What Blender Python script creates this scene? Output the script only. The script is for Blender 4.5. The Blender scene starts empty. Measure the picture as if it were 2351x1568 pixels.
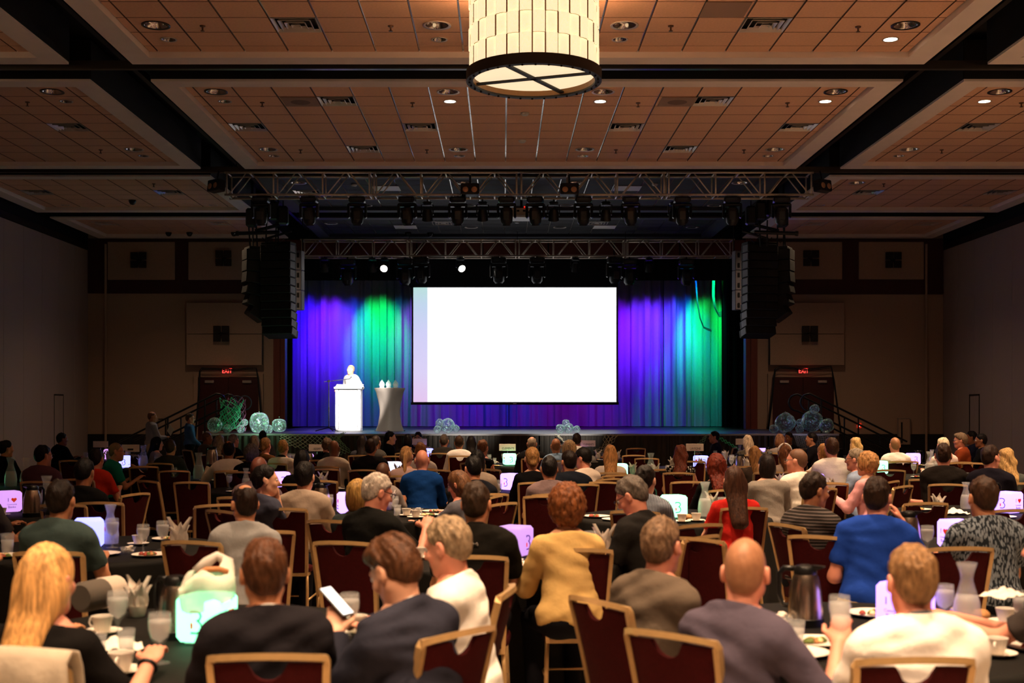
import bpy, math, random
import numpy as np
from mathutils import Vector, Matrix, Euler
random.seed(7)
R = math.radians
SC = bpy.context.scene
COL = SC.collection
# ---------------------------------------------------------------- camera
F, VX, VY, HC = 2800.0, 1154.0, 938.0, 1.75      # focal length, vanishing point (px of 2351x1568), eye height
cd = bpy.data.cameras.new('camera'); cam = bpy.data.objects.new('camera', cd); COL.objects.link(cam)
cam.location = (0, 0, HC); cam.rotation_euler = (R(90), 0, 0)
cd.sensor_width = 36; cd.lens = F / 2351 * 36
cd.shift_x = (1175.5 - VX) / 2351; cd.shift_y = (VY - 784) / 2351
cd.clip_end = 200
cd.dof.use_dof = True; cd.dof.focus_distance = 19; cd.dof.aperture_fstop = 2.8
SC.camera = cam
vs = SC.view_settings
vs.view_transform = 'Standard'; vs.look = 'None'; vs.exposure = 0.0; vs.gamma = 1; vs.use_curve_mapping = False
cy_ = SC.cycles
cy_.max_bounces = 5; cy_.diffuse_bounces = 3; cy_.glossy_bounces = 3; cy_.transmission_bounces = 4; cy_.transparent_max_bounces = 8; cy_.caustics_reflective = False; cy_.caustics_refractive = False
cy_.use_adaptive_sampling = True; cy_.adaptive_threshold = .13; cy_.adaptive_min_samples = 20; cy_.sample_clamp_indirect = 4; cy_.sample_clamp_direct = 20
w = bpy.data.worlds.new('world'); SC.world = w; w.use_nodes = True
w.node_tree.nodes['Background'].inputs[0].default_value = (.9, .62, .45, 1)
w.node_tree.nodes['Background'].inputs[1].default_value = 0.004

def at(px, py, Y):
    return Vector(((px - VX) * Y / F, Y, HC + (VY - py) * Y / F))
def onz(px, py, z):
    Y = F * (HC - z) / (py - VY)
    return Vector(((px - VX) * Y / F, Y, z))
def lin(c):
    c = c / 255.0
    return c / 12.92 if c <= .04045 else ((c + .055) / 1.055) ** 2.4
def rgb(h):
    h = h.lstrip('#')
    if len(h) == 3: h = h[0] * 2 + h[1] * 2 + h[2] * 2
    return tuple(lin(int(h[i:i+2], 16)) for i in (0, 2, 4)) + (1,)

def spot(loc, target, power, col, size=40, blend=.6, rad=.06, parent=None, name='spot_lamp'):
    l = bpy.data.lights.new(name, 'SPOT'); l.energy = power; l.color = col[:3]; l.spot_size = R(size); l.spot_blend = blend
    l.shadow_soft_size = rad
    o = bpy.data.objects.new(name, l); COL.objects.link(o); o.location = loc
    o.rotation_euler = (Vector(target) - Vector(loc)).to_track_quat('-Z', 'Y').to_euler()
    return o
def point(loc, power, col, rad=.1, name='point_lamp'):
    l = bpy.data.lights.new(name, 'POINT'); l.energy = power; l.color = col[:3]; l.shadow_soft_size = rad
    o = bpy.data.objects.new(name, l); COL.objects.link(o); o.location = loc
    return o
WARM = (1, .58, .30); WARM2 = (1, .68, .42)
# stage wash: lamps hung above the stage, aimed at the back curtain
WASH = [(-6.15, (.03, .0, 1), .9), (-5.45, (.16, .01, 1), 1.2), (-4.85, (.02, .06, 1), .5), (-3.95, (.0, .95, .12), 1.1), (-3.2, (.0, .22, .5), .25), (-2.6, (.30, .0, .8), .5),
        (-1.9, (.25, .0, .8), .6), (-.75, (.02, .02, 1), 1.0), (.5, (.0, .22, .8), .8), (2.1, (.35, .0, .8), .8), (3.5, (.2, .0, 1), .8),
        (4.5, (.14, .02, 1), 1.2), (5.15, (.10, .02, 1), .9), (5.75, (.0, .12, 1), .5), (6.45, (.0, 1, .10), 1.2)]
for X, c, k in WASH:
    spot((X, 36.9, 6.3), (X, 39.0, 4.2), 900 * k, c, 42, 1.0, .1)

for X, c, k in ((-5.6, (.06, .01, 1), 1.0), (-3.6, (.0, .35, .6), .7), (-1.9, (.3, .0, .8), 1.0), (-.4, (.02, .04, 1), 1.1), (2.0, (.35, .0, .8), 1.0), (4.2, (.1, .01, 1), 1.1), (6.2, (.0, .6, .4), .8)):
    spot((X, 36.9, 6.25), (X, 38.9, 1.9), 700 * k, c, 52, 1.0, .1)
# ---------------------------------------------------------------- material helpers
MATS = {}
def P(name, base='#808080', rough=.6, metal=0, var=0, vscale=8, bump=0, bscale=60, emit=None, estr=0, alpha=1, trans=0, ior=1.45, coat=0, sheen=0, spec=None, stretch=None):
    if name in MATS: return MATS[name]
    m = bpy.data.materials.new(name); m.use_nodes = True; nt = m.node_tree; b = nt.nodes['Principled BSDF']
    c = rgb(base) if isinstance(base, str) else tuple(base) + (1,)
    b.inputs['Base Color'].default_value = c; b.inputs['Roughness'].default_value = rough; b.inputs['Metallic'].default_value = metal
    b.inputs['IOR'].default_value = ior
    if trans: b.inputs['Transmission Weight'].default_value = trans
    if coat: b.inputs['Coat Weight'].default_value = coat
    if sheen: b.inputs['Sheen Weight'].default_value = sheen
    if spec is not None: b.inputs['Specular IOR Level'].default_value = spec
    if alpha < 1: b.inputs['Alpha'].default_value = alpha
    if emit:
        b.inputs['Emission Color'].default_value = rgb(emit) if isinstance(emit, str) else tuple(emit) + (1,)
        b.inputs['Emission Strength'].default_value = estr
    if var or bump:
        tc = nt.nodes.new('ShaderNodeTexCoord'); src = tc.outputs['Object']
        if stretch:
            mp = nt.nodes.new('ShaderNodeMapping'); mp.inputs['Scale'].default_value = stretch
            nt.links.new(src, mp.inputs['Vector']); src = mp.outputs['Vector']
    if var:
        n = nt.nodes.new('ShaderNodeTexNoise'); n.inputs['Scale'].default_value = vscale; n.inputs['Detail'].default_value = 4
        nt.links.new(src, n.inputs['Vector'])
        rp = nt.nodes.new('ShaderNodeValToRGB'); rp.color_ramp.elements[0].position = .3; rp.color_ramp.elements[1].position = .7
        rp.color_ramp.elements[0].color = tuple(x * (1 - var) for x in c[:3]) + (1,)
        rp.color_ramp.elements[1].color = tuple(min(1, x * (1 + var)) for x in c[:3]) + (1,)
        nt.links.new(n.outputs['Fac'], rp.inputs['Fac']); nt.links.new(rp.outputs['Color'], b.inputs['Base Color'])
    if bump:
        n2 = nt.nodes.new('ShaderNodeTexNoise'); n2.inputs['Scale'].default_value = bscale; n2.inputs['Detail'].default_value = 3
        nt.links.new(src, n2.inputs['Vector'])
        bp = nt.nodes.new('ShaderNodeBump'); bp.inputs['Strength'].default_value = bump; bp.inputs['Distance'].default_value = .01
        nt.links.new(n2.outputs['Fac'], bp.inputs['Height']); nt.links.new(bp.outputs['Normal'], b.inputs['Normal'])
    MATS[name] = m
    return m

# ---------------------------------------------------------------- mesh builder
class MB:
    def __init__(s): s.v = []; s.f = []; s.mi = []; s.cur = 0
    def add(s, vs_, fs_):
        o = len(s.v); s.v += [tuple(v) for v in vs_]; s.f += [tuple(i + o for i in f) for f in fs_]; s.mi += [s.cur] * len(fs_)
        return s
    def box(s, lo, hi, M=None):
        (a, b, c), (d, e, f) = lo, hi
        vs_ = [(a, b, c), (d, b, c), (d, e, c), (a, e, c), (a, b, f), (d, b, f), (d, e, f), (a, e, f)]
        if M is not None: vs_ = [M @ Vector(v) for v in vs_]
        return s.add(vs_, [(0, 3, 2, 1), (4, 5, 6, 7), (0, 1, 5, 4), (1, 2, 6, 5), (2, 3, 7, 6), (3, 0, 4, 7)])
    def cbox(s, c, sz, M=None):
        return s.box([c[i] - sz[i] / 2 for i in range(3)], [c[i] + sz[i] / 2 for i in range(3)], M)
    def bbox(s, lo, hi, b=.01, M=None):      # box with chamfered edges
        lo = Vector(lo); hi = Vector(hi); c = (lo + hi) / 2; h = (hi - lo) / 2
        vs_ = []; idx = {}
        for sx in (-1, 1):
            for sy in (-1, 1):
                for sz in (-1, 1):
                    for ax in range(3):
                        q = [sx * (h[0] - b), sy * (h[1] - b), sz * (h[2] - b)]; q[ax] += (sx, sy, sz)[ax] * b
                        idx[(sx, sy, sz, ax)] = len(vs_); vs_.append(c + Vector(q))
        fs_ = []
        for ax in range(3):
            u, w_ = [(1, 2), (2, 0), (0, 1)][ax]
            for sg in (-1, 1):
                def k(a, b_):
                    t = [0, 0, 0]; t[ax] = sg; t[u] = a; t[w_] = b_; return idx[(*t, ax)]
                q = [k(-1, -1), k(1, -1), k(1, 1), k(-1, 1)]
                fs_.append(q if sg > 0 else q[::-1])
        for ax in range(3):      # edges along axis ax
            u, w_ = [(1, 2), (2, 0), (0, 1)][ax]
            for a in (-1, 1):
                for b_ in (-1, 1):
                    def k(e, which):
                        t = [0, 0, 0]; t[ax] = e; t[u] = a; t[w_] = b_; return idx[(*t, which)]
                    q = [k(-1, u), k(1, u), k(1, w_), k(-1, w_)]
                    fs_.append(q if a * b_ < 0 else q[::-1])
        for sx in (-1, 1):
            for sy in (-1, 1):
                for sz in (-1, 1):
                    q = [idx[(sx, sy, sz, 0)], idx[(sx, sy, sz, 1)], idx[(sx, sy, sz, 2)]]
                    fs_.append(q if sx * sy * sz > 0 else q[::-1])
        if M is not None: vs_ = [M @ v for v in vs_]
        return s.add(vs_, fs_)
    def tube(s, pts, r, n=8, cap=True, closed=False):
        pts = [Vector(p) for p in pts]; m = len(pts); rs = r if isinstance(r, (list, tuple)) else [r] * m
        rings = []; up = None
        for i, p in enumerate(pts):
            if closed: t = pts[(i + 1) % m] - pts[i - 1]
            else: t = pts[min(i + 1, m - 1)] - pts[max(i - 1, 0)]
            t = t.normalized() if t.length > 1e-9 else Vector((0, 0, 1))
            if up is None: up = Vector((0, 0, 1)) if abs(t.z) < .9 else Vector((0, 1, 0))
            a = t.cross(up)
            if a.length < 1e-6: a = t.cross(Vector((1, 0, 0)))
            a.normalize(); b = a.cross(t); up = b
            rings.append([p + (a * math.cos(k * 2 * math.pi / n) + b * math.sin(k * 2 * math.pi / n)) * rs[i] for k in range(n)])
        vs_ = [q for rg in rings for q in rg]; fs_ = []
        for i in range(m if closed else m - 1):
            j = (i + 1) % m
            for k in range(n):
                l = (k + 1) % n; fs_.append((i * n + k, j * n + k, j * n + l, i * n + l))
        if cap and not closed: fs_ += [tuple(range(n)), tuple((m - 1) * n + k for k in reversed(range(n)))]
        return s.add(vs_, fs_)
    def lathe(s, prof, n=20, c=(0, 0, 0), M=None, cap=True):
        vs_ = []; fs_ = []
        for r, z in prof:
            for k in range(n):
                a = 2 * math.pi * k / n; vs_.append(Vector((c[0] + r * math.cos(a), c[1] + r * math.sin(a), c[2] + z)))
        for i in range(len(prof) - 1):
            for k in range(n):
                l = (k + 1) % n; fs_.append((i * n + k, i * n + l, (i + 1) * n + l, (i + 1) * n + k))
        if cap:
            if prof[0][0] > 1e-6: fs_.append(tuple(reversed(range(n))))
            if prof[-1][0] > 1e-6: fs_.append(tuple((len(prof) - 1) * n + k for k in range(n)))
        if M is not None: vs_ = [M @ v for v in vs_]
        return s.add(vs_, fs_)
    def prism(s, poly, d0, d1, fn):          # poly in 2-D, extruded from d0 to d1, fn(u,v,d)->xyz
        n = len(poly); vs_ = [fn(u, v, d0) for u, v in poly] + [fn(u, v, d1) for u, v in poly]
        fs_ = [tuple(reversed(range(n))), tuple(range(n, 2 * n))] + [(i, (i + 1) % n, n + (i + 1) % n, n + i) for i in range(n)]
        return s.add(vs_, fs_)
    def mesh(s, name, mats, smooth=False, angle=None):
        me = bpy.data.meshes.new(name); me.from_pydata(s.v, [], s.f)
        for m in (mats if isinstance(mats, (list, tuple)) else [mats]): me.materials.append(m)
        if any(s.mi): me.polygons.foreach_set('material_index', s.mi)
        if smooth or angle:
            me.polygons.foreach_set('use_smooth', [True] * len(s.f))
            if angle: me.set_sharp_from_angle(angle=R(angle))
        me.update(); return me
    def build(s, name, mats, parent=None, smooth=False, angle=None, loc=None):
        return ob(name, s.mesh(name, mats, smooth, angle), parent, loc)
KIDS = {}
def ob(name, me, parent=None, loc=None, rot=None, scale=None):
    o = bpy.data.objects.new(name, me); COL.objects.link(o)
    if parent is not None: o.parent = parent; KIDS.setdefault(parent, []).append(o)
    if loc is not None: o.location = loc
    if rot is not None: o.rotation_euler = rot
    if scale is not None: o.scale = (scale,) * 3 if isinstance(scale, (int, float)) else scale
    return o
def tag(o, label=None, cat=None, group=None, kind=None):
    if label: o['label'] = label
    if cat: o['category'] = cat
    if group: o['group'] = group
    if kind: o['kind'] = kind
    return o
def empty(name, loc=(0, 0, 0), rz=0, label=None, cat=None, group=None, kind=None):
    o = bpy.data.objects.new(name, None); COL.objects.link(o); o.location = loc; o.rotation_euler = (0, 0, rz); o.empty_display_size = .1
    return tag(o, label, cat, group, kind)
def copy_tree(o, parent=None):
    c = o.copy(); COL.objects.link(c)
    if parent is not None: c.parent = parent; KIDS.setdefault(parent, []).append(c)
    for ch in KIDS.get(o, ()): copy_tree(ch, c)
    return c
# ================================================================ materials of the place
M_tile = P('ceiling_tile', '#ecb796', .9, var=.06, vscale=30, bump=.25, bscale=120)
M_tbar = P('ceiling_grid_metal', '#d8d2cc', .22, .6)
M_soffit = P('painted_gypsum', '#f3e0d6', .85, var=.03, vscale=3)
M_black = P('matt_black', '#0b0a0a', .8)
M_blackgloss = P('black_plastic', '#0c0c0e', .38)
M_dark = P('dark_bronze', '#1d120c', .5, .3)
M_track = P('track_metal', '#5b5048', .35, .8)
M_wall = P('wall_vinyl', '#ab8f7b', .85, var=.07, vscale=40, bump=.2, bscale=200)
M_part = P('partition_fabric', '#a8938b', .9, var=.06, vscale=60, bump=.25, bscale=260)
M_wine = P('wine_wood', '#3c1512', .6, var=.15, vscale=6, stretch=(1, 1, .15))
M_pilaster = P('pilaster_wood', '#6e2c1c', .5, var=.12, vscale=5, stretch=(6, 6, .4))
M_wain = P('wainscot_wood', '#160d0b', .6, var=.2, vscale=6)
M_alu = P('truss_aluminium', '#dccab6', .35, .35, var=.08, vscale=20)
M_chrome = P('polished_steel', '#d8d0c8', .16, 1)
M_white = P('white_plastic', '#d9d5d0', .5)
M_stage = P('stage_floor', '#2b2b30', .36, var=.25, vscale=3, bump=.05, bscale=30)
M_screenblk = P('screen_masking', '#10131a', .85)
M_lens = P('lamp_lens', '#4a4038', .2, .4)
M_curtain = P('stage_curtain', '#b9b6c4', .85, var=.06, vscale=30, bump=.12, bscale=150)
M_blackcloth = P('black_drape', '#0d0d0c', .85)
M_skirt = P('stage_skirt', '#4a4338', .75)
H_T, H_S = 6.75, 6.66           # tile plane and soffit heights
XL, XR = -12.0, 12.75
YB = 35.3
# ---------------------------------------------------------------- floor and walls
def carpet():
    m = bpy.data.materials.new('carpet'); m.use_nodes = True; nt = m.node_tree; b = nt.nodes['Principled BSDF']; b.inputs['Roughness'].default_value = .95
    tc = nt.nodes.new('ShaderNodeTexCoord'); mp = nt.nodes.new('ShaderNodeMapping'); mp.inputs['Scale'].default_value = (1.2, 9, 1)
    n = nt.nodes.new('ShaderNodeTexNoise'); n.inputs['Scale'].default_value = 2.2; n.inputs['Detail'].default_value = 5; n.inputs['Distortion'].default_value = .6
    rp = nt.nodes.new('ShaderNodeValToRGB'); e = rp.color_ramp.elements
    e[0].position = .42; e[0].color = rgb('#2e2620'); e[1].position = .56; e[1].color = rgb('#dccab4')
    k = e.new(.49); k.color = rgb('#7a746e')
    nt.links.new(tc.outputs['Object'], mp.inputs['Vector']); nt.links.new(mp.outputs['Vector'], n.inputs['Vector'])
    nt.links.new(n.outputs['Fac'], rp.inputs['Fac']); nt.links.new(rp.outputs['Color'], b.inputs['Base Color'])
    return m
tag(MB().box((XL - .3, -7, -.1), (XR + .3, 42, 0)).build('floor', carpet()), kind='structure')
tag(MB().box((XL - .3, -7.2, 0), (XR + .3, -7, 7.4)).build('wall_behind', M_wall), kind='structure')
def side_wall(name, X, sgn):
    root = tag(MB().box((min(X, X + sgn * .3), -7, 0), (max(X, X + sgn * .3), 26.9, 7.5)).build(name, M_part), kind='structure')
    MB().box((min(X + sgn * .06, X + sgn * .3), 26.9, 0), (max(X + sgn * .06, X + sgn * .3), 40, 7.5)).build('backing', M_black, root)
    pm = MB().bbox((-.04, -.604, 0), (.05, .604, 6.3), .008).mesh('partition_panel', M_part)
    for k in range(7):
        ob('partition_panel', pm, root, (X + sgn * .05, 27.5 + 1.22 * k, .03))
    MB().box((min(X - sgn * .02, X + sgn * .1), 26.9, 6.34), (max(X - sgn * .02, X + sgn * .1), YB, 6.5)).build('head_track', M_dark, root)
    # small flush pass door in one panel
    d = MB()
    for (y0, y1, z0, z1) in ((32.62, 32.65, 0, 2.12), (33.3, 33.33, 0, 2.12), (32.62, 33.33, 2.1, 2.14)):
        d.box((min(X - sgn * .005, X + sgn * .02), y0, z0), (max(X - sgn * .005, X + sgn * .02), y1, z1))
    d.build('pass_door_frame', M_dark, root)
    return root
side_wall('wall_left', XL, -1); side_wall('wall_right', XR, 1)
# back wall with the stage opening
OX0, OX1, OZ = -6.3, 7.04, 6.14
bw = tag(MB().box((XL, YB, 0), (OX0 - .33, YB + .25, 7.4)).box((OX1 + .33, YB, 0), (XR, YB + .25, 7.4)).build('wall_back', M_wall), kind='structure')
wx = lambda px: (px - VX) * YB / F
wz = lambda py: HC + (VY - py) * YB / F
def wpanel(name, x0, x1, y0, y1, d, mat, parent=bw, b=.012, off=0):
    return MB().bbox((wx(x0), YB - off - d, wz(y1)), (wx(x1), YB - off, wz(y0)), b).build(name, mat, parent)
wpanel('header_board', 201, 628, 548, 674, .04, M_wine); wpanel('header_board', 1738, 2165, 548, 676, .04, M_wine)
for x0, x1 in ((249, 403), (434, 622)): wpanel('wall_panel', x0, x1, 556, 643, .05, M_wall, off=.04)
for x0, x1 in ((1745, 1932), (1970, 2119)): wpanel('wall_panel', x0, x1, 556, 642, .05, M_wall, off=.04)
for x in (245, 2124): MB().tube([(wx(x), YB - .1, 0), (wx(x), YB - .1, 6.5)], .035, 10).build('corner_rail', M_wall, bw)
for x0, x1, sx in ((433, 605, 1), (1764, 1933, -1)):
    MB().bbox((wx(x0) + .02, YB - .2, wz(839) + .02), (wx(x1) - .02, YB, wz(697) - .02), .01).build('panel_core', M_black, bw)
    MB().bbox((wx(x0), YB - .26, wz(767.5)), (wx(x1), YB - .2, wz(697)), .008).build('acoustic_panel', M_wall, bw)
    MB().bbox((wx(x0), YB - .26, wz(839)), (wx(x1), YB - .2, wz(768.5)), .008).build('acoustic_panel', M_wall, bw)
def sconce(px, py, off, k):
    c = Vector((wx(px), YB - off, wz(py)))
    lab = ['dark square wall light on the upper panel by the wall corner, stage-left side', 'dark square wall light high beside the pair of hanging speakers', 'dark square wall light on the big panel above the net-side doors',
           'dark square wall light half hidden behind the curved speakers', 'dark square wall light on the upper panel nearest the partition with the alarm below', 'dark square wall light on the big panel over the stair rail doors'][k]
    t = empty('wall_light', c, 0, lab, 'wall light')
    MB().bbox((-.05, -.12, -.05), (.05, 0, .05), .005).build('hub', M_dark, t)
    for sx in (-1, 1):
        for sz in (-1, 1):
            MB().bbox((min(sx * .015, sx * .225), -.16, min(sz * .015, sz * .225)), (max(sx * .015, sx * .225), -.1, max(sz * .015, sz * .225)), .006).build('plate', M_dark, t)
for k, (x, y, o) in enumerate(((323, 599, .09), (517, 595, .09), (515, 768, .26), (1858, 595, .09), (2046, 599, .09), (1852, 768, .26))): sconce(x, y, o, k)
wb = wz(996.5)
for x0, x1 in ((XL, OX0 - .33), (OX1 + .33, XR)):
    MB().bbox((x0, YB - .05, 0), (x1, YB, wb), .01).build('wainscot', M_wain, bw)
# pilasters and fascia round the opening
pil = tag(MB().box((OX0 - .33, YB - .04, 0), (OX0 - .14, YB + .3, OZ + .52)).box((OX0 - .14, YB, 0), (OX0, YB + .35, OZ + .52))
          .box((OX1 + .14, YB - .04, 0), (OX1 + .33, YB + .3, OZ + .52)).box((OX1, YB, 0), (OX1 + .14, YB + .35, OZ + .52)).build('trim_1', M_pilaster), kind='structure')
fas = tag(MB().box((OX0, YB + .05, OZ), (OX1, YB + .25, 7.4)).build('wall_fascia', M_black), kind='structure')
n = 7
for k in range(n):
    x0 = OX0 + (OX1 - OX0) * k / n + .02; x1 = OX0 + (OX1 - OX0) * (k + 1) / n - .02
    MB().bbox((x0, YB + .01, OZ + .06), (x1, YB + .05, OZ + .5), .006).build('fascia_board', M_pilaster, fas)
# doors
M_door = P('door_wine', '#3d0d0c', .45, var=.12, vscale=3, stretch=(1, 1, .3))
M_steel = P('brushed_plate', '#b8aca6', .4, .6)
for k, (x0, x1) in enumerate(((456, 595), (1772, 1913))):
    d = empty('door_%d' % (k + 1), (wx((x0 + x1) / 2), YB, 0), kind='structure')
    hw = (wx(x1) - wx(x0)) / 2; zt = wz(866)
    fr = MB().box((-hw - .13, -.09, 0), (-hw, -.0, zt + .1)).box((hw, -.09, 0), (hw + .13, 0, zt + .1)).box((-hw, -.09, zt), (hw, 0, zt + .1))
    fr.build('door_frame', M_wall, d)
    for s in (-1, 1):
        lf = MB().bbox((min(.006 * s, hw * s), -.07, .02), (max(.006 * s, hw * s), -.02, zt - .01), .008).build('door_leaf', M_door, d)
        MB().bbox((s * hw * .62 - .13, -.13, zt - .17), (s * hw * .62 + .13, -.07, zt - .09), .008).build('door_closer', M_steel, lf)
        MB().bbox((s * hw * .5 - .3, -.12, .95), (s * hw * .5 + .3, -.07, 1.1), .01).build('push_bar', M_steel, lf)
# exit signs
M_exitbox = P('exit_housing', '#8d807a', .5); M_exit = P('exit_letters', '#ff2a2a', .5, emit='#ff3a34', estr=3.5)
def text(name, s, size, mat, parent, loc, rot=(R(90), 0, 0), sx=1.0):
    cu = bpy.data.curves.new(name, 'FONT'); cu.body = s; cu.size = size; cu.extrude = .002; cu.align_x = 'CENTER'; cu.align_y = 'CENTER'; cu.resolution_u = 3
    o = bpy.data.objects.new(name, cu); COL.objects.link(o); me = bpy.data.meshes.new_from_object(o.evaluated_get(bpy.context.evaluated_depsgraph_get()))
    bpy.data.objects.remove(o); me.materials.clear(); me.materials.append(mat); me.transform(Matrix.Scale(sx, 4, (1, 0, 0)))
    return ob(name, me, parent, loc, rot)
for px, lab in ((523, 'lit red exit sign above the doors behind the fishing net'), (1843, 'lit red exit sign above the doors behind the stair rail loops')):
    t = empty('exit_sign', (wx(px), YB - .02, wz(852)), 0, lab, 'sign')
    MB().bbox((-.155, -.08, -.1), (.155, 0, .1), .008).build('housing', M_exitbox, t)
    text('lettering', 'EXIT', .19, M_exit, t, (0, -.083, 0), sx=.75)
    point((wx(px), YB - .35, wz(852)), .4, (1, .08, .05), .08)
# cables looped over the doors
M_cable = P('black_cable', '#060606', .5)
for k, pts in enumerate(([(448, 1000), (452, 950), (456, 900), (458, 852), (463, 845), (500, 846), (535, 848), (570, 845), (588, 845), (592, 870), (597, 930), (602, 1000)],
            [(1763, 985), (1770, 930), (1776, 870), (1779, 848), (1790, 842), (1820, 844), (1850, 848), (1880, 845), (1908, 841), (1914, 870), (1922, 930), (1930, 990)])):
    m = MB(); m.tube([at(x, y, YB - .3) for x, y in pts], .018, 6)
    m.tube([at(x + 1.5, y + 3, YB - .31) for x, y in pts], .014, 6)
    tag(m.build('cable_loop', M_cable, smooth=True), ['black cables draped over the doors behind the fishing net', 'black cables draped over the doors behind the stair rail'][k], 'cable')
# alarm, thermostat, framed panel
a = empty('fire_alarm', (wx(1972), YB - .0, wz(977)), 0, 'small lit red fire alarm on the back wall near the stair rail', 'alarm')
MB().bbox((-.06, -.05, -.07), (.06, 0, .07), .006).build('housing', P('alarm_red', '#c8281a', .4, emit='#ff3a1c', estr=.5), a)
MB().bbox((-.035, -.06, -.03), (.01, -.05, .02), .004).build('strobe', P('alarm_strobe', '#fff0e0', .3, emit='#fff0e0', estr=1.6), a)
a = empty('framed_board', (wx(2073), YB - .05, wz(985)), 0, 'pale framed upright board low on the back wall beside the red alarm', 'board')
MB().bbox((-.17, -.06, -.45), (.17, 0, .3), .01).build('board', M_wall, a); MB().bbox((-.09, -.075, -.4), (-.05, -.06, .2), .003).build('slot', M_black, a)
MB().box((-.18, -.07, .3), (.18, 0, .32)).box((-.18, -.07, -.45), (-.17, 0, .3)).box((.17, -.07, -.45), (.18, 0, .3)).build('frame', M_steel, a)
a = empty('framed_board', at(372, 985, YB - .05), 0, 'pale framed board on the back wall behind the standing man in white', 'board')
MB().bbox((-.1, -.03, -.28), (.1, 0, .28), .01).build('board', M_wall, a); MB().box((.1, -.05, -.28), (.13, 0, .28)).box((-.1, -.05, .28), (.13, 0, .3)).build('frame', M_black, a)

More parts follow.
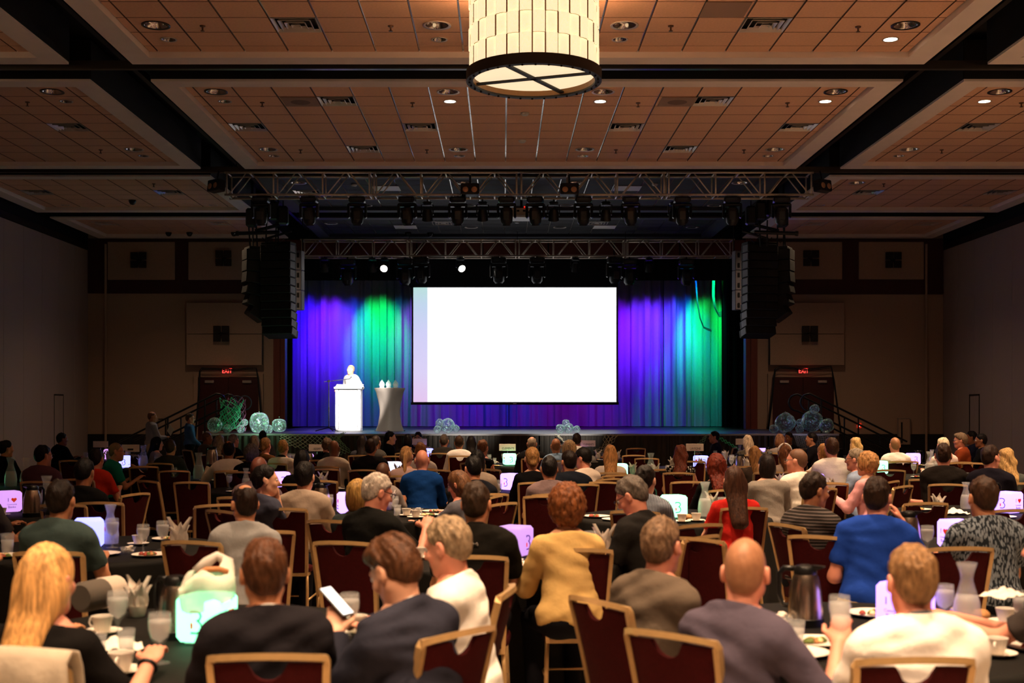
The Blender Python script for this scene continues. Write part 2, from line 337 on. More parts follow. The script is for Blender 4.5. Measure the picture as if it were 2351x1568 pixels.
# ================================================================ ceiling: hung coffers with recessed tile fields, black gaps between
top = tag(MB().box((XL - .3, -7, 7.4), (XR + .3, 42, 7.6)).build('ceiling_slab', M_black), kind='structure')
BW = .33
M_edge = P('tile_edge_shade', '#7a4e38', .9)  # dark tile sides paint in the shadow lines between tiles
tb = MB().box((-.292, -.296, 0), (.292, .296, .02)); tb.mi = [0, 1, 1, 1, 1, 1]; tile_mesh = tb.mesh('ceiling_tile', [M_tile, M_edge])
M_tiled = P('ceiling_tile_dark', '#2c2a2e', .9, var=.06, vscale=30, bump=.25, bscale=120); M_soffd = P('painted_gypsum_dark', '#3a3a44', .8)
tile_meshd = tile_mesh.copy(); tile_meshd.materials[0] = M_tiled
TILES = []
def coffer(name, x0, x1, y0, y1, tiles=True, side=None, dark=False):
    X0, Y0 = (x0 + x1) / 2, (y0 + y1) / 2
    root = empty(name, ((x0 + x1) / 2, (y0 + y1) / 2, H_S), kind='structure')
    hx, hy = (x1 - x0) / 2, (y1 - y0) / 2; ix, iy = hx - BW, hy - BW; t = H_T - H_S
    b = MB()
    for (a0, a1, c0, c1) in ((-hx, hx, -hy, -iy), (-hx, hx, iy, hy), (-hx, -ix, -iy, iy), (ix, hx, -iy, iy)):
        b.box((a0, c0, 0), (a1, c1, t + .12))
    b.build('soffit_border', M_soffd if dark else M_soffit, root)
    s = MB()
    for (a0, a1, c0, c1) in ((-hx, hx, -hy - .012, -hy), (-hx, hx, hy, hy + .012), (-hx - .012, -hx, -hy, hy), (hx, hx + .012, -hy, hy)):
        s.box((a0, c0, .035), (a1, c1, .62))
    s.build('side_panel', M_black, root)
    MB().box((-ix - .02, -iy - .02, t + .17), (ix + .02, iy + .02, t + .19)).build('plenum_board', M_black, root)
    n, m = int(ix * 2 / .61) | 1, int(iy * 2 / .61) | 1
    if n * .61 > ix * 2: n -= 2
    if m * .61 > iy * 2: m -= 2
    def pos(cnt, half):
        p = [(k - (cnt - 1) / 2) * .61 for k in range(cnt)]; e = half - cnt * .305
        return [(q, .584) for q in p], e
    px_, ex = pos(n, ix); py_, ey = pos(m, iy)
    if ex > .03: px_ = [(-ix + ex / 2, ex - .02)] + px_ + [(ix - ex / 2, ex - .02)]
    if ey > .03: py_ = [(-iy + ey / 2, ey)] + py_ + [(iy - ey / 2, ey)]
    joined = None if tiles else MB()
    rm = MB().box((-.02, -iy, 0), (.02, iy, .01)).mesh('grid_rail', M_tbar)
    xb = sorted(q + sg * .305 for q, w_ in px_ if w_ == .584 for sg in (-1, 1)); xb = [x for i_, x in enumerate(xb) if i_ == 0 or x - xb[i_ - 1] > .1]
    for x in xb: ob('grid_rail', rm, root, (x, 0, t + .014))
    cr_ = MB(); yb_ = sorted(q + sg * .305 for q, w_ in py_ if w_ == .584 for sg in (-1, 1)); yb_ = [y for i_, y in enumerate(yb_) if i_ == 0 or y - yb_[i_ - 1] > .1]
    for y in yb_: cr_.box((-ix, y - .012, t + .014), (ix, y + .012, t + .022))
    cr_.build('cross_rail', M_black, root)
    for qx, wx_ in px_:
        for qy, wy_ in py_:
            if tiles:
                if side == 'L' and (qx + (x0 + x1) / 2) * F / (qy + (y0 + y1) / 2) < -1290: continue
                if side == 'R' and (qx + (x0 + x1) / 2) * F / (qy + (y0 + y1) / 2) > 1330: continue
                if (qy + (y0 + y1) / 2) < 13.6: continue
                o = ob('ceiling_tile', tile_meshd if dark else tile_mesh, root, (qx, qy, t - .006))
                if wx_ == .584 and wy_ == .584: TILES.append((X0 + qx, Y0 + qy, o))
                if wx_ != .584: o.scale.x = wx_ / .584
                if wy_ != .584: o.scale.y = wy_ / .592
            else: joined.box((qx - wx_ / 2, qy - wy_ / 2 , t - .006), (qx + wx_ / 2, qy + wy_ / 2, t + .014))
    if tiles:   # tile field outside the picture: one piece
        rest = MB(); any_ = False
        for qx, wx_ in px_:
            for qy, wy_ in py_:
                X, Y = qx + (x0 + x1) / 2, qy + (y0 + y1) / 2
                if Y < 13.6 or (side == 'L' and X * F / Y < -1290) or (side == 'R' and X * F / Y > 1330):
                    rest.box((qx - wx_ / 2, qy - wy_ / 2 - .006, t - .006), (qx + wx_ / 2, qy + wy_ / 2 + .006, t + .014)); any_ = True
        if any_: tag(rest.build('ceiling_tile_field', M_tile, root), kind='stuff')
    else: tag(joined.build('ceiling_tile_field', M_tiled if dark else M_tile, root), kind='stuff')
    return root
COLS = {'L': (-11.66, -6.19), 'C': (-5.28, 6.01), 'R': (6.92, 12.4)}
ROWS = [(-4.5, 2.2), (3.1, 9.8), (10.7, 17.4), (18.3, 25.0), (25.8, 30.55), (31.4, 35.2)]
for cn, (x0, x1) in COLS.items():
    for i, (y0, y1) in enumerate(ROWS):
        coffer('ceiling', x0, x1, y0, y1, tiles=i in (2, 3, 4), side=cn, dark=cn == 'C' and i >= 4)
# operable-wall tracks running in the gaps
tr = MB()
for y in (2.5, 10.1, 17.55, 25.25): tr.box((XL, y, H_S - .02), (XR, y + .08, H_S + .1)).box((XL, y + .1, H_S - .0), (XR, y + .16, H_S + .08))
tr.build('trim_2', M_track)['kind'] = 'structure'
tr = MB()
for x in (-5.6, 6.3): tr.box((x, -4, H_S + .2), (x + .08, 35, H_S + .3))
tr.build('trim_3', M_dark)['kind'] = 'structure'

# ---------------------------------------------------------------- ceiling fixtures
def holed(r_, mat):           # ceiling tile with a round hole
    n_ = 24; m = MB(); vs_, fs_ = [], []
    for k in range(n_):
        a = 2 * math.pi * k / n_; c, q = math.cos(a), math.sin(a); e = 1 / max(abs(c), abs(q))
        for rr, z in ((r_, .0), (r_, .02)): vs_.append((rr * c, rr * q, z))
        vs_.append((.292 * e * c, .296 * e * q, .0)); vs_.append((.292 * e * c, .296 * e * q, .02))
    for k in range(n_):
        a, b = k * 4, ((k + 1) % n_) * 4; fs_ += [(a, a + 2, b + 2, b), (a + 1, b + 1, b + 3, a + 3), (a, b, b + 1, a + 1), (a + 2, a + 3, b + 3, b + 2)]
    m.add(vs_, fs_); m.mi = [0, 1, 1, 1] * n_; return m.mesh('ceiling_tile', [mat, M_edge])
HOLES = {}
def onc(px, py, z=H_T, cut=None):
    p = onz(px, py, z)
    best = min(TILES, key=lambda t: (t[0] - p.x) ** 2 + (t[1] - p.y) ** 2) if TILES else None
    if best and (best[0] - p.x) ** 2 + (best[1] - p.y) ** 2 < .2:
        if cut is not None:
            p = Vector((best[0], best[1], z))
            if cut == 0: TILES.remove(best); bpy.data.objects.remove(best[2])
            else:
                mt = best[2].data.materials[0]; k = (cut, mt.name)
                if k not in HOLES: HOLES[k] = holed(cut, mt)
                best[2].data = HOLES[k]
    return p
M_refl = P('downlight_reflector', '#cfc8c4', .12, 1)
M_trim = P('downlight_trim', '#cbb6ab', .4)
M_trimd = P('downlight_trim_dark', '#3b2a22', .3, .6)
M_lit = P('lit_lens', '#fff4e0', .4, emit='#ffedc8', estr=22)
ring_big = MB().lathe([(.15, -.004), (.185, -.01), (.185, 0), (.15, .002)], 28, cap=False).mesh('trim_ring', M_trim, True)
ring_bigd = ring_big.copy(); ring_bigd.materials[0] = M_trimd
cup_big = MB().lathe([(.15, -.004), (.146, .0), (.135, .05), (.10, .11), (.0001, .13)], 28, cap=False).mesh('reflector', M_refl, True)
ring_sm = MB().lathe([(.09, -.004), (.112, -.008), (.112, 0), (.09, .002)], 24, cap=False).mesh('trim_ring', M_trim, True)
cup_sm = MB().lathe([(.09, -.004), (.085, .0), (.07, .05), (.0001, .07)], 24, cap=False).mesh('reflector', M_refl, True)
lens_sm = MB().lathe([(.092, -.003), (.0001, -.006)], 24, cap=False).mesh('lens', M_lit)
Z_F = H_T - .008
DL = [(497, 210), (1031, 211), (1385, 211), (1917, 210), (614, 342), (1051, 342), (1343, 342), (1780, 342), (357, 57), (1005, 58), (1433, 58), (2078, 58),
      (115, 210), (305, 341), (2295, 210), (2088, 342), (838, 471), (1075, 471), (1300, 471), (1641, 471), (760, 512), (1082, 521), (1285, 521), (1590, 521), (687, 421), (1063, 421), (1319, 421), (1698, 421), (1966, 420)]
DS = [(516, 233, 0), (1035, 235, 1), (1378, 233, 1), (1895, 233, 1), (628, 357, 0), (1055, 357, 0), (1340, 357, 0), (1770, 357, 0), (387, 90, 0), (1008, 90, 0),
      (1423, 90, 0), (2045, 90, 1), (149, 233, 0), (327, 357, 0), (2262, 233, 1), (2065, 357, 0), (150, 470, 0), (490, 470, 0), (1884, 470, 0), (2222, 470, 0)]
def where(px, py):
    c = 'over the hall centre' if 480 < px < 1940 else ('on the side near the podium' if px <= 480 else 'on the side near the alarm')
    r = 'row beside the drum lamp' if py < 130 else 'row just past the drum lamp' if py < 250 else 'middle row past the drum lamp' if py < 320 else 'row before the front truss' if py < 400 else 'row behind the front truss' if py < 450 else 'row seen between the trusses' if py < 500 else 'row nearest the back wall'
    return c, r
def rank(px): return ['leftmost', 'second from left', 'third from left', 'fourth from left', 'fifth from left', 'sixth from left', 'rightmost'][px]
def uniq(seq, fmt):   # rank within the same image row
    rows = {}
    for q in seq: rows.setdefault(where(*q[:2])[1], []).append(q[0])
    def f(q):
        r = sorted(rows[where(*q[:2])[1]]); i = r.index(q[0]); n_ = len(r)
        pos = 'only' if n_ == 1 else ('leftmost' if i == 0 else ('rightmost' if i == n_ - 1 else ['', 'second', 'third', 'fourth', 'fifth', 'sixth', 'seventh', 'eighth'][i] + ' from left'))
        return fmt % (pos, where(*q[:2])[1])
    return f
lb = uniq(DL, 'large recessed ceiling light, %s in the %s')
for q in DL:
    p = onc(q[0], q[1], cut=.152); t = empty('recessed_light', (p.x, p.y, Z_F), 0, lb(q), 'ceiling light', 'large recessed ceiling lights')
    ob('trim_ring', ring_bigd if q in ((497, 210), (1917, 210), (357, 57), (2078, 58), (115, 210), (2295, 210)) else ring_big, t); ob('reflector', cup_big, t)
lb = uniq(DS, 'small recessed ceiling light, %s in the %s')
for x, y, lit in DS:
    p = onc(x, y, cut=.092); t = empty('small_recessed_light', (p.x, p.y, Z_F), 0, lb((x, y)), 'ceiling light', 'small recessed ceiling lights')
    ob('trim_ring', ring_sm, t); ob('lens' if lit else 'reflector', lens_sm if lit else cup_sm, t)
    if not lit and x in (490, 1884): spot((p.x, p.y, Z_F - .03), (p.x, p.y + .8, 0), 300, WARM2, 130, .9, .08)
    if lit: spot((p.x, p.y, Z_F - .03), (p.x, p.y, 0), 1300, WARM2, 84, .9, .08)
# lit lamps of the nearer ceiling bays (above and behind the photographer)
for X, Y, k in ((-.85, 12.1, .6), (1.59, 12.1, 1.0), (5.25, 12.1, 1.2), (8.3, 12.1, 1), (-.85, 9.0, 1), (1.59, 9.0, 1.2), (5.25, 9.0, 1.2), (-3.4, 4.6, .38), (-.85, 4.6, 1.1), (1.59, 4.6, 1.4), (5.25, 4.6, .9), (8.3, 16.4, 1), (-3.0, 1.4, .7), (-.85, 1.4, 1.1), (1.59, 1.4, 1.4), (4.2, 1.4, .9)):
    t = empty('small_recessed_light', (X, Y, Z_F), 0, 'small lit recessed ceiling light nearer than the drum lamp', 'ceiling light', 'lit lamps of the near bays')
    ob('trim_ring', ring_sm, t); ob('lens', lens_sm, t)
    spot((X, Y, Z_F - .03), (X, Y + .2, 0), 1500 * k, WARM2, 86, .9, .1)
# air diffusers
VT = [(782, 232), (1638, 232), (567, 290), (963, 290), (1441, 290), (1833, 290), (835, 340), (1565, 340), (685, 55), (1757, 55), (155, 290), (2245, 290),
      (82, 440), (390, 440), (1993, 440), (2298, 440), (242, 512), (505, 512), (1870, 513), (2130, 513), (715, 440), (1370, 512), (1018, 512)]
vm = []
for k in range(4):
    o = (.295, .215, .14, .065)[k]; i = o - .032; z0 = -.004 - .005 * k; z1 = z0 + .036
    m = MB(); vv = []
    for (h, z) in ((o, z0), (i, z1), (i - .006, z1), (o - .006, z0 - .002)):
        vv += [(-h, -h, z), (h, -h, z), (h, h, z), (-h, h, z)]
    ff = [(a * 4 + q, a * 4 + (q + 1) % 4, b * 4 + (q + 1) % 4, b * 4 + q) for a, b in ((0, 1), (1, 2), (2, 3), (3, 0)) for q in range(4)]
    vm.append(m.add(vv, ff).mesh('louvre', M_refl if k < 3 else M_tbar))
M_vent = P('diffuser_paint', '#d9c8bd', .3, .25)
for me_ in vm: me_.materials[0] = M_vent
core = MB().box((-.28, -.28, .08), (.28, .28, .09)).mesh('duct', M_black)
lb = uniq(VT, 'square stepped air diffuser, %s in the %s')
for q in VT:
    p = onc(q[0], q[1], cut=0); t = empty('air_diffuser', (p.x, p.y, Z_F), 0, lb(q), 'air vent', 'ceiling air diffusers')
    for me_ in vm: ob('louvre', me_, t)
    ob('duct', core, t)
SP = [(602, 234), (947, 235), (1465, 235), (1808, 235), (690, 343), (980, 343), (1414, 343), (1708, 343), (465, 58), (897, 58), (1540, 58), (1970, 60), (63, 233), (231, 343), (2345, 235), (2162, 343), (353, 421), (2029, 421)]
spm = MB().lathe([(.04, 0), (.035, -.012), (.012, -.014), (.012, -.06), (.028, -.065), (.028, -.07), (.0001, -.07)], 12).mesh('sprinkler_head', P('sprinkler_brass', '#6b4b38', .35, .7), True)
lb = uniq(SP, 'small ceiling sprinkler head, %s in the %s')
for q in SP:
    p = onc(*q); tag(ob('sprinkler_head', spm, None, (p.x, p.y, Z_F)), lb(q), 'sprinkler', 'ceiling sprinklers')
dome = MB().lathe([(.09, 0), (.09, -.03), (.08, -.04), (.075, -.06), (.05, -.1), (.0001, -.115)], 16).mesh('dome_camera', P('camera_dome', '#15110f', .15), True)
for k, (x, y) in enumerate(((304, 462), (387, 536), (435, 536), (537, 536), (937, 536), (988, 537))):
    p = onz(x, y - 3, H_T); tag(ob('dome_camera', dome, None, (p.x, min(p.y, 34.7), Z_F)),
        ['black dome camera on the ceiling above the partition wall', 'larger black dome camera over the upper wall panels', 'smaller black dome camera next to the larger one', 'black dome camera just before the curved speakers', 'black dome camera above the back truss, first', 'black dome camera above the back truss, second'][k], 'camera')
sd = MB().lathe([(.07, 0), (.07, -.025), (.05, -.045), (.0001, -.05)], 16).mesh('smoke_detector', M_white, True)
for k, (x, y) in enumerate(((1205, 258), (1199, 321), (1187, 508), (813, 422), (1504, 421))):
    p = onc(x, y); tag(ob('smoke_detector', sd, None, (p.x, p.y, Z_F)), ['white smoke detector just past the drum lamp', 'white smoke detector before the front truss', 'white smoke detector near the projector', 'white smoke detector behind the front truss, podium side', 'white smoke detector behind the front truss, cable side'][k], 'smoke detector')
sg = MB().bbox((-.285, -.285, -.012), (.285, .285, 0), .004).mesh('speaker_grille', P('grille_tan', '#9a7a69', .8))
so = MB().lathe([(.16, -.014), (.0001, -.014)], 20, cap=False).mesh('grille_disc', P('grille_dark', '#6d5245', .8))
for k, (x, y) in enumerate(((690, 232), (1555, 232), (1665, 20))):
    p = onc(x, y); t = empty('speaker_grille', (p.x, p.y, Z_F), 0, ['darker ceiling speaker tile beside an air diffuser, podium side', 'darker ceiling speaker tile beside an air diffuser, cable side', 'darker ceiling tile near the drum lamp'][k], 'speaker'); ob('tile', sg, t)
    if k < 2: ob('grille_disc', so, t)
M_panel = P('light_panel_tile', '#e8ddd6', .6)
lp = MB().bbox((-.29, -.29, -.014), (.29, .29, 0), .004).mesh('light_panel', M_panel)
for k, (x, y) in enumerate(((887, 431), (1440, 431), (931, 520), (1388, 520))):
    p = onc(x, y); o = tag(ob('pale_ceiling_panel', lp, None, (p.x, p.y, Z_F)), ['pale ceiling panel behind the front truss, podium side', 'pale ceiling panel behind the front truss, cable side', 'pale ceiling panel over the screen, podium side', 'pale ceiling panel over the screen, cable side'][k], 'panel'); o.scale.x = 1.05

# ---------------------------------------------------------------- drum chandelier
cx, cy, cr, cz = .36, 14.05, .75, 5.53
ch = empty('drum_chandelier', (cx, cy, cz), 0, 'large round fabric drum chandelier with a dark metal band, lit warm', 'chandelier')
def fabric():
    m = bpy.data.materials.new('lit_linen'); m.use_nodes = True; nt = m.node_tree; b = nt.nodes['Principled BSDF']
    b.inputs['Base Color'].default_value = rgb('#e8cf9a'); b.inputs['Roughness'].default_value = .9
    tc = nt.nodes.new('ShaderNodeTexCoord'); mp = nt.nodes.new('ShaderNodeMapping'); mp.inputs['Scale'].default_value = (60, 60, 90)
    n = nt.nodes.new('ShaderNodeTexNoise'); n.inputs['Scale'].default_value = 1.5; n.inputs['Detail'].default_value = 3
    rp = nt.nodes.new('ShaderNodeValToRGB'); rp.color_ramp.elements[0].position = .3; rp.color_ramp.elements[1].position = .7
    rp.color_ramp.elements[0].color = (.97, .70, .36, 1); rp.color_ramp.elements[1].color = (1, .84, .56, 1)
    nt.links.new(tc.outputs['Object'], mp.inputs['Vector']); nt.links.new(mp.outputs['Vector'], n.inputs['Vector']); nt.links.new(n.outputs['Fac'], rp.inputs['Fac'])
    nt.links.new(rp.outputs['Color'], b.inputs['Emission Color']); b.inputs['Emission Strength'].default_value = 1.03
    return m
M_linen = fabric()
NP = 32; ph = .235
def strip_mesh(r, da, h):
    m = MB(); vs_ = []
    for rr in (r, r - .006):
        for z in (0, h):
            for k in range(5):
                a = -da / 2 + da * k / 4; bul = .008 * math.sin(math.pi * k / 4)
                vs_.append(((rr + bul) * math.cos(a), (rr + bul) * math.sin(a), z))
    fs_ = []
    for k in range(4): fs_ += [(k, k + 1, 6 + k, 5 + k), (11 + k, 10 + k, 15 + k, 16 + k), (5 + k, 6 + k, 16 + k, 15 + k), (k + 1, k, 10 + k, 11 + k)]
    fs_ += [(0, 5, 15, 10), (9, 4, 14, 19)]
    return m.add(vs_, fs_).mesh('shade_strip', M_linen, True)
sm_o, sm_i = strip_mesh(cr - .005, 2 * math.pi / NP * .90, ph), strip_mesh(cr - .02, 2 * math.pi / NP * .90, ph)
for row in range(4):
    for k in range(NP):
        ob('shade_strip', sm_o if (k + row) % 2 else sm_i, ch, (0, 0, .1 + row * (ph + .002)), (0, 0, 2 * math.pi * (k + .25) / NP))
MB().lathe([(cr - .05, .1), (cr - .05, 1.04)], 48, cap=False).build('liner', P('amber_liner', '#3d1d0c', .8, emit='#7a3a12', estr=.22), ch)
MB().lathe([(cr + .012, -.02), (cr + .03, -.02), (cr + .03, .1), (cr + .0, .1), (cr - .0, .0), (cr - .045, 0), (cr - .045, -.02), (cr + .012, -.02)], 56, cap=False).build('band', M_dark, ch, angle=40)
st = MB().lathe([(.012, -.032), (.012, -.02)], 8).mesh('stud', M_black)
for k in range(32):
    a = 2 * math.pi * k / 32; ob('stud', st, ch, ((cr - .008) * math.cos(a), (cr - .008) * math.sin(a), 0))
MB().lathe([(cr - .05, .06), (.0001, .06)], 48, cap=False).build('diffuser', P('lit_diffuser', '#f0dcb4', .6, emit='#ffe9bf', estr=.93), ch)
MB().lathe([(cr - .048, 0), (cr - .05, .058)], 48, cap=False).build('inner_ring', P('inner_band', '#8a5a2a', .5), ch)
for a in (R(60), R(-20)):
    MB().box((-cr + .05, -.03, .01), (cr - .05, .03, .03), Matrix.Rotation(a, 4, 'Z')).build('cross_bar', M_dark, ch)
for a in (0, 120, 240):
    MB().tube([(.4 * math.cos(R(a)), .4 * math.sin(R(a)), 1.0), (.3 * math.cos(R(a)), .3 * math.sin(R(a)), H_T - cz)], .008, 6).build('suspension_rod', M_dark, ch)
point((cx, cy, cz + .93), 340, (1, .55, .25), .12)
sh1 = MB().lathe([(cr - .005, .1), (cr - .005, 1.05)], 32, cap=False).mesh('shade', M_linen, True); sh2 = MB().lathe([(cr - .05, .06), (.0001, .06)], 32, cap=False).mesh('diffuser', MATS['lit_diffuser']); sh3 = MB().lathe([(cr, -.02), (cr + .03, -.02), (cr + .03, .1), (cr, .1)], 32).mesh('band', M_dark)
for k, (xx, yy) in enumerate(((9.66, 14.05), (-8.93, 14.05), (.36, 6.45))):  # unseen drums added to brighten the ceiling
    c2 = empty('drum_chandelier', (xx, yy, cz), 0, 'unseen drum chandelier added for light in a bay outside the picture', 'chandelier', 'added chandeliers outside the picture')
    for me_ in (sh1, sh2, sh3): ob(me_.name.split('.')[0], me_, c2)
    MB().tube([(0, 0, .9), (0, 0, H_T - cz)], .012, 6).build('suspension_rod', M_dark, c2)
# ================================================================ stage
SH = 1.16; SY = 28.5; SX0, SX1 = -6.98, 7.85; CY = 39.0
st = tag(MB().bbox((SX0, SY, SH - .06), (SX1, YB, SH), .01).box((OX0, YB, SH - .06), (OX1, CY + .6, SH)).build('floor_stage', M_stage), kind='structure')
MB().box((SX0 + .1, SY + .15, 0), (SX1 - .1, YB, SH - .06)).build('stage_core', M_black, st)
MB().bbox((SX0 - .01, SY - .012, SH - .045), (SX1 + .01, SY + .0, SH - .002), .003).build('edge_strip', P('stage_edge', '#b5afa6', .4, .2), st)
def pleats(x0, x1, z0, z1, amp, wl, y, mat, name, parent=None, seed=1, step=.03, gath=.0, facing=1):
    rnd = random.Random(seed); n_ = int((x1 - x0) / step); xs = [x0 + (x1 - x0) * i / n_ for i in range(n_ + 1)]
    ph_ = [rnd.uniform(0, 6.28) for _ in range(6)]
    zs = [z0 + (z1 - z0) * j / 8 for j in range(9)]
    m = MB(); vs_ = []; fs_ = []
    for j, z in enumerate(zs):
        tz = j / 8
        for x in xs:
            ww = wl * (1 + .25 * math.sin(x * 1.7 + ph_[0]))
            d = math.sin(2 * math.pi * x / wl + 1.3 * math.sin(x * 2.1 + ph_[1]) + .25 * (1 - tz) * math.sin(x * 3 + ph_[2]))
            d = (abs(d) ** .7) * (1 if d > 0 else -1)
            d += .45 * math.sin(2 * math.pi * x / (wl * .37) + ph_[3]) * (.6 + .4 * math.sin(x * .9 + ph_[4]))
            a_ = amp * (.75 + .25 * math.sin(x * 1.3 + ph_[5]))
            low = max(0, 1 - tz * 6)
            vs_.append((x + .25 * amp * math.sin(2 * math.pi * x / wl * 2 + ph_[2]), y + facing * (d * a_ + low * gath * math.sin(x * 23 + ph_[3])), z))
    w_ = n_ + 1
    for j in range(8):
        for i in range(n_): fs_.append((j * w_ + i, j * w_ + i + 1, (j + 1) * w_ + i + 1, (j + 1) * w_ + i))
    return m.add(vs_, fs_).build(name, mat, parent, smooth=True)
sk = empty('stage_skirt', (0, SY, 0), 0, 'black pleated skirt hung along the front of the stage', 'stage skirt')
xs_ = [SX0, -4.2, -1.3, .86, 3.9, 6.2, SX1]
for k in range(6):
    o = pleats(xs_[k] + .01, xs_[k + 1] - .01, .01, SH - .05, .028, .13, SY - .04, M_skirt, 'skirt_panel', sk, 10 + k, .016); o.location.y = -SY
# back curtain in panels, black legs and border
cu_ = empty('stage_curtain', (0, CY, SH), 0, 'full-height pleated grey backdrop curtain across the stage, washed in coloured light', 'curtain')
segs = [-6.95, -5.55, -4.55, -3.45, -2.55, -1.1, .2, 1.25, 2.6, 3.95, 5.15, 6.25, 7.05]
for k in range(len(segs) - 1):
    o = pleats(segs[k], segs[k + 1] - .0, SH + .02, 7.39, .11, .47, CY + (.05 if k % 2 else 0), M_curtain, 'curtain_panel', cu_, 40 + k, .03, .03); o.location = (0, -CY, -SH)
for k, (x0, x1) in enumerate(((-7.6, -6.45), (6.72, 8.0))):
    lg = pleats(x0, x1, SH + .01, 7.39, .08, .3, 37.3, M_blackcloth, 'leg_curtain', None, 60 + k)
    tag(lg, ['black side curtain at the podium end of the stage', 'black side curtain at the cable end of the stage'][k], 'curtain')
bo = pleats(OX0, OX1, 5.55, 7.39, .03, .25, 36.2, M_blackcloth, 'border_curtain', None, 70); tag(bo, 'black border drape hung along the top of the stage opening', 'curtain')
for k, pts in enumerate((((-7.8, YB + .25, 0), (-7.6, 41, 7.4)), ((8.0, YB + .25, 0), (8.2, 41, 7.4)), ((-7.8, 39.7, 0), (8.2, 39.9, 7.4)))):
    tag(MB().box(*pts).build(['wall_stage_left', 'wall_stage_right', 'wall_stage_back'][k], M_black), kind='structure')
# ---------------------------------------------------------------- projection screen
PY_ = 35.62
ps = empty('projection_screen', (0, PY_, 0), 0, 'large lit white projection screen with a thin black frame on stage', 'projection screen')
sx = lambda px: (px - VX) * PY_ / F
sz = lambda py: HC + (VY - py) * PY_ / F
def screen_mat():
    m = bpy.data.materials.new('projected_slide'); m.use_nodes = True; nt = m.node_tree; b = nt.nodes['Principled BSDF']
    b.inputs['Base Color'].default_value = (.8, .8, .8, 1); b.inputs['Roughness'].default_value = .9
    tc = nt.nodes.new('ShaderNodeTexCoord'); sp = nt.nodes.new('ShaderNodeSeparateXYZ'); nt.links.new(tc.outputs['Generated'], sp.inputs[0])
    g = nt.nodes.new('ShaderNodeValToRGB'); e = g.color_ramp.elements
    e[0].position = 0; e[0].color = rgb('#dfc0ea'); e[1].position = 1; e[1].color = rgb('#b5dcd8')
    for p_, c_ in ((.25, '#d6cdf3'), (.6, '#ccccf4'), (.85, '#bcd2ea')):
        k = e.new(p_); k.color = rgb(c_)
    nt.links.new(sp.outputs['Z'], g.inputs['Fac'])
    gt = nt.nodes.new('ShaderNodeMath'); gt.operation = 'GREATER_THAN'; gt.inputs[1].default_value = .069; nt.links.new(sp.outputs['X'], gt.inputs[0])
    mx = nt.nodes.new('ShaderNodeMixRGB'); nt.links.new(gt.outputs[0], mx.inputs['Fac']); nt.links.new(g.outputs['Color'], mx.inputs['Color1']); mx.inputs['Color2'].default_value = rgb('#fbfcff')
    nt.links.new(mx.outputs['Color'], b.inputs['Emission Color']); b.inputs['Emission Strength'].default_value = 1.02
    return m
MB().box((sx(949), -.01, sz(923)), (sx(1415), .01, sz(660))).build('screen_surface', screen_mat(), ps)
MB().box((sx(947), .012, sz(925)), (sx(1417), .04, sz(658))).build('back_glow_stop', M_black, ps)  # unseen board added to stop the screen glowing onto the curtain behind
f = MB(); fw = .05
x0, x1, z0, z1 = sx(949), sx(1415), sz(923), sz(660)
f.box((x0 - fw, -.03, z0 - fw), (x0, .02, z1)).box((x1, -.03, z0 - fw), (x1 + fw, .02, z1)).bbox((x0 - fw - .02, -.05, z0 - fw - .03), (x1 + fw + .02, .03, z0), .01)
f.build('frame', M_blackgloss, ps)
MB().box((sx(940), -.0, z1), (sx(1419), .02, 6.2)).build('top_masking', M_screenblk, ps)
MB().bbox((sx(1178), -.055, z0 - .06), (sx(1186), -.05, z0 - .03), .002).build('badge', M_white, ps)
# ---------------------------------------------------------------- trusses
def truss(px0, Y, ztop, nsec, label):
    S = 3.048; D = .46; x0 = (px0 - VX) * Y / F
    t = empty('box_truss', (x0, Y, ztop), 0, label, 'truss')
    r = .024; rb = .014
    chord = MB().tube([(0, 0, 0), (S - .012, 0, 0)], r, 10).mesh('chord', M_alu, True)
    vert = MB().tube([(0, 0, 0), (0, 0, -D)], rb + .004, 8).mesh('upright', M_alu, True)
    hor = MB().tube([(0, 0, 0), (0, D, 0)], rb + .004, 8).mesh('cross_brace', M_alu, True)
    B = S / 3
    dg1 = MB().tube([(.09, 0, -D), (B / 2 - .05, 0, 0)], rb, 8).mesh('diagonal', M_alu, True)
    dg2 = MB().tube([(B / 2 + .05, 0, 0), (B - .09, 0, -D)], rb, 8).mesh('diagonal', M_alu, True)
    for s in range(nsec):
        for y in (0, D):
            for z in (0, -D): ob('chord', chord, t, (s * S + .006, y, z))
            for k in range(4): ob('upright', vert, t, (s * S + (.05 if k == 0 else S - .05 if k == 3 else k * B), y, 0))
            for k in range(3): ob('diagonal', dg1, t, (s * S + k * B, y, 0)); ob('diagonal', dg2, t, (s * S + k * B, y, 0))
        for k in range(7):
            xx = s * S + (.05 if k == 0 else S - .05 if k == 6 else k * B / 2)
            ob('cross_brace', hor, t, (xx, 0, -D)); ob('cross_brace', hor, t, (xx, 0, 0))
    # pick-up wires to the ceiling
    for s in range(nsec + 1):
        xx = min(max(s * S, .2), nsec * S - .2)
        MB().tube([(xx, D / 2, .02), (xx, D / 2, 7.4 - ztop)], .008, 6).build('suspension_wire', M_black, t)
    return t
T1Y, T1Z = 25.22, HC + (VY - 396) * 25.22 / F
T2Y, T2Z = 34.2, HC + (VY - 550) * 34.2 / F
truss(515, T1Y, T1Z, 4, 'long aluminium box truss nearest the audience, hung below the ceiling')
truss(689, T2Y, T2Z, 4, 'aluminium box truss over the stage front, just above the screen')
